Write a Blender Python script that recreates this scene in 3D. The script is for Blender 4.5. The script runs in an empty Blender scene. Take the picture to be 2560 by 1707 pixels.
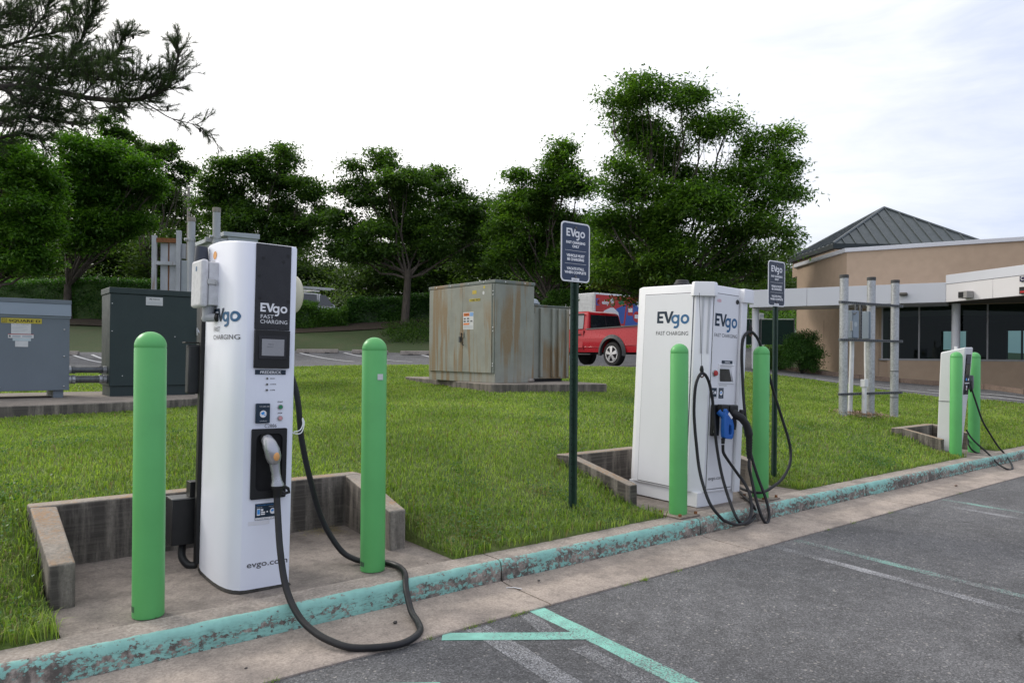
import bpy, bmesh, math, random
import numpy as np
from mathutils import Vector, Matrix, noise
from mathutils.geometry import delaunay_2d_cdt
R = math.radians
random.seed(7); rng = np.random.default_rng(7)
S = bpy.context.scene
COL = S.collection

# ---------------------------------------------------------------- camera
# world axes: X along the kerb (away to the right), Y from the parking lot towards the lawn, Z up; kerb top is z = 0
FPX, ANG, ROLL, CH, HY = 1850.0, R(51.3), 0.009, 1.268, 888.0
cam = bpy.data.cameras.new('camera'); camo = bpy.data.objects.new('camera', cam); COL.objects.link(camo)
cam.sensor_width = 36; cam.lens = 36 * FPX / 2560; cam.shift_y = (HY - 853.5) / 2560
cam.clip_start = .05; cam.clip_end = 3000
camo.matrix_world = Matrix.Translation((0, 0, CH)) @ Matrix.Rotation(ANG - math.pi / 2, 4, 'Z') @ Matrix.Rotation(R(90), 4, 'X') @ Matrix.Rotation(ROLL, 4, 'Z')
S.camera = camo

# ---------------------------------------------------------------- world and sun
SUN_EL = R(33); SUN_DIR = None
def az_vec(right, fwd):  # direction given to the right of / ahead of the viewer's bearing -> world xy
    return (fwd * math.cos(ANG) + right * math.sin(ANG), fwd * math.sin(ANG) - right * math.cos(ANG))
sx, sy = az_vec(-0.86, 0.50)
sl = math.hypot(sx, sy); sx /= sl; sy /= sl
W = bpy.data.worlds.new('World'); S.world = W; W.use_nodes = True
wn = W.node_tree.nodes; wl = W.node_tree.links; wn.clear()
wo = wn.new('ShaderNodeOutputWorld'); bg = wn.new('ShaderNodeBackground'); bg.inputs[1].default_value = 0.11
sky = wn.new('ShaderNodeTexSky'); sky.sky_type = 'NISHITA'; sky.sun_disc = False
sky.sun_elevation = SUN_EL; sky.sun_rotation = math.atan2(sx, sy); sky.air_density = 1.0; sky.dust_density = 2.0; sky.ozone_density = 1.0
tc = wn.new('ShaderNodeTexCoord'); mp = wn.new('ShaderNodeMapping'); mp.inputs['Scale'].default_value = (1.0, 1.0, 3.2)
nz = wn.new('ShaderNodeTexNoise'); nz.inputs['Scale'].default_value = 1.7; nz.inputs['Detail'].default_value = 6; nz.inputs['Roughness'].default_value = .55
rp = wn.new('ShaderNodeValToRGB'); rp.color_ramp.elements[0].position = .30; rp.color_ramp.elements[0].color = (.80,)*3 + (1,)
rp.color_ramp.elements[1].position = .62; rp.color_ramp.elements[1].color = (1, 1, 1, 1)
# cloud veil: brighter towards the hidden sun, a little bluer away from it, with soft streaks
dt = wn.new('ShaderNodeVectorMath'); dt.operation = 'DOT_PRODUCT'; dt.inputs[1].default_value = (sx * math.cos(SUN_EL), sy * math.cos(SUN_EL), math.sin(SUN_EL))
mr_ = wn.new('ShaderNodeMapRange'); mr_.inputs[1].default_value = -.25; mr_.inputs[2].default_value = .85; mr_.interpolation_type = 'SMOOTHSTEP'
n2_ = wn.new('ShaderNodeTexNoise'); n2_.inputs['Scale'].default_value = 2.6; n2_.inputs['Detail'].default_value = 7; n2_.inputs['Roughness'].default_value = .6; n2_.inputs['Distortion'].default_value = .4
mp2 = wn.new('ShaderNodeMapping'); mp2.inputs['Scale'].default_value = (.8, 1.3, 5.5); mp2.inputs['Rotation'].default_value = (.12, .10, .6)
ad_ = wn.new('ShaderNodeMath'); ad_.operation = 'MULTIPLY_ADD'; ad_.inputs[1].default_value = 1.15; ad_.use_clamp = True
sb_ = wn.new('ShaderNodeMath'); sb_.operation = 'SUBTRACT'; sb_.inputs[1].default_value = .5
cl = wn.new('ShaderNodeMix'); cl.data_type = 'RGBA'; cl.inputs[6].default_value = (6.2, 6.85, 8.5, 1); cl.inputs[7].default_value = (12.6, 12.3, 12.0, 1)
wl.new(tc.outputs['Generated'], dt.inputs[0]); wl.new(dt.outputs['Value'], mr_.inputs[0]); wl.new(tc.outputs['Generated'], mp2.inputs[0]); wl.new(mp2.outputs[0], n2_.inputs[0])
wl.new(n2_.outputs[0], sb_.inputs[0]); wl.new(sb_.outputs[0], ad_.inputs[0]); wl.new(mr_.outputs[0], ad_.inputs[2]); wl.new(ad_.outputs[0], cl.inputs[0])
mx = wn.new('ShaderNodeMix'); mx.data_type = 'RGBA'
wl.new(tc.outputs['Generated'], mp.inputs[0]); wl.new(mp.outputs[0], nz.inputs[0]); wl.new(nz.outputs[0], rp.inputs[0])
wl.new(rp.outputs[0], mx.inputs['Factor']); wl.new(sky.outputs[0], mx.inputs[6]); wl.new(cl.outputs[2], mx.inputs[7])
wl.new(mx.outputs[2], bg.inputs[0]); wl.new(bg.outputs[0], wo.inputs[0])
sun = bpy.data.lights.new('sun', 'SUN'); sun.energy = 1.5; sun.angle = R(12); sun.color = (1, .95, .87)
suno = bpy.data.objects.new('sun', sun); COL.objects.link(suno)
suno.rotation_euler = Vector((-sx * math.cos(SUN_EL), -sy * math.cos(SUN_EL), -math.sin(SUN_EL))).to_track_quat('-Z', 'Y').to_euler()
S.view_settings.view_transform = 'Standard'; S.view_settings.look = 'None'; S.view_settings.exposure = 0.15; S.view_settings.gamma = 1
S.view_settings.use_curve_mapping = False

# ---------------------------------------------------------------- surveying helpers (bearing + distance -> world)
DX, DY = math.cos(ANG), math.sin(ANG); RX, RY = DY, -DX
def ray(px, py):
    u = (px - 1280) / FPX; v = -(py - HY) / FPX
    r_ = u * math.cos(ROLL) - v * math.sin(ROLL); up = u * math.sin(ROLL) + v * math.cos(ROLL)
    return r_, up
def at(px, py, dist):
    r_, up = ray(px, py)
    return Vector((dist * (DX + r_ * RX), dist * (DY + r_ * RY), CH + dist * up))
def bear(px, dist, z=0.0):
    r_ = (px - 1280) / FPX
    return Vector((dist * (DX + r_ * RX), dist * (DY + r_ * RY), z))
def rz(right, fwd, z=0.0):
    return Vector((fwd * DX + right * RX, fwd * DY + right * RY, z))

# ---------------------------------------------------------------- material helpers
MATS = {}
class NT:
    def __init__(s, name):
        s.m = bpy.data.materials.new(name); s.m.use_nodes = True; s.t = s.m.node_tree; s.n = s.t.nodes; s.l = s.t.links
        s.b = s.n['Principled BSDF']; s.out = s.n['Material Output']
        s.tc = s.n.new('ShaderNodeTexCoord')
    def mapping(s, scale=(1, 1, 1), world=False):
        m = s.n.new('ShaderNodeMapping'); m.inputs['Scale'].default_value = scale
        if world:
            g = s.n.new('ShaderNodeNewGeometry'); s.l.new(g.outputs['Position'], m.inputs[0])
        else: s.l.new(s.tc.outputs['Object'], m.inputs[0])
        return m.outputs[0]
    def noise(s, scale, detail=4, rough=.55, vec=None, dist=0):
        n = s.n.new('ShaderNodeTexNoise'); n.inputs['Scale'].default_value = scale; n.inputs['Detail'].default_value = detail
        n.inputs['Roughness'].default_value = rough; n.inputs['Distortion'].default_value = dist
        s.l.new(vec if vec is not None else s.mapping(), n.inputs['Vector']); return n.outputs[0]
    def vor(s, scale, vec=None, feature='F1', out='Color'):
        n = s.n.new('ShaderNodeTexVoronoi'); n.inputs['Scale'].default_value = scale; n.feature = feature
        s.l.new(vec if vec is not None else s.mapping(), n.inputs['Vector']); return n.outputs[out]
    def ramp(s, fac, stops):
        r = s.n.new('ShaderNodeValToRGB'); e = r.color_ramp.elements
        while len(e) < len(stops): e.new(.5)
        for el, (p, c) in zip(e, stops):
            el.position = p; el.color = (c, c, c, 1) if isinstance(c, (int, float)) else (*c, 1)
        s.l.new(fac, r.inputs[0]); return r.outputs[0]
    def mix(s, fac, a, b, mode='MIX'):
        m = s.n.new('ShaderNodeMix'); m.data_type = 'RGBA'; m.blend_type = mode
        for i, v in ((0, fac), (6, a), (7, b)):
            if isinstance(v, (int, float)): m.inputs[i].default_value = v if i == 0 else (v, v, v, 1)
            elif isinstance(v, tuple): m.inputs[i].default_value = (*v, 1)
            else: s.l.new(v, m.inputs[i])
        return m.outputs[2]
    def math(s, op, a, b=0.0):
        m = s.n.new('ShaderNodeMath'); m.operation = op
        for i, v in ((0, a), (1, b)):
            if isinstance(v, (int, float)): m.inputs[i].default_value = v
            else: s.l.new(v, m.inputs[i])
        return m.outputs[0]
    def sep(s, vec):
        n = s.n.new('ShaderNodeSeparateXYZ'); s.l.new(vec, n.inputs[0]); return n.outputs
    def col(s, c):
        if isinstance(c, tuple): s.b.inputs['Base Color'].default_value = (*c, 1)
        else: s.l.new(c, s.b.inputs['Base Color'])
    def rough(s, c):
        if isinstance(c, (int, float)): s.b.inputs['Roughness'].default_value = c
        else: s.l.new(c, s.b.inputs['Roughness'])
    def bump(s, h, strength=.3, dist=.01):
        b = s.n.new('ShaderNodeBump'); b.inputs['Strength'].default_value = strength; b.inputs['Distance'].default_value = dist
        s.l.new(h, b.inputs['Height']); s.l.new(b.outputs[0], s.b.inputs['Normal'])

def paint(name, c, rough=.5, metal=0.0, var=.08, scale=6, spec=.38, bump=0, coat=0, dirt=0):
    if name in MATS: return MATS[name]
    t = NT(name); n = t.noise(scale, 5)
    lo = tuple(max(0, x * (1 - var)) for x in c); hi = tuple(min(1, x * (1 + var)) for x in c)
    cc = t.ramp(n, [(.3, lo), (.7, hi)])
    if dirt:
        d = t.ramp(t.noise(2.5, 8, .7), [(.52, 0.0), (.75, 1.0)])
        d = t.math('MULTIPLY', d, dirt); cc = t.mix(d, cc, tuple(x * .45 + .02 for x in c))
    t.col(cc); r2 = t.ramp(t.noise(scale * 3, 4), [(.3, max(0, rough - .06)), (.7, min(1, rough + .08))]); t.rough(r2)
    t.b.inputs['Metallic'].default_value = metal; t.b.inputs['Specular IOR Level'].default_value = spec
    if coat: t.b.inputs['Coat Weight'].default_value = coat; t.b.inputs['Coat Roughness'].default_value = .06
    if bump: t.bump(t.noise(scale * 25, 3), bump, .002)
    MATS[name] = t.m; return t.m

def m_asphalt(name, base, light, grain):
    t = NT(name); v = t.mapping(world=True)
    cell = t.vor(grain, v); f = t.sep(cell)[0]
    cell2 = t.sep(t.vor(grain * .62, v))[1]
    c = t.ramp(f, [(0, tuple(x * .55 for x in base)), (.5, base), (.9, tuple(x * 1.45 for x in base)), (1, tuple(x * 2.1 for x in base))])
    stone = t.ramp(cell2, [(.982, 0.0), (.986, .8)])
    c = t.mix(stone, c, light)
    big = t.ramp(t.noise(.9, 5, .6, v), [(.3, .72), (.7, 1.22)])
    mid = t.ramp(t.noise(7, 5, .65, v), [(.3, .78), (.7, 1.2)])
    c = t.mix(1.0, c, big, 'MULTIPLY'); c = t.mix(1.0, c, mid, 'MULTIPLY')
    w = t.mix(.55, v, t.noise(3, 4, .6, v)) if False else v
    cr = t.n.new('ShaderNodeTexVoronoi'); cr.feature = 'DISTANCE_TO_EDGE'; cr.inputs['Scale'].default_value = .42
    ns = t.n.new('ShaderNodeTexNoise'); ns.inputs['Scale'].default_value = 2.3; ns.inputs['Detail'].default_value = 6; t.l.new(v, ns.inputs['Vector'])
    va = t.n.new('ShaderNodeVectorMath'); va.operation = 'MULTIPLY_ADD'; t.l.new(ns.outputs['Color'], va.inputs[0]); va.inputs[1].default_value = (.55, .55, .55); t.l.new(v, va.inputs[2])
    t.l.new(va.outputs[0], cr.inputs['Vector'])
    ck = t.ramp(cr.outputs['Distance'], [(0.0, 1.0), (.0045, 0.0)])
    ck = t.math('MULTIPLY', ck, t.ramp(t.noise(.8, 2, .5, v), [(.52, 0.0), (.6, 1.0)]))
    c = t.mix(ck, c, (.018, .017, .016)); t.col(c); t.rough(.86)
    h = t.mix(.5, f, t.noise(grain * .8, 3, .6, v)); t.bump(h, .75, .006)
    MATS[name] = t.m; return t.m

def m_concrete(name, base, dark, stain=.5, grain=60, lichen=None, drip=False, joints=False, bumpy=.5):
    t = NT(name); v = t.mapping(world=True)
    n1 = t.noise(2.6, 8, .68, v); n2 = t.noise(grain, 4, .7, v); n3 = t.noise(14, 6, .65, v)
    c = t.ramp(n2, [(.28, tuple(x * .68 for x in base)), (.5, base), (.76, tuple(min(1, x * 1.32) for x in base))])
    vo = t.sep(t.vor(170, v))[0]; c = t.mix(t.ramp(vo, [(.8, 0.0), (1, .38)]), c, tuple(x * .42 for x in base))
    s1 = t.math('MULTIPLY', t.ramp(n1, [(.42, 0.0), (.66, 1.0)]), stain); c = t.mix(s1, c, dark)
    s2 = t.math('MULTIPLY', t.ramp(n3, [(.5, 0.0), (.72, 1.0)]), stain * .8); c = t.mix(s2, c, dark)
    if drip:
        vd = t.mapping((7, 7, .7), True); nd = t.noise(1.5, 6, .65, vd)
        g = t.n.new('ShaderNodeNewGeometry'); nz_ = t.sep(g.outputs['Normal'])[2]; side = t.ramp(nz_, [(.3, 1.0), (.7, 0.0)])
        c = t.mix(t.math('MULTIPLY', t.math('MULTIPLY', t.ramp(nd, [(.34, 0.0), (.56, 1.0)]), .95), side), c, dark)
        vh = t.mapping((.6, .6, 34), True); nh = t.noise(1.6, 3, .6, vh)
        c = t.mix(t.math('MULTIPLY', t.ramp(nh, [(.45, 0.0), (.7, .5)]), side), c, tuple(x * .6 for x in base))
    if lichen:
        g = t.n.new('ShaderNodeNewGeometry'); up = t.ramp(t.sep(g.outputs['Normal'])[2], [(.5, 0.0), (.85, 1.0)])
        nl = t.ramp(t.noise(38, 5, .75, v), [(.44, 0.0), (.6, 1.0)]); nl2 = t.ramp(t.noise(3, 3, .6, v), [(.38, 0.0), (.6, 1.0)])
        c = t.mix(t.math('MULTIPLY', t.math('MULTIPLY', nl, nl2), up), c, lichen)
    t.col(c); t.rough(.9); t.bump(t.mix(.5, n2, n3), bumpy, .006); MATS[name] = t.m; return t.m

def m_kerbpaint():
    t = NT('kerb_concrete_painted'); v = t.mapping(world=True); x, y, z = t.sep(v)
    conc = t.ramp(t.noise(55, 4, .7, v), [(.28, (.22, .185, .155)), (.5, (.34, .29, .25)), (.75, (.52, .47, .41))])
    conc = t.mix(t.ramp(t.noise(4, 7, .7, v), [(.42, 0.0), (.7, .7)]), conc, (.10, .088, .08))
    grime = t.ramp(t.noise(16, 7, .75, t.mapping((1, 1, .8), True)), [(.40, 0.0), (.56, 1.0)])
    low = t.ramp(z, [(0.0, 1.0), (1.0, 0.0)])
    mr = t.n.new('ShaderNodeMapRange'); mr.inputs[1].default_value = -.13; mr.inputs[2].default_value = -.005; t.l.new(z, mr.inputs[0])
    hgt = mr.outputs[0]                                        # 0 at the gutter, 1 at the rounded top
    face = t.ramp(y, [(0.0, 1.0), (1.0, 1.0)])
    md = t.n.new('ShaderNodeMapRange'); md.inputs[1].default_value = 3.628; md.inputs[2].default_value = 3.648; t.l.new(y, md.inputs[0])
    edge = t.math('ADD', md.outputs[0], t.math('MULTIPLY', t.math('SUBTRACT', t.noise(9, 5, .7, v), .5), 1.6))
    onface = t.ramp(edge, [(.35, 1.0), (.55, 0.0)])
    chip = t.noise(42, 8, .74, t.mapping((.7, 1, 1.1), True)); chipb = t.noise(1.6, 5, .65, v)
    mw = t.n.new('ShaderNodeMapRange'); mw.inputs[1].default_value = 2.0; mw.inputs[2].default_value = 5.0; mw.inputs[3].default_value = 0.0; mw.inputs[4].default_value = .075; t.l.new(x, mw.inputs[0])
    lowwear = t.ramp(hgt, [(.0, .10), (.22, .04), (.38, .13), (.62, .05), (.8, -.08), (1, -.10)])
    w = t.math('ADD', t.math('ADD', chip, t.math('MULTIPLY', t.math('SUBTRACT', chipb, .5), .55)), t.math('ADD', lowwear, mw.outputs[0]))
    keep = t.ramp(w, [(.588, 1.0), (.61, 0.0)])
    p = t.ramp(t.noise(5, 6, .7, v), [(.3, (.19, .40, .35)), (.6, (.27, .545, .475)), (.8, (.33, .61, .55))])
    p = t.mix(t.math('MULTIPLY', t.ramp(t.noise(60, 5, .7, t.mapping((.4, 1, 1.4), True)), [(.48, 0.0), (.66, .75)]), t.ramp(hgt, [(.0, .25), (.2, .8), (.6, 1.0), (.82, .12)])), p, (.085, .125, .11))
    dark = t.math('MULTIPLY', t.math('MULTIPLY', grime, t.ramp(hgt, [(0.0, .8), (.75, .75), (1.0, .12)])), t.ramp(y, [(0, 1.0), (1, 1.0)]))
    cface = t.mix(dark, conc, (.055, .05, .045))
    m = t.math('MULTIPLY', keep, onface)
    c = t.mix(onface, conc, cface); c = t.mix(m, c, p); t.col(c); t.rough(t.ramp(m, [(0, .92), (1, .62)]))
    t.bump(t.mix(.6, t.noise(55, 4, .7, v), m), .5, .004); MATS['kerbpaint'] = t.m; return t.m

def m_linepaint(name, c, wear):
    """worn road paint: the worn spots show the asphalt colour through"""
    t = NT(name); v = t.mapping(world=True)
    f = t.sep(t.vor(170, v))[0]; w = t.math('ADD', t.math('MULTIPLY', t.noise(95, 7, .78, v), .75), t.math('MULTIPLY', t.noise(2.2, 4, .6, v), .35))
    keep = t.ramp(t.math('ADD', w, t.math('MULTIPLY', f, .08)), [(wear, 1.0), (wear + .035, 0.0)])
    asp = t.ramp(f, [(0, (.04, .04, .042)), (.6, (.10, .10, .105)), (1, (.3, .3, .3))])
    pc = t.mix(1.0, c, t.ramp(t.noise(12, 4, .6, v), [(.3, .78), (.7, 1.12)]), 'MULTIPLY')
    t.col(t.mix(keep, asp, pc)); t.rough(.75); t.bump(f, .4, .004); MATS[name] = t.m; return t.m

def m_leaf(name, dark, mid, light, trans=.35, worldscale=.45, rough=.45):
    t = NT(name); v = t.mapping(world=True)
    g = t.n.new('ShaderNodeNewGeometry'); ri = g.outputs['Random Per Island']
    big = t.noise(worldscale, 3, .5, v)
    f = t.math('ADD', t.math('MULTIPLY', ri, .5), t.math('MULTIPLY', big, .7))
    c = t.ramp(f, [(.28, dark), (.6, mid), (.92, light)])
    t.col(c); t.rough(rough); t.b.inputs['Specular IOR Level'].default_value = .35
    tr = t.n.new('ShaderNodeBsdfTranslucent'); c2 = t.mix(1.0, c, (1.5, 1.75, .55), 'MULTIPLY'); t.l.new(c2, tr.inputs[0])
    ms = t.n.new('ShaderNodeMixShader'); ms.inputs[0].default_value = trans
    t.l.new(t.b.outputs[0], ms.inputs[1]); t.l.new(tr.outputs[0], ms.inputs[2]); t.l.new(ms.outputs[0], t.out.inputs[0])
    MATS[name] = t.m; return t.m

def m_grassbase(name, a, b, c3, dead):
    t = NT(name); v = t.mapping(world=True)
    n = t.noise(18, 8, .75, v); c = t.ramp(n, [(.3, a), (.5, b), (.72, c3)])
    c = t.mix(t.ramp(t.noise(1.1, 5, .6, v), [(.5, 0.0), (.75, .5)]), c, dead); t.col(c); t.rough(.95); t.bump(n, .8, .03)
    MATS[name] = t.m; return t.m

def m_rusty(name, base, rust, amt, vscale=(9, 9, .55)):
    """weathered equipment paint with brown runs down its faces"""
    t = NT(name); v = t.mapping(vscale); n = t.noise(.75, 6, .62, v, .3); n2 = t.noise(3, 5, .6); n3 = t.noise(40, 4, .7)
    c = t.ramp(n2, [(.3, tuple(x * .84 for x in base)), (.7, tuple(x * 1.1 for x in base))])
    run = t.math('MULTIPLY', t.ramp(n, [(amt, 0.0), (amt + .06, 1.0)]), t.ramp(t.noise(.9, 3, .5), [(.38, 0.0), (.52, 1.0)]))
    run = t.math('MULTIPLY', run, t.ramp(n3, [(.25, .65), (.6, 1.0)]))
    c = t.mix(run, c, rust); t.col(c); t.rough(.62); t.bump(n3, .08, .002); MATS[name] = t.m; return t.m

def m_galv(name, base):
    t = NT(name); f = t.sep(t.vor(55))[0]; c = t.ramp(f, [(0, tuple(x * .72 for x in base)), (1, tuple(x * 1.2 for x in base))])
    c = t.mix(t.ramp(t.noise(5, 7, .7, t.mapping((2, 2, .6))), [(.42, 0.0), (.72, .7)]), c, tuple(min(1, x * 1.35) for x in base))
    t.col(c); t.b.inputs['Metallic'].default_value = .55; t.rough(t.ramp(f, [(0, .38), (1, .55)])); MATS[name] = t.m; return t.m

def m_bark(name, a, b):
    t = NT(name); v = t.mapping((1, 1, .25)); n = t.noise(14, 6, .7, v); t.col(t.ramp(n, [(.3, a), (.7, b)])); t.rough(.9); t.bump(n, .8, .02); MATS[name] = t.m; return t.m

asphalt = m_asphalt('asphalt_coarse', (.108, .107, .110), (.33, .31, .29), 150)
asphalt_far = m_asphalt('asphalt_back_lot', (.115, .115, .12), (.25, .25, .25), 60)
conc_gutter = m_concrete('gutter_concrete', (.42, .35, .295), (.085, .075, .068), .5, 75)
conc_pad = m_concrete('pad_concrete', (.265, .225, .195), (.075, .063, .055), .72, 70)
conc_wall = m_concrete('pit_wall_concrete', (.33, .29, .245), (.055, .048, .042), .32, 60, lichen=(.36, .21, .10), drip=True)
conc_slab = m_concrete('slab_concrete', (.29, .25, .21), (.07, .062, .055), .5, 60, drip=True)
conc_kerb2 = m_concrete('far_kerb_concrete', (.30, .27, .24), (.12, .10, .09), .5, 30)
kerb_brown = m_concrete('brown_kerb', (.24, .175, .135), (.10, .07, .055), .5, 30)
kerbpaint = m_kerbpaint()
teal_line = m_linepaint('teal_line_paint', (.245, .56, .46), .635)
teal_worn = m_linepaint('teal_line_worn', (.23, .49, .41), .545)
grey_line = m_linepaint('faded_white_line', (.40, .40, .42), .53)
white_line = m_linepaint('white_line_far', (.62, .62, .62), .75)
bollard_green = paint('bollard_green', (.115, .43, .13), .42, var=.06, scale=3, dirt=.22)
ch_white = paint('charger_white', (.78, .80, .88), .40, var=.025, scale=2, coat=.1, dirt=.05)
ch_white2 = paint('charger_white_warm', (.77, .775, .80), .42, var=.02, scale=2, dirt=.05)
ch_dark = paint('charger_black_panel', (.018, .018, .022), .28, var=.1)
black_plastic = paint('black_plastic', (.012, .012, .013), .45, var=.2)
black_matt = paint('black_matt', (.006, .006, .007), .8, var=.2)
rubber = paint('cable_rubber', (.014, .014, .016), .48, var=.25, scale=12, dirt=.3)
navy = paint('navy_print', (.014, .030, .052), .45, var=.05)
navy_sign = paint('sign_navy', (.030, .048, .095), .35, var=.06, scale=2)
logo_dark = paint('logo_navy', (.006, .022, .045), .5)
logo_blue = paint('logo_blue', (.035, .13, .27), .5)
white_print = paint('white_print', (.80, .80, .82), .5, var=.01)
grey_print = paint('grey_print', (.10, .10, .11), .5)
blue_print = paint('blue_print', (.05, .30, .72), .4)
orange_st = paint('orange_sticker', (.72, .36, .13), .6, var=.06)
cream = paint('cream_plastic', (.62, .59, .44), .4, var=.03)
box_white = paint('weathered_white_box', (.60, .60, .62), .7, var=.12, scale=30, bump=.1)
grey_pvc = paint('grey_pvc', (.36, .37, .39), .5)
antenna_mat = paint('antenna_grey', (.035, .042, .06), .45)
silver = paint('silver_plastic', (.42, .42, .45), .3, metal=.6, var=.04)
steel = paint('steel', (.45, .45, .44), .35, metal=.9)
screen_grey = paint('lcd_grey', (.30, .30, .315), .25, var=.05)
red_btn = paint('red_button', (.42, .03, .03), .35)
green_btn = paint('green_button', (.03, .22, .10), .35)
pink_btn = paint('pink_button', (.62, .30, .32), .35)
pink_print = paint('pink_print', (.72, .42, .46), .5)
blue_plug = paint('blue_connector', (.018, .115, .42), .38, var=.06)
grey_eq = paint('equipment_grey', (.150, .178, .205), .5, var=.05, scale=2)
grey_eq_lt = paint('equipment_grey_lid', (.24, .285, .335), .45, var=.04, scale=2)
green_eq = paint('cabinet_green', (.026, .042, .042), .5, var=.06, scale=2)
label_white = paint('label_white', (.62, .62, .62), .5)
label_yellow = paint('label_yellow', (.52, .42, .05), .5)
label_orange = paint('label_orange', (.72, .20, .05), .5)
rust = paint('rusty_steel', (.20, .085, .035), .85, var=.35, scale=30)
pale_metal = m_rusty('pale_weathered_metal', (.42, .44, .47), (.20, .12, .07), .56)
grey_light = paint('light_grey_enclosure', (.40, .44, .47), .5, var=.04)
dark_recess = paint('dark_recess', (.05, .055, .06), .6)
trf_paint = m_rusty('transformer_paint', (.275, .28, .24), (.24, .165, .085), .50)
trf_edge = m_rusty('transformer_trim', (.16, .18, .165), (.25, .165, .08), .47)
galv = m_galv('galvanised_steel', (.40, .41, .42))
galv_dark = m_galv('galvanised_dark', (.12, .125, .13))
pvc_white = paint('white_pvc', (.66, .66, .67), .5, dirt=.3)
post_green = paint('post_green', (.018, .045, .028), .4, var=.3, scale=25, dirt=.4)
post_dark = paint('post_recess', (.006, .012, .009), .5)
stucco = paint('tan_stucco', (.46, .345, .255), .9, var=.05, scale=4, bump=.4)
fascia_white = paint('fascia_white', (.62, .63, .68), .45, var=.02, scale=1)
fascia_cream = paint('fascia_warm_white', (.70, .68, .69), .45, var=.02, scale=1)
roof_metal = paint('roof_grey_green', (.070, .085, .088), .38, metal=.25, var=.05, scale=2)
roof_trim = paint('roof_trim_grey', (.095, .11, .115), .4, metal=.2)
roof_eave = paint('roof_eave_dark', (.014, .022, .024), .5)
def m_glass():
    t = NT('window_glass'); tr = t.n.new('ShaderNodeBsdfTransparent'); tr.inputs[0].default_value = (.13, .22, .20, 1); gl = t.n.new('ShaderNodeBsdfGlossy'); gl.inputs['Roughness'].default_value = .02; gl.inputs[0].default_value = (.55, .62, .62, 1)
    fr = t.n.new('ShaderNodeFresnel'); fr.inputs[0].default_value = 1.36; ms = t.n.new('ShaderNodeMixShader'); t.l.new(fr.outputs[0], ms.inputs[0]); t.l.new(tr.outputs[0], ms.inputs[1]); t.l.new(gl.outputs[0], ms.inputs[2]); t.l.new(ms.outputs[0], t.out.inputs[0]); return t.m
glass_dark = m_glass()
mullion = paint('window_frame_grey', (.34, .34, .36), .45)
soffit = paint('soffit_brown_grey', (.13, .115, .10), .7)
red_paint = paint('red_car_paint', (.40, .005, .014), .3, var=.03, coat=.5, spec=.25)
tyre = paint('tyre_rubber', (.015, .015, .015), .75)
chrome = paint('alloy_silver', (.55, .55, .56), .22, metal=.95)
flare = paint('fender_flare', (.045, .047, .05), .6)
tint = paint('tinted_glass', (.012, .016, .022), .05, spec=.9)
clear_glass = paint('pale_side_glass', (.20, .21, .22), .08, spec=.8)
truck_white = paint('truck_white', (.80, .81, .84), .5)
ad_red = paint('advert_red', (.55, .035, .035), .5)
ad_blue = paint('advert_blue', (.05, .12, .42), .5)
skin = paint('printed_skin', (.42, .22, .15), .6)
windscreen = paint('fence_windscreen_green', (.010, .035, .028), .8, var=.2, scale=1)
lawn_base = m_grassbase('lawn_soil_and_thatch', (.055, .085, .016), (.10, .155, .028), (.16, .22, .045), (.20, .18, .07))
bank_base = m_grassbase('bank_grass', (.022, .038, .010), (.042, .068, .018), (.075, .10, .028), (.09, .07, .035))
mulch = m_grassbase('mulch_bed', (.018, .012, .008), (.045, .030, .020), (.10, .065, .04), (.03, .04, .012))
grass_blade = m_leaf('grass_blades', (.080, .135, .026), (.185, .265, .052), (.36, .43, .125), .40, .9, .5)
leaf_bright = m_leaf('leaves_bright_green', (.028, .075, .012), (.062, .145, .020), (.13, .24, .035), .45)
leaf_mid = m_leaf('leaves_mid_green', (.028, .066, .015), (.066, .135, .024), (.14, .235, .04), .47)
leaf_dark = m_leaf('leaves_dark_green', (.024, .054, .016), (.054, .108, .026), (.105, .18, .04), .45)
leaf_far = m_leaf('leaves_far_wood', (.028, .055, .020), (.065, .112, .034), (.13, .185, .055), .40, .18)
leaf_hedge = m_leaf('leaves_hedge', (.016, .050, .010), (.036, .105, .016), (.085, .185, .028), .35, .9)
needle_mat = m_leaf('pine_needles', (.016, .034, .013), (.034, .062, .02), (.065, .10, .028), .3, 1.2)
bark = m_bark('bark_grey', (.035, .028, .022), (.11, .09, .072))
bark_dark = m_bark('bark_dark', (.012, .010, .008), (.045, .036, .028))

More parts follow.
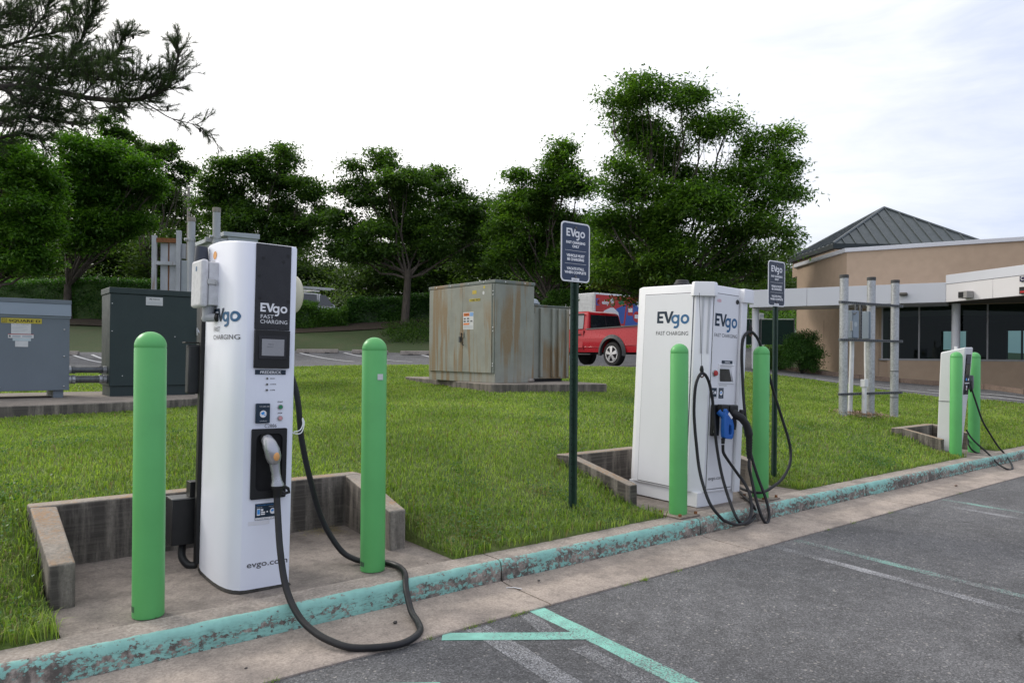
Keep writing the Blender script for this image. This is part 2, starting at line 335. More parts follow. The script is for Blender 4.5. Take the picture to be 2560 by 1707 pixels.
# ---------------------------------------------------------------- object helpers
def props(o, label=None, cat=None, group=None, kind=None):
    for k, v in (('label', label), ('category', cat), ('group', group), ('kind', kind)):
        if v: o[k] = v
    return o
def thing(name, label, cat, loc=(0, 0, 0), rot=(0, 0, 0), group=None):
    o = bpy.data.objects.new(name, None); COL.objects.link(o); o.location = loc; o.rotation_euler = rot; o.empty_display_size = .1
    return props(o, label, cat, group)
def copy_tree(o, parent=None):
    c = o.copy(); COL.objects.link(c); c.parent = parent
    for ch in list(o.children): copy_tree(ch, c)
    return c
class MB:
    def __init__(s): s.v = []; s.f = []; s.mi = []; s.cur = 0
    def add(s, vs, fs):
        o = len(s.v); s.v += [tuple(x) for x in vs]; s.f += [tuple(i + o for i in f) for f in fs]; s.mi += [s.cur] * len(fs); return s
    def box(s, x0, x1, y0, y1, z0, z1):
        return s.add([(x0, y0, z0), (x1, y0, z0), (x1, y1, z0), (x0, y1, z0), (x0, y0, z1), (x1, y0, z1), (x1, y1, z1), (x0, y1, z1)],
                     [(0, 3, 2, 1), (4, 5, 6, 7), (0, 1, 5, 4), (1, 2, 6, 5), (2, 3, 7, 6), (3, 0, 4, 7)])
    def prism(s, poly, a, b, axis='z'):
        n = len(poly)
        def P(p, h): return (p[0], p[1], h) if axis == 'z' else ((h, p[0], p[1]) if axis == 'x' else (p[0], h, p[1]))
        vs = [P(p, a) for p in poly] + [P(p, b) for p in poly]
        fs = [tuple(range(n))[::-1], tuple(range(n, 2 * n))] + [(i, (i + 1) % n, n + (i + 1) % n, n + i) for i in range(n)]
        return s.add(vs, fs)
    def loft(s, rings, cap=True, closed=True):
        n = len(rings[0]); vs = [p for r_ in rings for p in r_]; fs = []
        for k in range(len(rings) - 1):
            for i in range(n if closed else n - 1):
                j = (i + 1) % n; fs.append((k * n + i, k * n + j, (k + 1) * n + j, (k + 1) * n + i))
        if cap: fs += [tuple(range(n))[::-1], tuple(range((len(rings) - 1) * n, len(rings) * n))]
        return s.add(vs, fs)
    def cyl(s, p0, p1, r0, r1=None, n=12, cap=True): return s.tube([p0, p1], [r0, r0 if r1 is None else r1], n, cap)
    def tube(s, path, rad, n=10, cap=True):
        P = [Vector(p) for p in path]; rr = rad if isinstance(rad, (list, tuple)) else [rad] * len(P)
        rings = []; up = None
        for i, p in enumerate(P):
            d = (P[min(i + 1, len(P) - 1)] - P[max(i - 1, 0)])
            d = d.normalized() if d.length > 1e-9 else Vector((0, 0, 1))
            if up is None: up = Vector((0, 0, 1)) if abs(d.z) < .9 else Vector((1, 0, 0))
            a = d.cross(up); a = a.normalized() if a.length > 1e-6 else d.orthogonal().normalized()
            b = a.cross(d).normalized(); up = b
            rings.append([p + (a * math.cos(2 * math.pi * k / n) + b * math.sin(2 * math.pi * k / n)) * rr[i] for k in range(n)])
        return s.loft(rings, cap)
    def lathe(s, prof, n=24, cx=0, cy=0):
        rings = [[(cx + r_ * math.cos(2 * math.pi * k / n), cy + r_ * math.sin(2 * math.pi * k / n), z) for k in range(n)] for r_, z in prof]
        return s.loft(rings)
    def disc(s, c, nrm, r, n=16, ry=None):
        nrm = Vector(nrm).normalized(); a = nrm.orthogonal().normalized() if abs(nrm.z) > .9 else Vector((0, 0, 1)).cross(nrm).normalized(); b = nrm.cross(a)
        ry = r if ry is None else ry
        return s.add([Vector(c) + a * r * math.cos(2 * math.pi * k / n) + b * ry * math.sin(2 * math.pi * k / n) for k in range(n)], [tuple(range(n))])
    def sphere(s, c, rx, ry, rz_, n=16, m=10):
        rings = []
        for j in range(m + 1):
            th = math.pi * j / m; th = min(max(th, .02), math.pi - .02)
            rings.append([(c[0] + rx * math.sin(th) * math.cos(2 * math.pi * k / n), c[1] + ry * math.sin(th) * math.sin(2 * math.pi * k / n), c[2] - rz_ * math.cos(th)) for k in range(n)])
        return s.loft(rings)
    def build(s, name, mats, parent=None, bevel=0, smooth=35, label=None, kind=None, seg=2, loc=None, fix=True):
        me = bpy.data.meshes.new(name); me.from_pydata(s.v, [], s.f)
        ms = mats if isinstance(mats, (list, tuple)) else [mats]
        for m in ms: me.materials.append(m)
        if len(ms) > 1: me.polygons.foreach_set('material_index', s.mi)
        if fix:
            bm = bmesh.new(); bm.from_mesh(me); bmesh.ops.recalc_face_normals(bm, faces=bm.faces); bm.to_mesh(me); bm.free()
        if smooth:
            me.polygons.foreach_set('use_smooth', [True] * len(me.polygons)); me.set_sharp_from_angle(angle=R(smooth))
        me.update(); o = bpy.data.objects.new(name, me); COL.objects.link(o)
        if parent: o.parent = parent
        if loc: o.location = loc
        if bevel:
            b = o.modifiers.new('bevel', 'BEVEL'); b.width = bevel; b.segments = seg; b.limit_method = 'ANGLE'; b.angle_limit = R(40)
        if label: o['label'] = label
        if kind: o['kind'] = kind
        return o
def bx(name, dims, mat, parent=None, bevel=.003, **k):
    return MB().box(*dims).build(name, mat, parent, bevel=bevel, **k)
def spline(pts, per=8):
    P = [Vector(p) for p in pts]; out = []
    for i in range(len(P) - 1):
        p0 = P[i - 1] if i else P[0] * 2 - P[1]; p1, p2 = P[i], P[i + 1]; p3 = P[i + 2] if i + 2 < len(P) else P[-1] * 2 - P[-2]
        for k in range(per):
            t = k / per; out.append(.5 * ((2 * p1) + (-p0 + p2) * t + (2 * p0 - 5 * p1 + 4 * p2 - p3) * t * t + (-p0 + 3 * p1 - 3 * p2 + p3) * t ** 3))
    out.append(P[-1]); return out

# ---- flat print: text and logo outlines laid on real surfaces
_tg = {}
def text_geo(txt, bold=0.0, align='LEFT'):
    key = (txt, bold, align)
    if key in _tg: return _tg[key]
    cu = bpy.data.curves.new('t', 'FONT'); cu.body = txt; cu.size = 1.0; cu.offset = bold; cu.align_x = align; cu.resolution_u = 3
    ob = bpy.data.objects.new('t', cu); COL.objects.link(ob)
    dg = bpy.context.evaluated_depsgraph_get(); me = bpy.data.meshes.new_from_object(ob.evaluated_get(dg))
    g = ([(v.co.x / .729, v.co.y / .729) for v in me.vertices], [tuple(p.vertices) for p in me.polygons])   # 1 unit = cap height
    bpy.data.objects.remove(ob); bpy.data.curves.remove(cu); bpy.data.meshes.remove(me); _tg[key] = g; return g
def arc(cx, cy, r, a0, a1, n=20): return [(cx + r * math.cos(R(a0 + (a1 - a0) * k / n)), cy + r * math.sin(R(a0 + (a1 - a0) * k / n))) for k in range(n + 1)]
def ring_geo(cx, cy, ro, ri, a0=0, a1=360, n=32):
    o = arc(cx, cy, ro, a0, a1, n); i = arc(cx, cy, ri, a0, a1, n); m = len(o)
    return o + i, [(k, k + 1, m + k + 1, m + k) for k in range(m - 1)]
def logo_geo():
    """the operator's word mark, cap height 1, 3.05 wide; returns (verts, faces, material index)"""
    V, F, M = [], [], []
    def add(vs, fs, m):
        o = len(V); V.extend(vs); F.extend([tuple(i + o for i in f) for f in fs]); M.extend([m] * len(fs))
    def q(x0, y0, x1, y1, m): add([(x0, y0), (x1, y0), (x1, y1), (x0, y1)], [(0, 1, 2, 3)], m)
    q(0, 0, .21, 1, 0); q(.21, 0, .62, .20, 0); q(.21, .41, .56, .60, 0); add([(.21, .80), (.68, .80), (.80, 1), (.21, 1)], [(0, 1, 2, 3)], 0)
    add([(.80, 1), (.68, .80), (1.00, 0), (1.20, 0), (1.10, .30), (.90, 1)], [(0, 1, 2, 3, 4, 5)], 0)
    add([(1.10, .30), (1.20, 0), (1.57, 1), (1.34, 1)], [(0, 1, 2, 3)], 0)
    v, f = ring_geo(1.76, .33, .385, .195, 60, 300); add(v, f, 1)
    for sg_ in (1, -1):
        pl_ = [(1.95, .33 + sg_ * .333)] + [(x, .33 + sg_ * (y - .33)) for x, y in arc(1.76, .33, .195, 60, 12, 6)]
        for k in range(1, len(pl_) - 1): add([pl_[0], pl_[k], pl_[k + 1]], [(0, 1, 2)], 1)
    q(1.95, -.10, 2.145, .70, 1)
    v, f = ring_geo(1.80, -.10, .345, .15, -125, 0, 14); add(v, f, 1)
    v, f = ring_geo(2.66, .33, .40, .20); add(v, f, 1)
    return V, F, M
def printed(name, geos, parent, label=None):
    """geos: list of (verts2d, faces, mapfn, material); one flat printed part"""
    mb = MB(); mats = []
    for vs, fs, fn, mat in geos:
        if mat not in mats: mats.append(mat)
        mb.cur = mats.index(mat); mb.add([fn(*p) for p in vs], fs)
    return mb.build(name, mats, parent, smooth=0, label=label, fix=False)
def tx(txt, h, x, z, mat, fnbase, width=None, bold=0.0, align='LEFT'):
    vs, fs = text_geo(txt, bold, align); sxx = h
    if width:
        xs = [p[0] for p in vs]; sxx = width / (max(xs) - min(xs))
    return (vs, fs, (lambda a, b, fb=fnbase, sxx=sxx, h=h, x=x, z=z: fb(x + a * sxx, z + b * h)), mat)
def logo(w, x, z, fnbase, m0, m1, h=None):
    V, F, M = logo_geo(); sxx = w / 3.06; h = sxx if h is None else h; out = []
    for mi, mm in ((0, m0), (1, m1)):
        fs = [f for f, k in zip(F, M) if k == mi]; out.append((V, fs, (lambda a, b: fnbase(x + a * sxx, z + b * h)), mm))
    return out
def rect(x0, z0, x1, z1, mat, fnbase): return ([(x0, z0), (x1, z0), (x1, z1), (x0, z1)], [(0, 1, 2, 3)], fnbase, mat)
def rrect(x0, z0, x1, z1, r, n=5):
    return arc(x1 - r, z0 + r, r, -90, 0, n) + arc(x1 - r, z1 - r, r, 0, 90, n) + arc(x0 + r, z1 - r, r, 90, 180, n) + arc(x0 + r, z0 + r, r, 180, 270, n)
def sliced(geos, lo, hi, step):
    """cut flat print into narrow strips so that it can follow a curved face; geos still in unit coordinates"""
    out = []
    for vs, fs, fn, mat in geos:
        bm = bmesh.new(); bv = [bm.verts.new((x, y, 0)) for x, y in vs]
        for f in fs:
            try: bm.faces.new([bv[i] for i in f])
            except ValueError: pass
        x = lo
        while x < hi:
            bmesh.ops.bisect_plane(bm, geom=bm.verts[:] + bm.edges[:] + bm.faces[:], plane_co=(x, 0, 0), plane_no=(1, 0, 0)); x += step
        bm.verts.index_update(); out.append(([(v.co.x, v.co.y) for v in bm.verts], [tuple(v.index for v in f.verts) for f in bm.faces], fn, mat)); bm.free()
    return out
def disc2(cx, cz, r, mat, fnbase, n=20, rz_=None):
    rz_ = r if rz_ is None else rz_
    return ([(cx + r * math.cos(2 * math.pi * k / n), cz + rz_ * math.sin(2 * math.pi * k / n)) for k in range(n)], [tuple(range(n))], fnbase, mat)

# ================================================================ TERRAIN
PADS = [(.49, 2.60, 3.8, 5.16), (4.60, 6.62, 3.8, 5.06), (10.62, 11.72, 3.8, 4.74)]        # concrete pits: x0,x1,y0,y1
CP = []   # x, y, z
for x in list(range(-8, 31, 2)): CP.append((x, 3.8, 0.0))
CP += [(-4, 5.2, .30), (-1, 5.2, .31), (.5, 5.25, .33), (2.6, 5.25, .34), (3.9, 5.2, .32), (4.6, 5.2, .32), (6.4, 5.25, .28), (8.3, 5.2, .27), (10.6, 4.9, .24), (12, 4.9, .22), (15, 5, .18),
       (-3, 8, .40), (0, 8, .42), (4, 8, .52), (7.4, 9.6, .665), (9.5, 9.8, .69), (11.5, 5.9, .375), (14, 7, .33), (0, 11.5, .40), (3.6, 12.0, .44), (-4, 12, .42)]
def cpd(px, d, z): v = bear(px, d); CP.append((v.x, v.y, z))
LE = [(-2600, 18, .70), (-1200, 19, .68), (-300, 20, .66), (200, 20.6, .67), (500, 21, .78), (900, 21, .935), (1400, 21.5, .95), (1500, 21.8, .95), (1863, 22.5, .82), (2080, 20, .61), (2360, 17.3, .36), (2461, 16.5, .36), (2560, 15.8, .34), (2800, 14.4, .30), (3300, 13.2, .25)]
for p in LE: cpd(*p)
RF = [(-2600, 30, 1.2), (-1200, 30.5, 1.2), (-300, 31, 1.2), (200, 32, 1.235), (600, 32, 1.33), (900, 32, 1.385), (1150, 32, 1.38)]
for p in RF: cpd(*p)
for px in (-1800, -300, 200, 600, 1000, 1300): cpd(px, 33.4, 1.52); cpd(px, 38, 2.92); cpd(px, 44, 3.05); cpd(px, 70, 3.2)
for p in [(1500, 25, .93), (1500, 32, 1.05), (1500, 45, 1.3), (1700, 26, .95), (1750, 60, 1.7), (1863, 27, .98), (1900, 34, 1.75), (1900, 50, 2.2), (2054, 24.6, .76), (2200, 23.2, .60),
          (2360, 22.2, .49), (2560, 19.9, .41), (2560, 18, .37), (2360, 19.5, .42), (3100, 16.5, .32), (2200, 40, 1.0), (2600, 40, .8), (2600, 80, 1.5), (1500, 90, 3), (0, 110, 3.2), (3100, 60, .8)]: cpd(*p)
CP = np.array(CP, float)
def _K(r2): return .5 * r2 * np.log(r2 + 1e-9)
_n = len(CP); _d2 = ((CP[:, None, :2] - CP[None, :, :2]) ** 2).sum(-1)
_A = np.zeros((_n + 3, _n + 3)); _A[:_n, :_n] = _K(_d2) + np.eye(_n) * .35; _A[:_n, _n] = 1; _A[:_n, _n + 1:] = CP[:, :2]; _A[_n:, :_n] = _A[:_n, _n:].T
_w = np.linalg.solve(_A, np.concatenate([CP[:, 2], [0, 0, 0]]))
def height(x, y):
    x = np.atleast_1d(np.asarray(x, float)); y = np.atleast_1d(np.asarray(y, float))
    out = np.empty(len(x))
    for i in range(0, len(x), 20000):
        xs, ys = x[i:i + 20000], y[i:i + 20000]
        d2 = (xs[:, None] - CP[None, :, 0]) ** 2 + (ys[:, None] - CP[None, :, 1]) ** 2
        out[i:i + 20000] = _K(d2) @ _w[:_n] + _w[_n] + _w[_n + 1] * xs + _w[_n + 2] * ys
    k = np.clip((y - 3.8) / 1.25, 0, 1)                   # pinned to the kerb top along the kerb, dished beside the pits
    lim = .012 + .36 * k ** 1.15
    for a, b, c, d in PADS:
        dx = np.maximum(np.maximum(a - x, x - b), 0); side = np.clip(dx / .38, 0, 1); fr = np.clip((y - 4.05) / .5, 0, 1)
        lim = lim * (side + (1 - side) * np.maximum(fr, .12))
    return np.where(y < 5.05, np.minimum(out, lim), out)
def hz(x, y): return float(height([x], [y])[0])

def interp_tab(tab, px):
    xs = [t[0] for t in tab]; return float(np.interp(px, xs, [t[1] for t in tab]))
def sheet(name, outline, holes, step, mat, kind='structure', zoff=0.0, fine=None):
    """triangulated ground sheet inside an outline (world xy), following the terrain"""
    xs = [p[0] for p in outline]; ys = [p[1] for p in outline]
    verts = [Vector(p) for p in outline]; n0 = len(verts); edges = [(i, (i + 1) % n0) for i in range(n0)]
    for h in holes:
        b = len(verts); verts += [Vector(p) for p in h]; edges += [(b + i, b + (i + 1) % len(h)) for i in range(len(h))]
    for gx in np.arange(min(xs), max(xs), step):
        for gy in np.arange(min(ys), max(ys), step):
            verts.append(Vector((gx + random.uniform(-.3, .3) * step, gy + random.uniform(-.3, .3) * step)))
    if fine:
        for gx in np.arange(fine[0], fine[1], .13):
            for gy in np.arange(fine[2], fine[3], .10): verts.append(Vector((gx + random.uniform(-.02, .02), gy + random.uniform(-.02, .02))))
    res = delaunay_2d_cdt(verts, edges, [], 1, 1e-5)
    V = np.array([(v.x, v.y) for v in res[0]]); Z = height(V[:, 0], V[:, 1]) + zoff
    def inhole(f):
        c = sum((res[0][i] for i in f), Vector((0, 0))) / len(f)
        return any(h[0][0] - 1e-4 < c.x < h[1][0] + 1e-4 and h[0][1] - 1e-4 < c.y < h[2][1] + 1e-4 for h in holes)
    me = bpy.data.meshes.new(name); me.from_pydata([(a, b, c) for (a, b), c in zip(V.tolist(), Z.tolist())], [], [tuple(f) for f in res[2] if not inhole(f)])
    bm = bmesh.new(); bm.from_mesh(me)
    for f in bm.faces:
        if f.normal.z < 0: f.normal_flip()
    loose = [v for v in bm.verts if not v.link_faces]; bmesh.ops.delete(bm, geom=loose, context='VERTS')
    if fine:                                             # turf edge going down into the soil
        ge_ = bmesh.ops.extrude_edge_only(bm, edges=[e for e in bm.edges if e.is_boundary])
        for v in ge_['geom']:
            if isinstance(v, bmesh.types.BMVert): v.co.z -= .35
    bm.to_mesh(me); bm.free()
    me.polygons.foreach_set('use_smooth', [True] * len(me.polygons)); me.materials.append(mat)
    o = bpy.data.objects.new(name, me); COL.objects.link(o); o['kind'] = kind; return o
edge_px = list(range(-2600, 3301, 100))
lawn_edge = [bear(px, interp_tab(LE, px)).xy for px in edge_px]
lawn_edge = [p for p in lawn_edge if p.y > 4.4]
xk = [float(x) for x in np.arange(lawn_edge[0].x, lawn_edge[-1].x, .25)] + [float(lawn_edge[-1].x)]
lawn_out = []
for x in xk:
    if not any(a - .02 < x < b + .02 for a, b, c, d in PADS): lawn_out.append(Vector((x, 3.8)))
    for a, b, c, d in PADS:                              # the pits open onto the kerb: notches in the lawn outline
        if x <= a - .02 and x + .25 > a - .02: lawn_out += [Vector((a, 3.8)), Vector((a, 4.3)), Vector((a, d)), Vector(((a + b) / 2, d)), Vector((b, d)), Vector((b, 4.3)), Vector((b, 3.8))]
lawn_out += lawn_edge[::-1]
lawn = sheet('lawn', lawn_out, [], .30, lawn_base, fine=(-3, 15, 3.87, 5.7))
RFpx = [(-2600, 30), (-1200, 30.5), (-300, 31), (200, 32), (1150, 32), (1330, 36), (1420, 62), (1600, 64), (1880, 62), (1890, 30), (1905, 26.4), (2054, 24.0), (2360, 21.6), (2560, 19.3), (3300, 16)]
far_edge = [bear(px, interp_tab(RFpx, px)).xy for px in list(range(-2600, 3301, 100)) + []]
far_edge = [bear(px, d).xy for px, d in [(p, interp_tab(RFpx, p)) for p in sorted(set(list(range(-2600, 3301, 150)) + [p for p, _ in RFpx]))]]
road_out = lawn_edge + far_edge[::-1]
sheet('rear_road', road_out, [], 1.1, asphalt_far)
far_out = far_edge + [bear(3300, 70).xy, bear(2300, 260).xy, bear(1280, 300).xy, bear(0, 300).xy, bear(-1500, 200).xy, bear(-2600, 90).xy]
sheet('grassy_bank', far_out, [], 2.6, bank_base)
# one big sheet under everything out to the horizon
g = MB().add([(-900, -900, -.62), (1200, -900, -.62), (1200, 1200, -.62), (-900, 1200, -.62)], [(0, 1, 2, 3)]).build('ground', bank_base, smooth=0, kind='structure', fix=False)
MB().add([(-40, -60, -.158), (90, -60, -.158), (90, 3.15, -.158), (-40, 3.15, -.158)], [(0, 1, 2, 3)]).build('parking_lot', asphalt, smooth=0, kind='structure', fix=False)

# ---------------------------------------------------------------- kerb, gutter (poured in sections with open joints)
gut = props(thing('gutter', None, None), kind='structure'); krb = props(thing('kerb', None, None), kind='structure')
joints = [-9.0, -5.4, -2.6, .10 - 1.2, 2.82, 4.80, 7.50, 9.9, 12.4, 15.2, 18.2, 21.5, 25, 29, 34]
kprof = [(3.602, -.40), (3.602, -.125), (3.606, -.040), (3.612, -.020), (3.622, -.008), (3.640, -.001), (3.66, 0.0), (3.796, 0.0), (3.796, -.40)]
gprof = [(3.150, -.40), (3.150, -.150), (3.16, -.1455), (3.40, -.141), (3.54, -.135), (3.600, -.126), (3.600, -.40)]
for a, b in zip(joints[:-1], joints[1:]):
    n = max(2, int((b - a) / .25)); xs = [a + .006 + (b - a - .012) * i / n for i in range(n + 1)]
    def rings(prof): return [[(x, y + (.003 * noise.noise(Vector((x * 1.7, y * 3, 5))) if z > -.3 else 0), z + (.003 * noise.noise(Vector((x * 1.3, y * 2, 1))) if z > -.3 else 0)) for y, z in prof] for x in xs]
    MB().loft(rings(kprof)).build('kerb_section', kerbpaint, krb, smooth=50, kind=None)
    MB().loft(rings(gprof)).build('gutter_section', conc_gutter, gut, smooth=30)

# ---------------------------------------------------------------- road markings (thin sheets 4 mm over the asphalt)
def strip(name, a, b, w, mat, z=-.1566):
    a = Vector(a); b = Vector(b); d = (b - a).normalized(); n = Vector((-d.y, d.x)) * w / 2; m = max(2, int((b - a).length / .12)); mb = MB(); L = []; Rr = []
    for i in range(m + 1):
        p = a.lerp(b, i / m); j1 = random.uniform(-.004, .004); j2 = random.uniform(-.004, .004)
        L.append(p + n * (1 + j1 / w * 2)); Rr.append(p - n * (1 + j2 / w * 2))
    vs = [(p.x, p.y, z) for p in L + Rr]; mb.add(vs, [(i, i + 1, m + 2 + i, m + 1 + i) for i in range(m)])
    return mb.build(name, mat, smooth=0, kind='structure')
strip('parking_line', (2.718, 3.150), (2.20, -3.2), .105, teal_line)
strip('parking_line', (2.075, 3.135), (2.665, 2.70), .100, teal_line, -.1552)
strip('parking_line', (1.10, 3.13), (1.75, 2.66), .10, teal_line, -.1552)
strip('parking_line', (5.368, 3.115), (4.72, -3.2), .085, teal_worn)
strip('parking_line', (8.135, 3.115), (7.45, -3.2), .085, teal_worn)
strip('faded_line', (2.29, 3.13), (1.72, -2.5), .13, grey_line)
strip('faded_line', (2.625, 3.12), (2.53, 2.80), .085, grey_line)
strip('faded_line', (2.53, 2.62), (2.02, -3.2), .10, grey_line)
strip('faded_line', (5.055, 3.11), (4.35, -3.2), .085, grey_line)
strip('faded_line', (7.80, 3.0), (7.15, -3.2), .085, grey_line)

# ================================================================ PITS: slab and retaining walls
def pit(i, x0, x1, yb, arm, tl, tr, hback, hfront, label):
    p = thing('concrete_pit', label, 'retaining wall', (x0, 3.8, 0), group='concrete retaining pits behind the chargers')
    w = x1 - x0; d = yb - 3.8
    # slab with a recessed joint to the kerb
    mb = MB(); n = 14; vs = []; fs = []
    for j in range(n + 1):
        for k in range(n + 1):
            x = w * k / n; y = .006 + (d - .006) * j / n
            vs.append((x, y, -.004 + .004 * noise.noise(Vector((x * 2 + i * 9, y * 2, 3))) + .01 * (y / d)))
    for j in range(n):
        for k in range(n): a = j * (n + 1) + k; fs.append((a, a + 1, a + n + 2, a + n + 1))
    mb.add(vs, fs); mb.build('slab', conc_pad, p)
    MB().box(0, w, .006, d, -.35, -.03).build('footing', conc_pad, p, bevel=0)
    def wall(name, quad_xy, zs):
        b = [(x, y, -.1) for x, y in quad_xy]; t = [(x, y, z) for (x, y), z in zip(quad_xy, zs)]
        MB().loft([b, t]).build(name, conc_wall, p, bevel=.012, seg=3)
    # left arm (slightly splayed), back wall, right arm; they butt 2 mm apart
    y0 = arm - 3.8
    wall('side_wall', [(0, y0), (tl, y0), (tl + .02, d - .152), (0, d - .152)], [hfront, hfront, hback, hback + .01])
    wall('back_wall', [(0, d - .15), (w, d - .15), (w, d), (0, d)], [hback + .01, hback + .01, hback + .005, hback + .005])
    wall('side_wall', [(w - tr - .10, y0), (w - .10, y0), (w, d - .152), (w - tr - .02, d - .152)], [hfront + .03, hfront + .03, hback + .01, hback + .01])
    return p
pit(0, .50, 2.60, 5.18, 4.22, .115, .12, .365, .222, 'stained concrete retaining wall around the nearest charger on the left')
pit(1, 4.60, 6.62, 5.08, 4.17, .10, .11, .355, .20, 'concrete retaining wall behind the middle white charger with the hanging cables')
pit(2, 10.62, 11.72, 4.76, 4.10, .085, .09, .300, .20, 'small concrete retaining wall beside the farthest charger on the right')

# ================================================================ BOLLARDS
def bollard(x, y, label, plate=False, top_label=False, foot_label=False, H=1.368):
    t = thing('bollard', label, 'bollard', (x, y, 0), group='green bollards guarding the chargers')
    r_ = .072; prof = [(r_ - .001, 0), (r_, .006), (r_, H - r_ - .012), (r_ - .0015, H - r_ - .009), (r_ - .0015, H - r_ - .006), (r_, H - r_ - .003)]
    prof += [(max(.001, r_ * math.cos(R(a))), H - r_ + r_ * math.sin(R(a)) * .98) for a in range(8, 91, 8)]
    MB().lathe(prof, 36).build('sleeve', bollard_green, t, smooth=40)
    if plate:
        MB().box(-.125, .125, -.125, .125, 0.002, .014).build('base_plate', paint('plate_rusty_grey', (.27, .22, .18), .8, var=.35, scale=18), t, bevel=.003)
        for sx_ in (-1, 1):
            for sy_ in (-1, 1): MB().cyl((sx_ * .098, sy_ * .098, .012), (sx_ * .098, sy_ * .098, .034), .014, n=6).build('anchor_bolt', rust, t)
    if top_label:
        a0 = R(-128 + 38); w_ = .034 / r_
        vs = [((r_ + .0035) * math.cos(a0 - w_ / 2 + w_ * k / 6), (r_ + .0035) * math.sin(a0 - w_ / 2 + w_ * k / 6), z) for z in (1.118, 1.152) for k in range(7)]
        MB().add(vs, [(k, k + 1, k + 8, k + 7) for k in range(6)]).build('reflector_plate', label_white, t, smooth=60)
    if foot_label:
        a0 = R(-128 - 50); w_ = .045 / r_
        vs = [((r_ + .001) * math.cos(a0 - w_ / 2 + w_ * k / 6), (r_ + .001) * math.sin(a0 - w_ / 2 + w_ * k / 6), z) for z in (.03, .058) for k in range(7)]
        MB().add(vs, [(k, k + 1, k + 8, k + 7) for k in range(6)]).build('label', paint('foot_label', (.05, .12, .06), .5, var=.5, scale=60), t, smooth=60)
    return t
bollard(.872, 3.88, 'green bollard in front of the pit, left of the nearest charger', foot_label=True)
bollard(2.095, 3.912, 'green bollard with a small white plate, right of the nearest charger', top_label=True, foot_label=True)
bollard(4.762, 3.795, 'green bollard on a rusty plate in front of the middle charger', plate=True, H=1.375)
bollard(5.925, 3.80, 'scuffed green bollard on a rusty plate, right of the middle charger', plate=True, H=1.375)
bollard(10.548, 3.905, 'green bollard hiding the front of the farthest charger, left one')
bollard(11.30, 3.955, 'green bollard right of the farthest charger, rightmost of all')

# ================================================================ NEAREST CHARGER
ch1 = thing('ev_charger', 'slim white charger with black front panel, FREDERICK plate and silver plug', 'charger', (1.435, 3.930, 0), (0, .017, 0), group='fast chargers')
OUT = [(.165, .02), (.168, .30), (.165, .58), (-.150, .58), (-.164, .50), (-.170, .36), (-.171, .24), (-.165, .15), (-.152, .08), (-.132, .035), (-.105, .008), (-.075, 0), (.145, 0), (.158, .006)]
def sub(poly):
    out = []
    for i, p in enumerate(poly):
        q = poly[(i + 1) % len(poly)]; n = max(1, int(math.dist(p, q) / .03)); out += [(p[0] + (q[0] - p[0]) * k / n, p[1] + (q[1] - p[1]) * k / n) for k in range(n)]
    return out
OUTS = sub(OUT)
rings = [[(x, y, 0.012) for x, y in OUTS], [(x, y, .9) for x, y in OUTS]]
for ins, dz in ((0, -.012), (.004, -.003), (.010, 0)):
    rings.append([(x * (1 - ins / .17), .29 + (y - .29) * (1 - ins / .29), 1.857 + .030 * math.sin(min(1, max(0, y) / .45) * math.pi / 2) + dz) for x, y in OUTS])
MB().loft(rings).build('housing', ch_white, ch1, smooth=30)
MB().loft([[(x * 1.05, -.012 + y * 1.02, .0) for x, y in OUTS], [(x * .99, .003 + y * .99, .014) for x, y in OUTS]]).build('base_seal', paint('dark_sealant', (.035, .032, .028), .9, var=.5, scale=40), ch1)
F1 = lambda e: (lambda x, z: (x, -e, z))
bx('rear_panel', (-.172, .165, .583, .625, .03, 1.80), black_plastic, ch1)
fp = MB().prism([(-.072, .0), (.124, .0), (.124, .46), (.122, .462), (-.070, .462), (-.072, .46)], -.006, -.0005, 'y')
o = MB().box(-.070, .124, -.006, -.0005, 1.394, 1.853).build('front_panel', ch_dark, ch1, bevel=.002)
for x, z in ((-.03, 1.775), (-.052, 1.68), (-.045, 1.56), (.105, 1.80), (.08, 1.765), (.112, 1.55)): MB().disc((x, -.0072, z), (0, -1, 0), .009).build('rivet', black_plastic, ch1)
bez = MB().box(-.070, .123, -.020, -.0005, 1.187, 1.392).build('screen_bezel', black_plastic, ch1, bevel=.004)
bx('screen_rim', (-.050, .102, -.0235, -.0205, 1.236, 1.362), ch_dark, ch1, bevel=.001)
bx('screen', (-.034, .088, -.0255, -.0236, 1.254, 1.343), screen_grey, ch1, bevel=.0005)
f = F1(.0262)
printed('screen_text', [tx('Welcome', .006, -.002, 1.313, grey_print, f), tx('Please plug in', .0045, -.006, 1.300, grey_print, f)], ch1)
f = F1(.0075)
printed('logo', logo(.148, -.041, 1.489, f, white_print, white_print, .047) + [tx('FAST', .0215, -.041, 1.454, white_print, f, .071), tx('CHARGING', .0215, -.041, 1.427, white_print, f, .148)], ch1)
bx('name_plate', (-.059, .109, -.0035, -.0005, 1.153, 1.178), navy, ch1, bevel=.0008)
printed('plate_text', [tx('FREDERICK', .0155, -.033, 1.158, white_print, F1(.0042), .116, .02)], ch1)
for k, (z, w_) in enumerate(((1.132, 'READY'), (1.101, 'CHARGE'), (1.070, 'ALARM'))):
    lb = MB().cyl((.007, -.0005, z), (.007, -.005, z), .0065, n=14).build('indicator_light', steel, ch1)
    MB().cyl((.007, -.005, z), (.007, -.0062, z), .004, n=12).build('lens', black_plastic, lb)
    printed('indicator_text', [tx(w_, .0062, .024, z - .003, grey_print, F1(.0015), bold=.02)], ch1)
cr = bx('card_reader', (-.053, .024, -.016, -.0005, .893, .999), navy, ch1, bevel=.005)
f = F1(.0168)
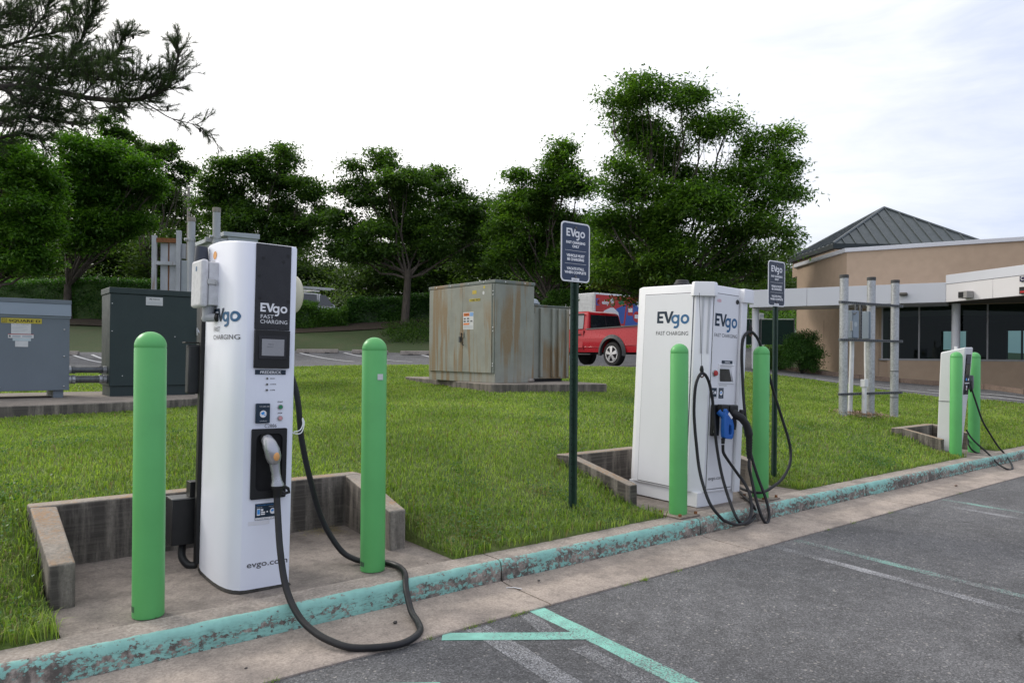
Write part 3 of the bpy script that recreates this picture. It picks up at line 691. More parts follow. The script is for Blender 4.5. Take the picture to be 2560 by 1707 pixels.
printed('reader_print', [tx('TAP CARD HERE', .0055, -.036, .980, white_print, f), disc2(-.0145, .943, .019, white_print, f), rect(-.034, .936, -.031, .952, grey_light, f), rect(.002, .936, .005, .952, grey_light, f), tx('1-877-494-3833', .0045, -.034, .903, white_print, f)], cr)
printed('reader_icon', [([(-.028, .948), (-.012, .957), (-.006, .946), (-.020, .937)], [(0, 1, 2, 3)], F1(.0172), blue_print), ([(-.014, .944), (.000, .936), (.001, .932), (-.013, .938)], [(0, 1, 2, 3)], F1(.0172), blue_print)], cr)
for z, m, w_ in ((.978, green_btn, 'START'), (.917, pink_btn, 'STOP')):
    b = MB().cyl((.083, -.0005, z), (.083, -.008, z), .0145, n=24).build('button_ring', steel, ch1, bevel=.001)
    MB().cyl((.083, -.0081, z), (.083, -.013, z), .0105, n=20).build('button', m, b, bevel=.001)
    printed('button_text', [tx(w_, .0075, .083, z + .0235, black_plastic, F1(.0015), align='CENTER', bold=.02)], ch1)
printed('number_text', [tx('C2886', .0195, -.001, .868, grey_print, F1(.0015), .066)], ch1)
# connector bay: proud frame with a dark well behind it
bay = MB()
outer = rrect(-.070, .488, .122, .863, .008); inner = rrect(-.045, .530, .097, .835, .03); n = len(outer)
vs = [(x, -.012, z) for x, z in outer] + [(x, -.012, z) for x, z in inner] + [(x, -.0005, z) for x, z in outer] + [(x, -.0005, z) for x, z in inner]
fs = []
for k in range(n):
    j = (k + 1) % n; fs += [(k, j, n + j, n + k), (k, 2 * n + k, 2 * n + j, j), (n + k, n + j, 3 * n + j, 3 * n + k)]
bay.add(vs, fs); bo = bay.build('connector_bay', black_plastic, ch1, smooth=30)
MB().add([(x, -.0012, z) for x, z in inner], [tuple(range(n))]).build('bay_well', black_matt, bo, smooth=0)
# silver plug resting in the bay
pl_ring = lambda cx, cy, cz, rx, ry, tilt: [(cx + rx * math.cos(2 * math.pi * k / 18), cy + ry * math.sin(2 * math.pi * k / 18) * math.cos(tilt), cz + ry * math.sin(2 * math.pi * k / 18) * math.sin(tilt)) for k in range(18)]
pl = MB().tube([(.000, -.004, .822), (.004, -.028, .808), (.012, -.050, .782), (.022, -.062, .748), (.030, -.063, .716), (.035, -.058, .692), (.037, -.056, .684)], [.020, .030, .037, .041, .040, .033, .024], 20).build('plug', silver, ch1, smooth=60)
MB().cyl((.002, -.001, .812), (.006, -.03, .806), .031, .029, n=20).build('socket_collar', black_plastic, pl)
MB().sphere((.032, -.100, .722), .017, .009, .023).build('release_button', orange_st, pl)
MB().loft([pl_ring(.036, -.054, .704, .032, .026, 0), pl_ring(.040, -.056, .670, .027, .023, 0), pl_ring(.046, -.058, .630, .024, .021, 0), pl_ring(.052, -.060, .590, .027, .023, 0), pl_ring(.056, -.061, .572, .034, .026, 0), pl_ring(.056, -.061, .560, .035, .027, 0)]).build('plug_handle', silver, pl, smooth=60)
MB().loft([pl_ring(.056, -.061, .561, .036, .028, 0), pl_ring(.056, -.061, .548, .034, .026, 0), pl_ring(.056, -.061, .535, .024, .022, 0), pl_ring(.055, -.061, .50, .020, .020, 0)]).build('cable_gland', black_plastic, pl, smooth=50)
MB().tube([(.07, -.06, .552), (.098, -.058, .552), (.118, -.056, .540), (.124, -.054, .520), (.098, -.056, .516), (.07, -.06, .530)], .009, 8).build('latch_loop', black_plastic, pl)
# lower sticker and web address
f = F1(.0018)
stk = [rect(-.040, .375, .096, .463, navy, f)]
f2 = F1(.0026)
stk += [rect(-.038, .377, .094, .388, white_print, f2), tx('CUSTOMER SERVICE   877-494-3833', .0045, -.034, .380, navy, F1(.0032), .12), tx('START A CHARGE WITH YOUR', .0048, -.034, .452, blue_print, f2), rect(-.030, .400, -.012, .436, white_print, f2), rect(-.028, .406, -.014, .432, blue_print, F1(.0032)), rect(-.008, .422, .004, .434, white_print, f2), rect(-.008, .412, .014, .419, white_print, f2), rect(-.008, .402, .014, .409, white_print, f2), disc2(.026, .417, .0045, white_print, f2), disc2(.056, .418, .016, white_print, f2),
        ([(.046, .424), (.058, .430), (.062, .420), (.050, .413)], [(0, 1, 2, 3)], F1(.0032), blue_print), tx('Phone App', .005, -.032, .441, white_print, f2), tx('Program Card', .005, .034, .441, white_print, f2)]
printed('sticker', stk, ch1)
printed('old_sticker_trace', [rect(-.075, .350, .04, .372, paint('trace_grey', (.68, .68, .72), .6), F1(.0012))], ch1)
printed('web_address', [tx('evgo.com', .032, -.078, .128, grey_print, F1(.0015), .222, .012)], ch1)
# markings and fittings on the curved left side
def side_x(y):
    pts = [(.58, -.158), (.50, -.164), (.36, -.170), (.24, -.171), (.15, -.165), (.08, -.152), (.035, -.132), (.008, -.105)]
    ys = [p[0] for p in pts][::-1]; xs = [p[1] for p in pts][::-1]; return float(np.interp(y, ys, xs))
SD = lambda e: (lambda u, z: (side_x(.58 - u) - e, .58 - u, z))
printed('side_logo', sliced(logo(.315, .235, 1.437, SD(.003), logo_dark, logo_blue, .071), 0, 3.1, .12), ch1)
printed('side_text', sliced([tx('FAST', .027, .232, 1.382, grey_print, SD(.003), .105)], 0, 4, .4), ch1); printed('side_text', sliced([tx('CHARGING', .027, .228, 1.338, grey_print, SD(.003), .318)], 0, 8, .4), ch1)
printed('orange_dot', [disc2(.215, 1.812, .034, orange_st, SD(.002), 22, .0225)], ch1)
jb = bx('junction_box', (-.222, -.162, .292, .478, 1.525, 1.765), box_white, ch1, bevel=.006)
bx('box_lid', (-.264, -.224, .286, .484, 1.515, 1.777), box_white, jb, bevel=.016, seg=4)
bx('mounting_flange', (-.170, -.163, .276, .49, 1.505, 1.787), box_white, jb, bevel=.002)
bx('latch', (-.232, -.188, .281, .2915, 1.640, 1.668), steel, jb, bevel=.002); bx('latch_plate', (-.187, -.178, .284, .2915, 1.637, 1.664), steel, jb, bevel=.001)
printed('box_badge', [([(0, 0), (1, 0), (1, 1), (0, 1)], [(0, 1, 2, 3)], lambda a, b: (-.2655, .39 - .02 * a, 1.715 + .026 * b), logo_blue)], jb)
MB().lathe([(.040, 1.772), (.034, 1.865), (.032, 1.873), (.020, 1.876)], 20, -.20, .52).build('antenna', antenna_mat, ch1)
bx('antenna_bracket', (-.235, -.15, .47, .56, 1.765, 1.773), steel, ch1)
MB().loft([pl_ring(-.205, .345, 1.524, .034, .034, 0), pl_ring(-.207, .345, 1.47, .030, .032, 0), pl_ring(-.212, .345, 1.452, .029, .03, 0), pl_ring(-.214, .345, 1.436, .020, .022, 0)]).build('conduit_elbow', grey_pvc, ch1, smooth=60)
MB().tube([(-.212, .335, 1.458), (-.19, .31, 1.458), (-.168, .285, 1.46)], [.024, .023, .020], 12).build('conduit_body', grey_pvc, ch1)
MB().cyl((-.176, .292, 1.46), (-.166, .28, 1.46), .024, n=16).build('lock_nut', black_plastic, ch1)
MB().sphere((.222, .205, 1.612), .058, .075, .112, 24, 16).build('siren_dome', cream, ch1, smooth=80); MB().cyl((.16, .205, 1.612), (.20, .205, 1.612), .05, n=16).build('siren_base', grey_pvc, ch1)
# rear fittings that show past the left edge
bx('cable_shelf', (-.245, -.10, .635, .70, 1.318, 1.326), black_plastic, ch1, bevel=.001)
MB().box(-.225, -.05, .63, .70, 1.022, 1.31).build('rear_box', paint('rear_box_grey', (.025, .027, .03), .6), ch1, bevel=.01)
bx('power_box', (-.285, -.10, .66, .79, .135, .400), black_plastic, ch1, bevel=.003)
bx('power_box_lid', (-.290, -.10, .655, .795, .401, .409), paint('brushed_dark_lid', (.16, .16, .16), .35, metal=.7), ch1, bevel=.001)
bx('power_box_stub', (-.19, -.10, .66, .74, .411, .50), black_plastic, ch1, bevel=.003)
MB().tube(spline([(-.20, .74, .135), (-.215, .70, .06), (-.19, .66, .015), (-.15, .63, .012)]), .022, 10).build('power_conduit', rubber, ch1)
# charging cable 1
C1 = [(1.62, 4.40, 1.50), (1.68, 4.32, 1.30), (1.735, 4.20, 1.05), (1.765, 4.18, .76), (1.82, 4.18, .52), (1.905, 4.20, .27), (2.00, 4.15, .085), (2.07, 4.08, .026), (2.13, 4.02, .018), (2.20, 3.93, .018), (2.215, 3.82, .018), (2.165, 3.66, .022), (2.115, 3.56, -.03), (2.07, 3.43, -.105), (2.03, 3.29, -.124), (1.975, 3.19, -.128),
      (1.86, 3.125, -.130), (1.75, 3.135, -.130), (1.62, 3.205, -.126), (1.555, 3.285, -.110), (1.51, 3.40, -.085), (1.482, 3.53, -.035), (1.470, 3.66, .07), (1.476, 3.76, .24), (1.492, 3.84, .42), (1.498, 3.868, .50), (1.499, 3.869, .53)]
cb = MB().tube(spline(C1, 8), .0172, 14).build('charging_cable', rubber, smooth=60)
props(cb, 'thick black cable looping from the nearest charger over the kerb to the gutter', 'cable', 'charging cables')
tie = MB().tube(spline([(1.615, 4.05, .84), (1.66, 4.02, .815), (1.70, 4.03, .82), (1.745, 4.10, .86), (1.752, 4.13, .885), (1.735, 4.10, .89), (1.72, 4.06, .86), (1.69, 4.03, .832), (1.65, 4.02, .826)], 6), .0035, 6).build('cable_tie', white_print, smooth=60)
props(tie, 'white loop of cord around the cable beside the nearest charger', 'cable tie')

# ================================================================ MIDDLE CHARGER
ch2 = thing('ev_charger', 'boxy white charger with blue plug, red button and two hanging cables', 'charger', (5.106, 3.872, 0), (.020, .030, 0), group='fast chargers')
b2 = ch2
def w2(x, y, z): return Vector((5.106, 3.872, 0)) + Matrix.Rotation(.030, 3, 'Y') @ (Matrix.Rotation(.020, 3, 'X') @ Vector((x, y, z)))
bx('plinth', (.012, .520, .010, .775, .0, .125), ch_white2, ch2, bevel=.004)
cut = .095
body = [(.560, .0), (.565, .04), (.565, .72), (.50, .80), (.06, .80), (-.012, .70), (-.012, cut), (cut - .012, -.002)]
zt = 1.885
MB().loft([[(x, y, .122) for x, y in body], [(x, y, zt - .01) for x, y in body], [(x * .985 + .004, y * .985 + .006, zt + .002) for x, y in body]]).build('housing', ch_white2, b2, bevel=.005)
bx('front_door', (cut + .012, .455, -.0085, -.0025, .150, 1.815), ch_white2, b2, bevel=.002)
bx('door_gap', (cut + .006, .461, -.0035, -.0022, .144, 1.821), paint('gap_dark', (.10, .10, .11), .8), b2, bevel=0)
bx('side_door_gap', (-.0135, -.0122, .112, .655, .134, 1.816), MATS['gap_dark'], b2, bevel=0)
bx('side_door', (-.019, -.0136, .118, .649, .140, 1.810), ch_white2, b2, bevel=.002)
bx('right_column', (.474, .560, -.030, -.0025, .10, 1.86), ch_white2, b2, bevel=.006)
bx('lower_door_lip', (cut, .46, -.006, -.0024, .125, .140), ch_white2, b2, bevel=.001)
# retractor caps on both front corners
def cap(name, pts, z0, z1):
    cx = sum(p[0] for p in pts) / len(pts); cy = sum(p[1] for p in pts) / len(pts)
    MB().loft([[(cx + (x - cx) * 1.06, cy + (y - cy) * 1.06, z0) for x, y in pts], [(x, y, z1 - .01) for x, y in pts], [(cx + (x - cx) * .94, cy + (y - cy) * .94, z1) for x, y in pts]]).build(name, ch_white2, b2, bevel=.003)
cap('retractor_cap', [(cut + .015, -.03), (cut + .015, .06), (.04, .13), (-.03, .13), (-.045, .09), (cut - .045, -.045)], 1.785, 1.905)
cap('retractor_cap', [(.475, -.05), (.60, -.05), (.66, -.02), (.66, .06), (.475, .06)], 1.765, 1.885)
for dx in (-.001, .051): MB().add([(cut - .012 - .012 - dx * .72 - .004, -.002 + .010 + dx * .72 - .004, 1.30), (cut - .012 - .024 - dx * .72 - .004, -.002 + .022 + dx * .72 - .004, 1.30), (cut - .012 - .024 - dx * .72 - .004, -.002 + .022 + dx * .72 - .004, 1.78), (cut - .012 - .012 - dx * .72 - .004, -.002 + .010 + dx * .72 - .004, 1.78)], [(0, 1, 2, 3)]).build('guide_strip', paint('guide_grey', (.50, .51, .54), .5), b2, smooth=0)
MB().lathe([(.072, 1.885), (.072, 1.925), (.060, 1.935), (.058, 1.95), (.05, 1.957), (.02, 1.96)], 24, .20, .42).build('roof_vent', paint('vent_black', (.03, .03, .033), .5), b2)
G1 = F1(.0098); SX = lambda e: (lambda u, z: (-e, .66 - u, z))
printed('logo', logo(.318, .125, 1.540, G1, logo_dark, logo_blue, .108), b2)
printed('logo_text', [tx('FAST CHARGING', .032, .120, 1.448, grey_print, G1, .325)], b2)
printed('maker_text', [tx('ABB', .026, .140, 1.745, pink_print, G1, .062, .03)], b2)
printed('side_logo', logo(.352, .158, 1.555, SX(.0205), logo_dark, logo_blue, .104), b2)
printed('side_text', [tx('FAST CHARGING', .036, .150, 1.450, grey_print, SX(.0205), .352)], b2)
MB().cyl((.432, -.0085, 1.765), (.432, -.014, 1.765), .020, n=24).build('door_lock', black_plastic, b2)
bx('name_plate', (.243, .395, -.0125, -.0088, 1.222, 1.249), navy, b2, bevel=.001)
printed('plate_text', [tx('RAMON', .014, .283, 1.2285, white_print, F1(.0132), .072, .02)], b2)
# hooded screen, tilted back in a wedge recess built proud of the door
hood = MB(); hx0, hx1 = .200, .430
hood.add([(hx0, -.009, 1.217), (hx1, -.009, 1.217), (hx1, -.009, 1.05), (hx0, -.009, 1.05), (hx0 + .006, -.020, 1.213), (hx1 - .006, -.020, 1.213), (hx1 - .006, -.020, 1.054), (hx0 + .006, -.020, 1.054), (hx0 + .02, -.0095, 1.190), (hx1 - .055, -.0095, 1.190), (hx1 - .022, -.019, 1.066), (hx0 + .02, -.019, 1.066)],
         [(0, 1, 5, 4), (1, 2, 6, 5), (2, 3, 7, 6), (3, 0, 4, 7), (4, 5, 9, 8), (5, 6, 10, 9), (6, 7, 11, 10), (7, 4, 8, 11)])
hb = hood.build('screen_hood', ch_white2, b2, smooth=0)
MB().add([(hx0 + .005, -.0208, 1.176), (hx1 - .088, -.0208, 1.176), (hx1 - .050, -.0235, 1.070), (hx0 + .012, -.0235, 1.070)], [(0, 1, 2, 3)]).build('screen', paint('dark_screen', (.035, .034, .030), .12, var=.5, scale=8), hb, smooth=0)
MB().cyl((.118 + .03, -.0085, 1.137), (.148, -.018, 1.137), .029, n=24).build('button_ring', steel, b2, bevel=.002)
MB().cyl((.148, -.018, 1.137), (.148, -.032, 1.137), .023, n=24).build('stop_button', red_btn, b2, bevel=.004)
G2 = F1(.0105)
printed('sticker', [rect(.070 + .03, .925, .19, 1.012, navy, G1), rect(.108, .955, .124, .992, blue_print, G2), rect(.130, .975, .142, .99, white_print, G2), rect(.130, .96, .15, .968, white_print, G2), disc2(.168, .972, .013, white_print, G2), rect(.102, .927, .188, .934, white_print, G2)], b2)
printed('sticker', [rect(.218, .922, .288, 1.012, navy, G1), disc2(.253, .968, .021, white_print, G2), ([(.238, .972), (.254, .982), (.262, .970), (.246, .960)], [(0, 1, 2, 3)], F1(.0112), blue_print), tx('TAP CARD HERE', .006, .228, .996, white_print, G2), tx('877-494-3833', .005, .230, .932, white_print, G2)], b2)
printed('sticker', [rect(.22, 1.026, .33, 1.040, label_white, G1)], b2)
printed('web_address', [tx('evgo.com', .030, .125, .226, grey_print, G1, .200, .012)], b2)
hol = bx('plug_holster', (.085 + .03, .205, -.045, -.009, .605, .87), black_plastic, b2, bevel=.008)
bx('holster_hood', (.150, .245, -.105, -.046, .815, .875), black_plastic, hol, bevel=.008); bx('holster_hood', (.255, .365, -.115, -.046, .80, .872), black_plastic, hol, bevel=.010)
bx('holster_window', (.118, .140, -.0465, -.0455, .635, .675), label_white, hol, bevel=0)
# blue plug with a hand loop
def slab(poly, y0, y1): return MB().prism(poly, y0, y1, 'y')
U0, Zb = .155, .58          # plug drawn in its own x/z
outer = [(.005, .255), (.040, .262), (.085, .225), (.150, .170), (.178, .120), (.183, .060), (.172, .015), (.150, .002), (.045, .010), (.020, .020), (.008, .075)]
mbp = MB(); hole = [(.095, .130), (.130, .115), (.146, .070), (.140, .040), (.095, .045), (.088, .085)]
outer = [(x * .80, z) for x, z in outer]; hole = [(x * .80, z) for x, z in hole]
vsO = [Vector((x, z)) for x, z in outer]; vsH = [Vector((x, z)) for x, z in hole]
res = delaunay_2d_cdt(vsO + vsH, [(i, (i + 1) % len(outer)) for i in range(len(outer))] + [(len(outer) + i, len(outer) + (i + 1) % len(hole)) for i in range(len(hole))], [], 1, 1e-6)
def in_hole(f_):
    c = sum((res[0][i] for i in f_), Vector((0, 0))) / len(f_); k_ = False
    for i in range(len(hole)):
        (xa, ya), (xb, yb) = hole[i], hole[(i + 1) % len(hole)]
        if (ya > c.y) != (yb > c.y) and c.x < (xb - xa) * (c.y - ya) / (yb - ya) + xa: k_ = not k_
    return k_
RF_ = [f_ for f_ in res[2] if not in_hole(f_)]; nv = len(res[0])
for yy in (-.125, -.083): mbp.v += [(U0 + v.x, yy, Zb + v.y) for v in res[0]]
mbp.f += [tuple(f_) for f_ in RF_] + [tuple(i + nv for i in f_)[::-1] for f_ in RF_]
from collections import Counter
ec = Counter()
for f_ in RF_:
    for a, b in zip(f_, list(f_[1:]) + [f_[0]]): ec[(min(a, b), max(a, b))] += 1
mbp.f += [(a, b, b + nv, a + nv) for (a, b), c_ in ec.items() if c_ == 1]; mbp.mi = [0] * len(mbp.f)
bp = mbp.build('blue_plug', blue_plug, ch2, bevel=.006, seg=3)
MB().tube([(U0 + .010, -.06, Zb + .24), (U0 + .03, -.10, Zb + .20), (U0 + .05, -.104, Zb + .12)], [.034, .032, .024], 14).build('plug_nose', blue_plug, bp)
MB().cyl((U0 + .022, -.104, Zb + .012), (U0 + .022, -.104, Zb - .035), .017, .014).build('cable_gland', black_plastic, bp)
printed('plug_label', [([(0, 0), (1, 0), (1, 1), (0, 1)], [(0, 1, 2, 3)], lambda a, b: (U0 + .045 + .055 * a + .014 * b, -.1262, Zb + .218 - .045 * a + .016 * b), white_print)], bp)
# black plug
kp = MB().tube([(.295, -.055, .815), (.315, -.11, .80), (.360, -.15, .765), (.400, -.17, .715), (.422, -.18, .66), (.430, -.182, .62)], [.036, .037, .034, .032, .034, .036], 14).build('black_plug', black_plastic, ch2, smooth=60)
MB().box(.355, .395, -.155, -.125, .795, .835).build('trigger', black_plastic, kp, bevel=.006)
MB().tube([(.32, -.10, .78), (.332, -.10, .70), (.328, -.10, .66)], [.022, .02, .016], 10).build('lower_grip', black_plastic, kp)
MB().tube([(.430, -.182, .625), (.434, -.183, .60), (.442, -.184, .50), (.450, -.186, .42)], [.034, .028, .025, .021], 14).build('strain_relief', black_plastic, kp)
for k in range(6): MB().cyl((.436 + .0015 * k, -.184, .585 - .024 * k), (.4365 + .0015 * k, -.184, .577 - .024 * k), .0295 - .0008 * k, n=16).build('relief_rib', black_plastic, kp)
# the two hanging cables and their strings
def gp(px, py, z):
    r_, up = ray(px, py); t = (z - CH) / up; return Vector((t * (DX + r_ * RX), t * (DY + r_ * RY), z))
def s5(a, b): return 1740 + a / 4.61, 980 + b / 4.61
def s7(a, b): return 1550 + a / 2.34, 680 + b / 2.34
def onY(p, Y):
    r_, up = ray(*p); t = Y / (DY + r_ * RY); return Vector((t * (DX + r_ * RX), Y, CH + t * up))
A = [(s5(484, 1125), 4.16), (s5(540, 1190), 'g'), (s5(600, 1245), 'g'), (s5(655, 1300), 'g'), (s5(684, 1390), 3.62), (s5(640, 1480), 3.565), (s5(550, 1520), 3.555), (s5(470, 1450), 3.56), (s5(380, 1230), 3.66), (s5(300, 960), 3.74), (s5(250, 700), 3.78), (s5(222, 480), 3.79), (s5(204, 240), 3.80), (s5(185, 40), 3.80),
     (s7(540, 740), 3.80), (s7(525, 660), 3.80), (s7(505, 610), 3.80), (s7(481, 592), 3.80), (s7(458, 615), 3.80), (s7(440, 680), 3.80), (s7(433, 800), 3.80), (s7(437, 900), 3.79), (s7(447, 1010), 3.77), (s7(462, 1140), 3.74), (s7(488, 1250), 3.68), (s7(530, 1360), 3.61), (s7(590, 1435), 3.565), (s5(350, 1490), 3.545), (s5(480, 1526), 3.535), (s5(600, 1480), 3.54), (s5(640, 1350), 3.57), (s5(620, 1180), 3.62), (s5(560, 1050), 3.68), (s5(480, 940), 3.72), (s5(380, 800), 3.75), (s5(318, 700), 3.762)]
PA = [gp(*p, .015) if Y == 'g' else onY(p, Y) for p, Y in A] + [w2(U0 + .022, -.104, Zb - .045)]
ca = MB().tube(spline(PA, 7), .0128, 12).build('charging_cable', rubber, smooth=60)
props(ca, 'black cable hanging from the left corner of the middle charger to its blue plug', 'cable', 'charging cables')
Bc = [(s5(484, 1088), 4.10), (s5(560, 1125), 3.90), (s5(700, 1158), 3.68), (s5(800, 1140), 3.655), (s5(890, 1085), 3.65), (s5(990, 1000), 3.65), (s5(1070, 860), 3.66), (s5(1092, 700), 3.68), (s5(1060, 520), 3.70), (s5(1000, 330), 3.73), (s5(950, 170), 3.75), (s5(895, 0), 3.77),
      (s7(845, 500), 3.79), (s7(815, 410), 3.80), (s7(790, 368), 3.80), (s7(765, 349), 3.80), (s7(737, 362), 3.80), (s7(719, 400), 3.80), (s7(713, 480), 3.80), (s7(717, 620), 3.79), (s5(548, 60), 3.77), (s5(565, 250), 3.75), (s5(600, 560), 3.72), (s5(650, 780), 3.68), (s5(720, 1000), 3.64), (s5(785, 1170), 3.60), (s5(830, 1320), 3.57), (s5(843, 1440), 3.55), (s5(812, 1508), 3.54), (s5(765, 1450), 3.55), (s5(715, 1310), 3.58), (s5(680, 1180), 3.61), (s5(640, 1000), 3.65), (s5(612, 860), 3.665)]
PB = [onY(p, Y) for p, Y in Bc] + [w2(.452, -.186, .44)]
cbb = MB().tube(spline(PB, 7), .0128, 12).build('charging_cable', rubber, smooth=60)
props(cbb, 'black cable hanging from the right corner of the middle charger, looping past the bollard', 'cable', 'charging cables')
for a, b, lab in ((s7(464, 122), s7(478, 556), 'thin grey string from the left corner cap of the middle charger to its cable'), (s7(738, 150), s7(763, 318), 'thin grey string from the right corner cap of the middle charger to its cable')):
    st = thing('hanger', lab, 'cable hanger', tuple(onY(b, 3.80)), group='cable hangers of the middle charger')
    p1 = onY(a, 3.82) - onY(b, 3.80)
    MB().cyl((0, 0, 0), p1, .0026, n=6).build('string', grey_print, st)
    MB().tube([(0, 0, .012), (0, 0, -.02), (.004, 0, -.045)], [.010, .017, .014], 10).build('knot', black_plastic, st)
    v_, f_ = ring_geo(0, 0, .026, .017, n=16)
    MB().tube([(.004 + .022 * math.cos(R(t)), 0, -.062 + .022 * math.sin(R(t))) for t in range(0, 361, 30)], .006, 8).build('clamp_ring', paint('clamp_brownish', (.10, .05, .04), .5), st)

# ================================================================ FARTHEST CHARGER
ch3 = thing('ev_charger', 'narrow white leaning charger between the two rightmost bollards', 'charger', (10.80, 3.98, 0), group='fast chargers')
def q3(z): k = z / 1.43; return [(0 - .02 * k, 0 - .10 * k), (.16 + .085 * k, 0 - .10 * k), (.17 + .085 * k, .03 - .10 * k), (.17 + .08 * k, .24 - .04 * k), (0 - .02 * k, .26 - .05 * k)]
MB().loft([[(x, y, z + (0 if z < 1.3 else (.0 if y < 0 else -.07))) for x, y in q3(z)] for z in (.02, .5, 1.0, 1.32, 1.43)]).build('housing', paint('charger3_white', (.66, .67, .68), .35, var=.03, scale=3), ch3, bevel=.02, seg=4)
def f3(z, e=.004): k = z / 1.43; return lambda x, zz: (x - .02 * zz / 1.43 + .085 * 0, -.10 * zz / 1.43 - e, zz)
ff = f3(0)
printed('front_panel', [rect(.035, .80, .205, 1.335, ch_dark, ff)], ch3)
ff2 = f3(0, .008)
printed('front_print', [rect(.05, 1.06, .19, 1.20, screen_grey if False else paint('screen_dim', (.06, .065, .05), .2), ff2), rect(.05, 1.21, .19, 1.325, paint('panel_slate', (.05, .055, .07), .3), ff2), disc2(.16, 1.0, .018, white_print, ff2), rect(.07, .985, .11, 1.02, blue_print, ff2), rect(.04, .945, .20, .957, white_print, ff2), rect(.10, .86, .135, .92, white_print, ff2), disc2(.117, .88, .01, red_btn, f3(0, .01))], ch3)
bx('body_seam', (-.016, -.0125, -.03, .235, .700, .706), grey_print, ch3, bevel=0)
bx('top_sensor', (.06, .10, .04, .07, 1.385, 1.44), label_white, ch3)
MB().loft([[( .255, y, z) for y, z in ((-.10, 1.06), (.02, 1.06), (.02, .86), (-.10, .86))], [(.30, y, z) for y, z in ((-.09, 1.03), (.0, 1.03), (.0, .90), (-.09, .90))]]).build('plug_socket', paint('socket_grey', (.14, .14, .16), .5), ch3, bevel=.01)
MB().tube([(.28, -.06, .90), (.275, -.07, .83)], [.025, .018], 10).build('plug_gland', black_plastic, ch3)
def r6(a, b): return 2300 + a / 4.354, 840 + b / 4.354
C3 = [(r6(558, 490), 3.91), (r6(565, 580), 3.88), (r6(610, 720), 3.84), (r6(680, 920), 3.79), (r6(760, 1060), 3.74), (r6(850, 1200), 3.69), (r6(930, 1290), 3.65), (r6(985, 1370), 3.52), (r6(1008, 1430), 3.42), (r6(985, 1453), 3.40), (r6(920, 1435), 3.44), (r6(840, 1380), 3.56), (r6(770, 1305), 3.66), (r6(700, 1240), 3.74), (r6(610, 1160), 3.82), (r6(550, 1095), 3.88), (r6(505, 1020), 3.94)]
c3 = MB().tube(spline([onY(p, Y) for p, Y in C3], 6), .0115, 8).build('charging_cable', rubber, smooth=60)
props(c3, 'black cable drooping from the plug of the farthest charger down onto the kerb', 'cable', 'charging cables')
C4 = [(r6(520, 1110), 4.02), (r6(530, 1180), 3.97), (r6(570, 1240), 3.93), (r6(640, 1275), 3.88), (r6(760, 1280), 3.82), (r6(880, 1270), 3.78), (r6(932, 1275), 3.73), (r6(905, 1305), 3.74), (r6(800, 1290), 3.80), (r6(690, 1262), 3.90), (r6(560, 1262), 4.02), (r6(480, 1255), 4.10)]
c4 = MB().tube(spline([onY(p, Y) for p, Y in C4], 6), .0115, 8).build('charging_cable', rubber, smooth=60)
props(c4, 'flat coil of black cable lying on the pad behind the rightmost bollard', 'cable', 'charging cables')

# ================================================================ SIGNS
def sign(x, y, z0, z1, ztop, label, face):
    t = thing('sign_post', label, 'sign', (x, y, z0 - .3), group='charging signs on green posts'); H = ztop - z0 + .3; o = -(z0 - .3)
    prof = [(-.042, .0), (-.024, .0), (-.014, .022), (.014, .022), (.024, .0), (.042, .0), (.042, .004), (.026, .004), (.017, .027), (-.017, .027), (-.026, .004), (-.042, .004)]
    post = MB().prism(prof, 0, H - .02).build('post', post_green, t)
    mb = MB()
    for k in range(int((H - .5) / .0508)):
        z = .42 + k * .0508; mb.box(-.0045, .0045, .0205, .0222, z, z + .010)
    mb.build('bolt_holes', black_matt, post, smooth=0)['kind'] = 'stuff'
    Wd, Hd = .1525, .4572; zc = z1
    sg = MB().prism(rrect(-Wd, zc - z0 + .3, Wd, zc + Hd - z0 + .3, .035), -.006, -.0035, 'y').build('sign_panel', white_print, t)
    b0 = zc - z0 + .3; fn = lambda e: (lambda u, z: (u, -e, b0 + z))
    poly = rrect(-Wd + .011, .011, Wd - .011, Hd - .011, .028)
    geos = [(poly, [tuple(range(len(poly)))], fn(.0065), face)]
    f = fn(.0072)
    geos += logo(.197, -.099, .347, f, white_print, white_print, .062)
    geos += [tx('FAST CHARGING', .0195, 0, .292, white_print, f, .202, .05, 'CENTER'), tx('ONLY', .0195, 0, .263, white_print, f, None, .05, 'CENTER'),
             tx('VEHICLE MUST', .0195, 0, .192, white_print, f, .192, .05, 'CENTER'), tx('BE CHARGING', .0195, 0, .163, white_print, f, .178, .05, 'CENTER'),
             tx('VACATE STALL', .0195, 0, .092, white_print, f, .185, .05, 'CENTER'), tx('WHEN COMPLETE', .0195, 0, .063, white_print, f, .228, .05, 'CENTER'),
             rect(-.112, .2385, .112, .2405, white_print, f), rect(-.112, .1385, .112, .1405, white_print, f), rect(-.042, .008, .040, .030, white_print, f), tx('evgo.com', .0085, -.028, .014, grey_print, fn(.0079))]
    printed('sign_face', geos, sg)
    for zz in (.415, .040): MB().sphere((0, -.010, b0 + zz), .011, .008, .011, 12, 8).build('bolt', grey_print, sg)
    return t
s1 = sign(3.945, 4.157, .10, 1.837, 2.28, 'navy charging sign on a green post in the grass left of the middle charger', navy_sign)
s2 = sign(6.755, 4.172, .12, 1.785, 2.225, 'smaller-looking navy charging sign right of the middle charger, before the building', paint('sign_navy_dark', (.012, .022, .045), .3, var=.1, scale=2))


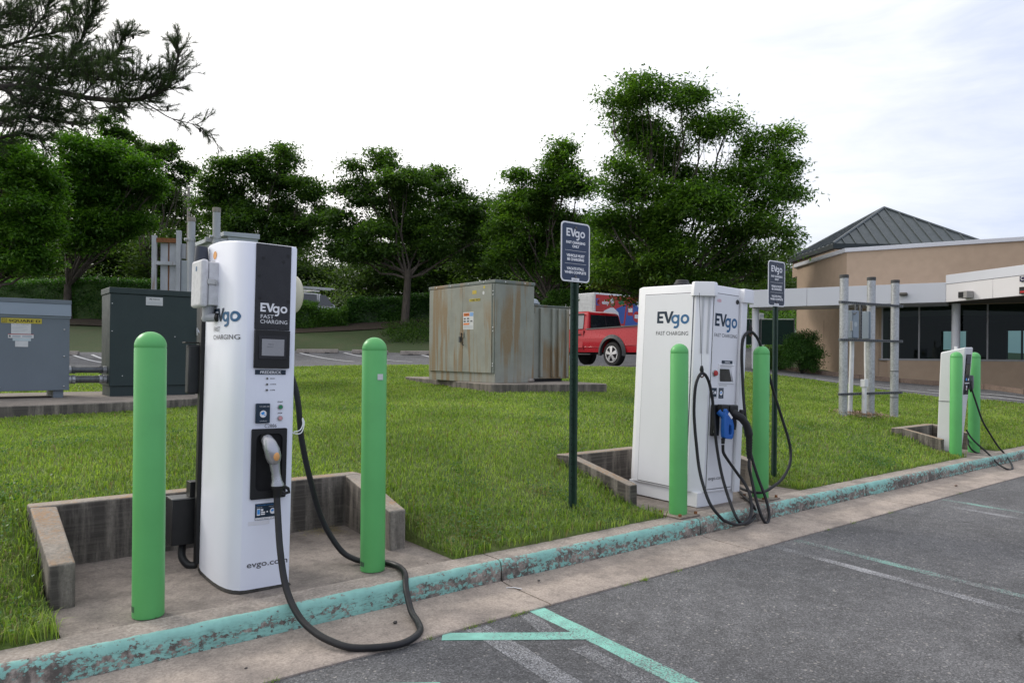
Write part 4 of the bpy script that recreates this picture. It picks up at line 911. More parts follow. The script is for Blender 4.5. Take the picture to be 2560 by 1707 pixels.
# ================================================================ LEFT EQUIPMENT
def gp(px, py, z):
    r_, up = ray(px, py); t = (z - CH) / up; return Vector((t * (DX + r_ * RX), t * (DY + r_ * RY), z))
def poly_slab(name, label, cat, pts, z0, z1, mat, **k):
    cx = sum(p[0] for p in pts) / len(pts); cy = sum(p[1] for p in pts) / len(pts)
    o = MB().prism([(p[0] - cx, p[1] - cy) for p in pts], 0, z1 - z0).build(name, mat, bevel=.02, loc=(cx, cy, z0), **k)
    return props(o, label, cat)
poly_slab('concrete_pad', 'long weathered concrete pad under the grey and green electrical cabinets', 'concrete pad', [(-3.4, 11.0), (2.0, 11.45), (4.35, 12.25), (4.35, 14.7), (-3.4, 14.7)], .20, .571, conc_slab)
ge = thing('transformer_cabinet', 'grey electrical cabinet with a sloped hood and yellow SQUARE D plate', 'electrical cabinet', (-.20, 12.885, .571))
MB().box(0, 1.97, 0, .85, .112, 1.26).build('body', grey_eq, ge, bevel=.006)
MB().loft([[(-.01, y, z) for y, z in ((-.012, 1.188), (-.012, 1.215), (-.045, 1.222), (-.012, 1.40), (.86, 1.40), (.86, 1.188))], [(1.985, y, z) for y, z in ((-.012, 1.188), (-.012, 1.215), (-.045, 1.222), (-.012, 1.40), (.86, 1.40), (.86, 1.188))]]).build('hood', grey_eq_lt, ge, bevel=.002)
MB().box(-.015, 1.99, -.02, .87, 1.402, 1.462).build('lid', grey_eq, ge, bevel=.004)
MB().box(1.77, 1.90, .04, .80, .0, .110).build('foot', grey_eq, ge, bevel=.003); MB().box(.1, .23, .04, .80, .0, .110).build('foot', grey_eq, ge, bevel=.003)
for x, z in ((1.90, 1.02), (1.90, .62), (1.90, .17), (1.10, .17)): MB().sphere((x, -.004, z), .014, .010, .014, 10, 6).build('bolt', steel, ge)
nm = MB().box(1.115, 1.612, -.006, -.001, 1.098, 1.172).build('name_plate', label_yellow, ge)
printed('plate_text', [tx('SQUARE D', .036, 1.205, 1.117, black_plastic, F1(.0075), .385, .02), rect(1.125, 1.108, 1.185, 1.162, black_plastic, F1(.0075)), rect(1.130, 1.112, 1.180, 1.158, label_yellow, F1(.008)), tx('D', .032, 1.143, 1.119, black_plastic, F1(.0085))], nm)
lp = MB().box(1.236, 1.478, -.005, -.001, .945, 1.094).build('rating_label', label_white, ge)
rows = [tx('TYPE  SORGEL  THREE PHASE', .010, 1.246, 1.076, grey_print, F1(.006), .20)] + [rect(1.246, .962 + .021 * k, 1.246 + .21 * (.6 + .4 * ((k * 7) % 5) / 5), .966 + .021 * k, grey_light, F1(.006)) for k in range(5)]
printed('label_text', rows, lp)
w_ = MB().box(1.199, 1.511, -.005, -.001, .882, .942).build('warning_label', label_white, ge); printed('label_stripe', [rect(1.199, .934, 1.511, .942, red_btn, F1(.006)), rect(1.21, .895, 1.23, .925, grey_print, F1(.006)), rect(1.25, .895, 1.35, .922, grey_light, F1(.006)), rect(1.37, .895, 1.49, .922, grey_light, F1(.006))], w_)
MB().box(1.255, 1.478, -.005, -.001, .842, .880).build('pale_label', paint('label_pale', (.48, .55, .58), .5), ge); MB().box(1.285, 1.444, -.005, -.001, .756, .840).build('lower_label', label_white, ge)
gc = thing('switch_cabinet', 'tall dark green electrical cabinet with small white maker label', 'electrical cabinet', (2.31, 12.88, .571))
MB().box(0, 1.29, .0, .66, .16, 1.605).build('body', green_eq, gc, bevel=.006)
MB().box(.012, 1.278, .025, .64, .0, .158).build('plinth', green_eq, gc, bevel=.003)
MB().box(-.014, 1.304, -.016, .675, 1.607, 1.70).build('lid', green_eq, gc, bevel=.008)
lb = MB().box(.51, .76, -.005, -.001, 1.445, 1.575).build('maker_label', label_white, gc)
printed('label_text', [tx('MILBANK', .024, .605, 1.532, black_plastic, F1(.006), .11), ([(.56, 1.53), (.57, 1.56), (.578, 1.542), (.586, 1.56), (.598, 1.53), (.588, 1.53), (.585, 1.547), (.578, 1.53), (.57, 1.547), (.566, 1.53)], [(0, 1, 2, 3, 4, 5, 6, 7, 8, 9)], F1(.006), black_plastic)] + [rect(.53, .0 + 1.462 + .018 * k, .74, 1.467 + .018 * k, grey_light, F1(.006)) for k in range(3)], lb)
for x, z in ((.03, 1.45), (.03, 1.02), (.95, .95), (.18, .32)): MB().disc((x, -.0015, z), (0, -1, 0), .008).build('rivet', label_white, gc)
hd = MB().box(1.275, 1.30, -.035, -.001, .98, 1.10).build('handle_plate', steel, gc, bevel=.003); MB().tube([(1.30, -.03, 1.07), (1.325, -.05, 1.0), (1.34, -.06, .93)], [.009, .011, .018], 8).build('handle', chrome, hd)
for z, r_, lab in ((.985, .050, 'upper steel conduit joining the grey cabinet to the green one'), (.835, .058, 'lower steel conduit with bright couplings between the grey and green cabinets')):
    cd = thing('conduit', lab, 'conduit', (1.772, 13.10, z), group='conduits between the cabinets')
    MB().cyl((.05, 0, 0), (.49, 0, 0), r_, n=18).build('pipe', galv_dark, cd)
    for a, b in ((.0, .05), (.485, .536)): MB().cyl((a, 0, 0), (b, 0, 0), r_ * 1.12, n=18).build('coupling', galv, cd, bevel=.003)
    for a in (.058, .43): MB().cyl((a, 0, 0), (a + .045, 0, 0), r_ * 1.22, n=10).build('collar_nut', galv if z < .9 else galv_dark, cd, bevel=.003)

# rack and cabinet behind the green cabinet
def stick(px, ytop, ybot, D):  # base point and heights of an upright seen at this bearing
    a = at(px, ybot, D); b = at(px, ytop, D); return a, b.z
for px, yt, D, lab in ((473, 544, 14.6, 'left one of two tall capped grey posts behind the green cabinet'), (535.5, 520, 14.2, 'taller right one of two capped grey posts behind the green cabinet')):
    b = bear(px + 3, D); z0 = hz(b.x, b.y) - .1; zt = at(px, yt, D).z
    t = thing('steel_post', lab, 'post', (b.x, b.y, z0), group='capped grey posts')
    MB().cyl((0, 0, 0), (0, 0, zt - z0 - .06), .070, n=20).build('tube', pale_metal, t)
    MB().cyl((0, 0, zt - z0 - .085), (0, 0, zt - z0), .077, n=20).build('cap', conc_kerb2, t, bevel=.006)
    zc = at(px, 600 if px < 500 else 593, D).z - z0
    MB().cyl((0, 0, zc - .03), (0, 0, zc + .03), .080, n=20).build('clamp', galv, t)
    MB().cyl((-.13, 0, zc), (-.07, 0, zc), .03, n=12).build('clamp_bolt', galv, t)
rk = bear(415, 14.8); z0 = hz(rk.x, rk.y) - .1
rack = thing('equipment_rack', 'rust streaked frame of two uprights and panels behind the green cabinet', 'metal rack', (rk.x, rk.y, z0), (0, 0, ANG - math.pi / 2 + R(10)))
sc_ = 14.8 / 1850
def rb(name, x0, x1, y0, y1, dy0, dy1, mat, **k):
    zt = at(415, y0, 14.8).z - z0; zb = (at(415, y1, 14.8).z - z0) if y1 < 900 else 0
    return MB().box((x0 - 415) * sc_, (x1 - 415) * sc_, dy0, dy1, zb, zt).build(name, mat, rack, bevel=.003, **k)
rb('upright', 380.5, 391, 590, 999, -.04, .04, pale_metal); rb('upright', 438, 448.5, 576, 999, -.05, .04, pale_metal)
rb('cross_bar', 391.3, 437.7, 596, 607, -.04, .02, rust); rb('cross_bar', 391.3, 437.7, 654, 663, -.05, .01, pale_metal)
rb('panel', 399, 416.5, 608, 999, .03, .06, pale_metal); rb('panel', 420, 437, 606, 999, .03, .06, pale_metal); rb('panel', 449, 459, 608, 645, .0, .06, pale_metal); rb('seam_strip', 416.8, 419.7, 608, 999, .035, .07, rust)
rb('small_cabinet', 449.5, 464, 650, 999, -.02, .2, grey_light)
mc = at(570, 700, 14.5); z0 = hz(mc.x, mc.y) - .1
mcab = thing('hooded_cabinet', 'large light grey hooded cabinet rising behind the nearest charger', 'electrical cabinet', (mc.x, mc.y, z0))
zt = at(570, 578, 14.5).z - z0
MB().box(.0, .58, .0, 2.3, .3, zt - .07).build('body', grey_light, mcab, bevel=.004)
MB().loft([[(-.10, -.03, zt - .10), (.61, -.03, zt - .10), (.61, 2.33, zt - .10), (-.10, 2.33, zt - .10)], [(-.10, -.03, zt - .02), (.61, -.03, zt), (.61, 2.33, zt), (-.10, 2.33, zt - .02)]]).build('roof', grey_light, mcab, bevel=.004)
MB().box(-.004, -.001, .06, 1.1, .4, zt - .16).build('side_door', dark_recess, mcab); MB().box(-.004, -.001, 1.16, 2.25, .4, zt - .16).build('side_door', dark_recess, mcab)
MB().box(-.42, -.005, .03, .10, zt - .24, zt - .15).build('strut', galv, mcab); MB().box(-.30, -.22, .02, .03, zt - .225, zt - .165).build('strut_slot', black_matt, mcab)

# ================================================================ BIG TRANSFORMER
P0 = gp(1227, 962, .79); PL = gp(1013, 943, .79); PR = gp(1518, 961, .79)
wX, wY = (PR - P0).xy, (PL - P0).xy
poly_slab('transformer_pad', 'flat concrete pad in the grass under the rust streaked transformer', 'concrete pad', [P0.xy, PR.xy, PR.xy + wY, PL.xy], .60, .805, conc_slab)
tr = thing('transformer', 'rust streaked grey padmount transformer with double doors and a ribbed tank', 'transformer', (7.41, 9.70, .806))
H1 = 1.71
MB().box(.004, .84, .0, 2.02, .0, H1 - .06).build('housing', trf_paint, tr, bevel=.006)
MB().box(-.016, .855, -.014, 2.03, H1 - .058, H1).build('lid', trf_edge, tr, bevel=.01)
MB().box(.06, .5, .10, 2.0, -.002, .17).build('skirt', trf_edge, tr)
for y0, y1, nm_ in ((.075, .905, 'door'), (.911, 1.985, 'door')):
    d_ = MB().box(-.022, .003, y0, y1, .165, H1 - .065).build(nm_, trf_paint, tr, bevel=.004)
MB().box(-.012, .003, .012, .070, .165, H1 - .065).build('hinge_post', trf_edge, tr, bevel=.002)
for z in (.28, .32, .86, .92, 1.46, 1.52): MB().sphere((-.016, .045, z), .008, .013, .013, 8, 6).build('hinge_bolt', label_white, tr)
for y in (.3, .75, 1.3, 1.75): MB().sphere((-.018, y, H1 - .03), .008, .012, .012, 8, 6).build('lid_bolt', label_white, tr)
for x in (.2, .62): MB().sphere((x, -.016, H1 - .03), .012, .008, .012, 8, 6).build('lid_bolt', label_white, tr)
LX = lambda e: (lambda u, z: (-.022 - e, 2.0 - u, z))
lbl = printed('warning_label', [rect(1.11, .90, 1.42, 1.20, label_white, LX(.002)), rect(1.125, 1.13, 1.30, 1.185, label_orange, LX(.003)), rect(1.31, 1.13, 1.41, 1.185, blue_print, LX(.003)), rect(1.125, .98, 1.30, 1.01, label_orange, LX(.003)), tx('WARNING', .030, 1.15, 1.143, black_plastic, LX(.004), .14), tx('NOTICE', .03, 1.32, 1.143, white_print, LX(.004), .08)] + [rect(1.13 + .1 * (k % 3), 1.03 + .045 * (k // 3), 1.19 + .1 * (k % 3), 1.055 + .045 * (k // 3), grey_print, LX(.004)) for k in range(5)] + [rect(1.13, .92 + .02 * k, 1.40, .926 + .02 * k, grey_light, LX(.004)) for k in range(3)], tr)
printed('number_label', [rect(1.29, 1.375, 1.61, 1.42, label_yellow, LX(.002)), tx('1T0483 90CE1', .034, 1.30, 1.381, black_plastic, LX(.003), .30, .02), rect(1.38, 1.50, 1.50, 1.56, label_yellow, LX(.002)), tx('3Q', .035, 1.39, 1.513, orange_st, LX(.003)), disc2(1.70, 1.505, .03, label_white, LX(.002)), disc2(1.72, 1.60, .025, label_yellow, LX(.002))], tr)
hn = MB().tube([(-.03, .93, .84), (-.055, .90, .83), (-.055, .88, .72), (-.05, .87, .64), (-.06, .83, .63)], .010, 8).build('door_handle', black_plastic, tr); MB().box(-.03, -.0225, .85, .99, .76, .86).build('handle_plate', trf_edge, hn); MB().box(-.05, -.03, .95, .985, .68, .78).build('padlock', galv_dark, hn)
tk = MB().box(.862, 1.88, .22, 1.85, .05, 1.33).build('tank', trf_paint, tr, bevel=.01)
for x in (.98, 1.17, 1.45, 1.60, 1.80): MB().box(x - .028, x + .028, .165, .2195, .08, 1.30).build('rib', trf_paint, tr, bevel=.01)
MB().box(.93, .99, .15, .166, 1.20, 1.30).build('lifting_lug', trf_edge, tr)
MB().box(.856, 1.90, .20, 1.87, 1.332, 1.355).build('tank_rim', trf_edge, tr, bevel=.004)
MB().lathe([(.40, 1.356), (.40, 1.40), (.44, 1.41), (.44, 1.44), (.41, 1.455), (.41, 1.48), (.38, 1.50), (.05, 1.515)], 32, 1.25, 1.0).build('tank_cover', grey_light, tr, smooth=40)
MB().box(.95, 1.7, .22, 1.8, .0, .048).build('tank_base', black_matt, tr)
st_ = MB().sphere((0, 0, .03), .085, .05, .04, 8, 6).build('stone', conc_kerb2, smooth=0, loc=(8.20, 9.72, .81)); props(st_, 'pale broken stone lying at the foot of the transformer', 'stone')

# ================================================================ GALVANISED PIPE FRAME
posts = [(2110.7, 687, 11.6), (2178.7, 693, 11.95), (2238.4, 700, 12.3)]
B = []
for i, (px, yt, D) in enumerate(posts):
    b = bear(px - 2, D); z0 = hz(b.x, b.y) - .15; zt = at(px, yt, D).z; B.append((b, z0, zt))
    t = thing('galvanised_post', ('leftmost of the three galvanised posts standing in the lawn', 'middle galvanised post carrying the grey switch boxes', 'rightmost galvanised post with two thin black bands')[i], 'post', (b.x, b.y, z0), group='galvanised posts in the lawn')
    MB().cyl((0, 0, 0), (0, 0, zt - z0 - .04), .064, n=24).build('pipe', galv, t)
    MB().cyl((0, 0, zt - z0 - .055), (0, 0, zt - z0), .068, n=24).build('cap', paint('cap_dark', (.06, .06, .06), .6), t, bevel=.005)
    if i == 2:
        for yb in (928, 993): MB().cyl((0, 0, at(px, yb, D).z - z0 - .006), (0, 0, at(px, yb, D).z - z0 + .006), .0655, n=24).build('band', black_plastic, t)
e = (B[2][0] - B[0][0]).xy.normalized(); ang = math.atan2(e.y, e.x); L_ = (B[2][0] - B[0][0]).xy.length
fr = thing('strut_frame', 'slotted steel struts clamped across the three galvanised posts', 'strut frame', (B[0][0].x, B[0][0].y, B[0][1]), (0, 0, ang))
def strut(x0, x1, z, y=-.085, vert=False):
    mb = MB()
    if not vert: mb.prism([(y, z - .02), (y + .041, z - .02), (y + .041, z + .02), (y, z + .02)], x0, x1, 'x')
    else: mb.box(x0, x0 + .041, y, y + .03, z, x1)
    o = mb.build('strut', galv_dark, fr, bevel=.002); m2 = MB()
    if not vert:
        k = x0 + .03
        while k < x1 - .04: m2.box(k, k + .028, y - .0015, y, z - .007, z + .007); k += .05
    else:
        k = z + .03
        while k < x1 - .04: m2.box(x0 + .013, x0 + .027, y - .0015, y, k, k + .028); k += .05
    m2.build('strut_slots', black_matt, o, smooth=0)['kind'] = 'stuff'; return o
zz = [at(2178, 650 + q / 2.851, 11.95).z - B[0][1] for q in (318, 575, 948)]
for z in zz: strut(-.20, L_ + .10, z)
for k in range(3):
    xk = ((B[k][0] - B[0][0]).xy).length
    for z in zz: MB().cyl((xk, 0, z - .02), (xk, 0, z + .02), .069, n=20).build('pipe_clamp', galv, fr)
for xk in (.34, .46, .70, .80): strut(xk, zz[0], zz[1], .02, True)
for x0, x1, lab in ((.17, .345, 'grey safety switch box with a side lever on the post frame'), (.605, .70, 'narrow grey switch box half hidden behind the middle post')):
    p = B[0][0].xy + e * x0; sb = thing('switch_box', lab, 'switch box', (p.x, p.y, B[0][1]), (0, 0, ang))
    w__ = x1 - x0; MB().box(0, w__, -.03, .13, zz[1] + .03, zz[0] - .11).build('body', grey_eq_lt, sb, bevel=.006)
    MB().box(.01, w__ - .03, -.042, -.0305, zz[1] + .04, zz[0] - .12).build('door', grey_eq_lt, sb, bevel=.006)
    if x0 < .3: MB().tube([(.01, -.05, zz[0] - .16), (.0, -.07, zz[0] - .18), (.05, -.07, zz[0] - .14)], .010, 8).build('lever', galv_dark, sb); MB().box(-.02, .0, -.04, -.01, zz[1] + .15, zz[1] + .30).build('side_bracket', steel, sb); MB().disc((.07, -.0435, zz[1] + .25), (0, -1, 0), .04, 18).build('dial', grey_light, sb)
for i, (xa, xb, lab) in enumerate(((.30, .245, 'white plastic conduit below the lever switch box'), (.675, .70, 'white plastic conduit behind the middle post'))):
    p = B[0][0].xy + e * xa; c = thing('plastic_conduit', lab, 'conduit', (p.x, p.y, B[0][1]), (0, 0, ang), 'white conduits of the post frame')
    MB().tube([(0, .06, zz[1] + .02), (0, .06, zz[1] - .2), (xb - xa, .05, .1)], [.034, .034, .036], 14).build('pipe', pvc_white, c, smooth=50)
    if i: MB().cyl((xb - xa, .05, .05), (xb - xa, .05, .33), .046, n=14).build('sleeve', pvc_white, c)
p = B[0][0].xy + e * .345; c = thing('marker_post', 'short white stake with a square cap at the foot of the posts', 'marker post', (p.x, p.y - .12, B[0][1]), (0, 0, ang))
MB().box(-.03, .03, -.025, .025, 0, .60).build('stake', pvc_white, c, bevel=.005); MB().box(-.045, .045, -.04, .04, .60, .72).build('cap', pvc_white, c, bevel=.005)

# ================================================================ BUILDING
KX, KZ = 12.3, 21.0; S33, C33 = .54, .84
bld = thing('building', 'tan stucco single storey building with white canopy and dark metal hip roof', 'building', tuple(rz(KX, KZ, 0)), (0, 0, R(108.3)))
def sline(px, off):  # distance along the canopy line at which a bearing is crossed
    u = (px - 1280) / FPX; ax = KX - off * S33; az = KZ - off * C33; return (ax - az * u) / (C33 + S33 * u)
def lz(px, py, off=0.0):
    s_ = sline(px, off); d = KZ - off * C33 + s_ * S33; return at(px, py, d).z
zb, zt2 = 2.885, 3.445
for a, b in ((sline(1872, 0), sline(2016, 0) + .004), (sline(2016, 0) - .004, .002)): MB().box(min(a, b), max(a, b), -.12, 0, zb, zt2).build('fascia_panel', fascia_white, bld, bevel=.006)
MB().box(.01, sline(1872, 0) - .01, -1.95, -.125, zb + .01, zt2 - .02).build('canopy_roof', fascia_white, bld)
MB().box(.02, sline(1872, 0) - .02, -1.94, -.13, zb + .004, zb + .0095).build('soffit', fascia_white, bld)
# projecting 45 degree canopy on the right
def f45(t, o=0.0): return (-t * .707 - o * .707, t * .707 - o * .707)   # along, outward offset (negative = outwards left)
n45 = Vector((.707, .707))
def panel45(t0, t1, z0, z1, th, mat, name, out=0.0):
    a = Vector((-t0 * .707, t0 * .707)) + n45 * out; b = Vector((-t1 * .707, t1 * .707)) + n45 * out
    q = [a, b, b - n45 * th, a - n45 * th]; return MB().prism([(p.x, p.y) for p in q], z0, z1).build(name, mat, bld, bevel=.006)
tq = (12.3 - 21 * .6555) / 1.0  # joint position found below
def t45(px):
    u = (px - 1280) / FPX; return (KX - KZ * u) / (-.23 - .97 * u)
tj = t45(2483)
panel45(.0, tj - .004, zb, 3.385, .15, fascia_cream, 'fascia_panel'); panel45(tj + .004, t45(2640), zb, 3.385, .15, fascia_cream, 'fascia_panel'); panel45(t45(2640) + .008, 5.5, zb, 3.385, .15, fascia_cream, 'fascia_panel')
panel45(.0, 5.5, 3.395, 3.65, .15, fascia_white, 'parapet_cap', .01)
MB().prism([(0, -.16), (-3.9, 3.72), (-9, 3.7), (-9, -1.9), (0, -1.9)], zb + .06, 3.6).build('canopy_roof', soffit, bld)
wallz = -.6
zs = 1.275; zh = 2.92
C0 = sline(2057, -0) ; 
def wl(px): return sline(px, 2.0)
sC = wl(2057); sE = wl(2151); dz = 4.74
Zc = KZ - 2.0 * C33 + sC * S33; Rc = KX - 2.0 * S33 + sC * C33
# local direction of "straight away from the viewer"
away = Vector((S33, -C33)); right_l = Vector((-C33, -S33))
C_ = Vector((sC, -2.0)); Lf = C_ + away * 4.3
vol = [(-12, -2.0), (C_.x, C_.y), (Lf.x, Lf.y), (Lf.x - 8, Lf.y - 3), (-12, -14)]
# upper wall over the canopy, lower wall to the left of the windows
MB().prism([(p[0], p[1]) for p in vol], 2.6, dz).build('upper_wall', stucco, bld)
MB().prism([(sE, -2.0), (C_.x, C_.y), (Lf.x, Lf.y), (Lf.x - 2, Lf.y - 3), (sE, -8)], wallz, 2.6).build('left_wall', stucco, bld)
def off_poly(pts, d): return pts
cop = [(-12.1, -1.93), (C_.x + .05, -1.93), (Lf.x + .12, Lf.y + .03), (Lf.x + .12, Lf.y - .5), (Lf.x - 8, Lf.y - 3.6), (-12.1, -14)]
MB().prism(cop, dz + .002, dz + .13).build('coping', fascia_white, bld, bevel=.01)
jn = C_ + away * 1.75; MB().prism([(jn.x + .002, jn.y + .012), (jn.x + .012, jn.y - .02), (jn.x - .02, jn.y - .03)], wallz, 2.6).build('wall_joint', paint('joint_brown', (.20, .15, .11), .9), bld)
# window wall
MB().box(-12, sE - .25, -2.12, -1.93, wallz, zs - .06).build('sill_wall', stucco, bld)
MB().box(-12, sE - .02, -1.99, -1.92, zs - .058, zs).build('window_sill', mullion, bld, bevel=.005)
MB().box(sE - .24, sE - .003, -2.3, -2.02, wallz, 2.9).build('recess_wall', stucco, bld)
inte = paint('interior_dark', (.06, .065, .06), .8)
cutx = [-12, -5.2, -4.0, -2.4, -1.5, -.4, .4, sE - .1]
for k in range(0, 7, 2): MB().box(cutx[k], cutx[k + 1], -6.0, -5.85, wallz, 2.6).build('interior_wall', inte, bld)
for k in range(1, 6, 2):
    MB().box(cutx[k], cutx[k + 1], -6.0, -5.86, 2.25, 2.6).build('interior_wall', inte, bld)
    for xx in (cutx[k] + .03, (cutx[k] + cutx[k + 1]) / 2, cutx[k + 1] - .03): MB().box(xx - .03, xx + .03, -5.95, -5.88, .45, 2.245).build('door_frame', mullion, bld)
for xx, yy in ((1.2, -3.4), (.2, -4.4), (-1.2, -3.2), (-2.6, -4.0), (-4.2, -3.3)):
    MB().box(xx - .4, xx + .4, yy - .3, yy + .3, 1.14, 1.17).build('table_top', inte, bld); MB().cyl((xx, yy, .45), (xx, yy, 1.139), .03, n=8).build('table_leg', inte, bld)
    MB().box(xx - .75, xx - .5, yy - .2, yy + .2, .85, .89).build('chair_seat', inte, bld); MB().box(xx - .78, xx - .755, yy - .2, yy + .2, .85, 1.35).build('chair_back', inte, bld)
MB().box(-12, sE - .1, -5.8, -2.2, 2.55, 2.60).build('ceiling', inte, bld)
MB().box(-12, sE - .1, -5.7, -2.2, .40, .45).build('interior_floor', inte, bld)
cuts = [sE - .10] + [sline(p, 1.97) for p in (2267.6, 2365, 2466.8)]; stp = cuts[-2] - cuts[-1]
while cuts[-1] > -7.5: cuts.append(cuts[-1] - stp * 1.05)
for k in range(len(cuts) - 1):
    a, b = cuts[k], cuts[k + 1]
    wv = MB().box(a - .022, a + .022, -2.0, -1.93, zs + .001, zh).build('window', mullion, bld, bevel=.003)
    MB().add([(b + .024, -1.965, zs + .002), (a - .024, -1.965, zs + .002), (a - .024, -1.965, zh), (b + .024, -1.965, zh)], [(0, 1, 2, 3)]).build('pane', glass_dark, wv, smooth=0, fix=False)
# columns
for px, D, zz0, nm_ in ((1888, 24.3, .90, 'column'), (2389, 21.6, .40, 'column')):
    v = bear(px, D) - rz(KX, KZ, 0); l2 = Matrix.Rotation(-R(108.3), 3, 'Z') @ v
    cr_ = .112 if px < 2000 else .112
    MB().cyl((l2.x, l2.y, zz0), (l2.x, l2.y, zb), cr_, n=28).build('column', fascia_white, bld, smooth=50)
# wall lights and signs on the fascia
s_ = sline(2257, 0); MB().box(s_ - .12, s_ + .10, .001, .20, 3.10, 3.19).build('wall_light', paint('lamp_brown', (.12, .11, .10), .5), bld, bevel=.03)
def on45(px, z0, z1, dpx, th, name, mat, out=.012):
    t0, t1 = t45(px), t45(px + dpx); a = Vector((-t0 * .707, t0 * .707)) + n45 * (out + th); b = Vector((-t1 * .707, t1 * .707)) + n45 * (out + th)
    q = [a, b, b - n45 * th, a - n45 * th]; return MB().prism([(p.x, p.y) for p in q], z0, z1).build(name, mat, bld, bevel=.004)
def z45(px, py): t = t45(px); return at(px, py, KZ - .97 * t).z
lamp = on45(2413, z45(2420, 746), z45(2420, 729), 22, .22, 'wall_pack_light', paint('lamp_grey', (.30, .29, .28), .5))
on45(2414, z45(2420, 744), z45(2420, 731), 12, .012, 'lamp_lens', black_plastic, .235)
sg1 = on45(2554.5, z45(2556, 704.5), z45(2556, 691), 60, .03, 'sign_plate', paint('sign_navy_b', (.02, .018, .06), .4))
sg2 = on45(2554.5, z45(2556, 735.5), z45(2556, 718), 60, .04, 'display_panel', black_plastic)
def m45(e): return lambda a, b: (lambda p: (p.x, p.y, b))(Vector((-(t45(2554.5) + a) * .707, (t45(2554.5) + a) * .707)) + n45 * e)
printed('sign_letter', [tx('C', .10, .03, z45(2556, 701.5), white_print, m45(.046))], sg1)
printed('display_digits', [rect(.03, z45(2556, 733), .20, z45(2556, 728), red_btn, m45(.056))], sg2)
# hip roof, built of standing seam panels
ZR = 27.0; RL, RR_ = .433 * ZR, .646 * ZR; hw = (RR_ - RL) / 2; Zap = ZR + 2.1; Rap = .501 * Zap
ze = at(2200, 610.5, ZR).z; za = at(2207, 521, Zap).z
M_inv = Matrix.Rotation(-R(108.3), 3, 'Z')
def loc(r_, f_, z): v = M_inv @ (rz(r_, f_, 0) - rz(KX, KZ, 0)); return Vector((v.x, v.y, z))
ZB = ZR + 4.3
corn = [loc(RL, ZR, ze), loc(RR_, ZR, ze), loc(RR_, ZB, ze), loc(RL, ZB, ze)]; apx = loc(Rap, Zap, za)
inn = lambda a: [loc(RL + a, ZR + a, 0), loc(RR_ - a, ZR + a, 0), loc(RR_ - a, ZB - a, 0), loc(RL + a, ZB - a, 0)]
MB().prism([(p.x, p.y) for p in inn(.10)], dz - .1, ze - .19).build('roof_wall', stucco, bld)
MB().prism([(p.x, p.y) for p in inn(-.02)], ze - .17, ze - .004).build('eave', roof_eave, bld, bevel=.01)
roof = MB().add(corn + [apx], [(0, 1, 4), (1, 2, 4), (2, 3, 4), (3, 0, 4)]).build('roof', roof_metal, bld, smooth=0)
def seams(c0, c1, n, off):
    nrm = ((c1 - c0).cross(apx - c0)).normalized(); nrm = nrm if nrm.z > 0 else -nrm; base = (c1 - c0); foot_t = (apx - c0).dot(base) / base.dot(base); up = apx - (c0 + base * foot_t)
    def top(t): return c0 + base * t + up * (t / foot_t if t < foot_t else (1 - t) / (1 - foot_t))
    for k in range(n):
        t0, t1 = k / n, (k + 1) / n; g_ = .012 / base.length
        pts = [c0 + base * (t0 + g_), c0 + base * (t1 - g_), top(t1 - g_)] + ([apx.copy()] if t0 < foot_t < t1 else []) + [top(t0 + g_)]
        lo = [p + nrm * .004 for p in pts]; hi = [p + nrm * .012 for p in pts]
        MB().loft([lo, hi]).build('roof_panel', roof_metal, roof, smooth=0)
        if k:
            a, b = c0 + base * t0 + nrm * .013, top(t0) + nrm * .013
            MB().loft([[a - base.normalized() * .012, a + base.normalized() * .012, a + base.normalized() * .012 + nrm * .04, a - base.normalized() * .012 + nrm * .04], [b - base.normalized() * .012, b + base.normalized() * .012, b + base.normalized() * .012 + nrm * .04, b - base.normalized() * .012 + nrm * .04]]).build('standing_seam', roof_trim, roof, smooth=0)
seams(corn[0], corn[1], 14, 0); seams(corn[3], corn[0], 11, 0)
for c in corn: MB().tube([c + Vector((0, 0, .02)), apx + Vector((0, 0, .03))], .055, 6).build('hip_cap', roof_trim, roof, smooth=0)

# kerbs along the building, far lot details
def kerb_run(name, pts, h, w, mat, label=None, cat=None, sec=1.6):
    t = thing(name, label, cat); 
    if not label: t['kind'] = 'structure'
    P = [Vector(p) for p in pts]; 
    for a, b in zip(P[:-1], P[1:]):
        n = max(1, round((b - a).length / sec))
        for k in range(n):
            p, q = a.lerp(b, k / n), a.lerp(b, (k + 1) / n); d = (q - p).normalized(); nn = Vector((-d.y, d.x)) * w; p = p + d * .006; q = q - d * .006
            z0, z1 = hz(p.x, p.y), hz(q.x, q.y)
            MB().loft([[(p.x, p.y, z0 - .2), (p.x, p.y, z0 + h), (p.x + nn.x, p.y + nn.y, z0 + h), (p.x + nn.x, p.y + nn.y, z0 - .2)], [(q.x, q.y, z1 - .2), (q.x, q.y, z1 + h), (q.x + nn.x, q.y + nn.y, z1 + h), (q.x + nn.x, q.y + nn.y, z1 - .2)]]).build('kerb_stone', mat, t, bevel=.01)
    return t
kerb_run('building_kerb', [bear(px, interp_tab(RFpx, px) - .15).xy for px in (1895, 1960, 2054, 2150, 2250, 2360, 2460, 2560, 2800, 3200)], .13, .14, kerb_brown)
kerb_run('lawn_kerb', [bear(px, interp_tab(LE, px) + .12).xy for px in (1290, 1400, 1500, 1600, 1700)], .04, .12, conc_kerb2)
def at_ground(px, D): b = bear(px, D); return Vector((b.x, b.y, hz(b.x, b.y)))
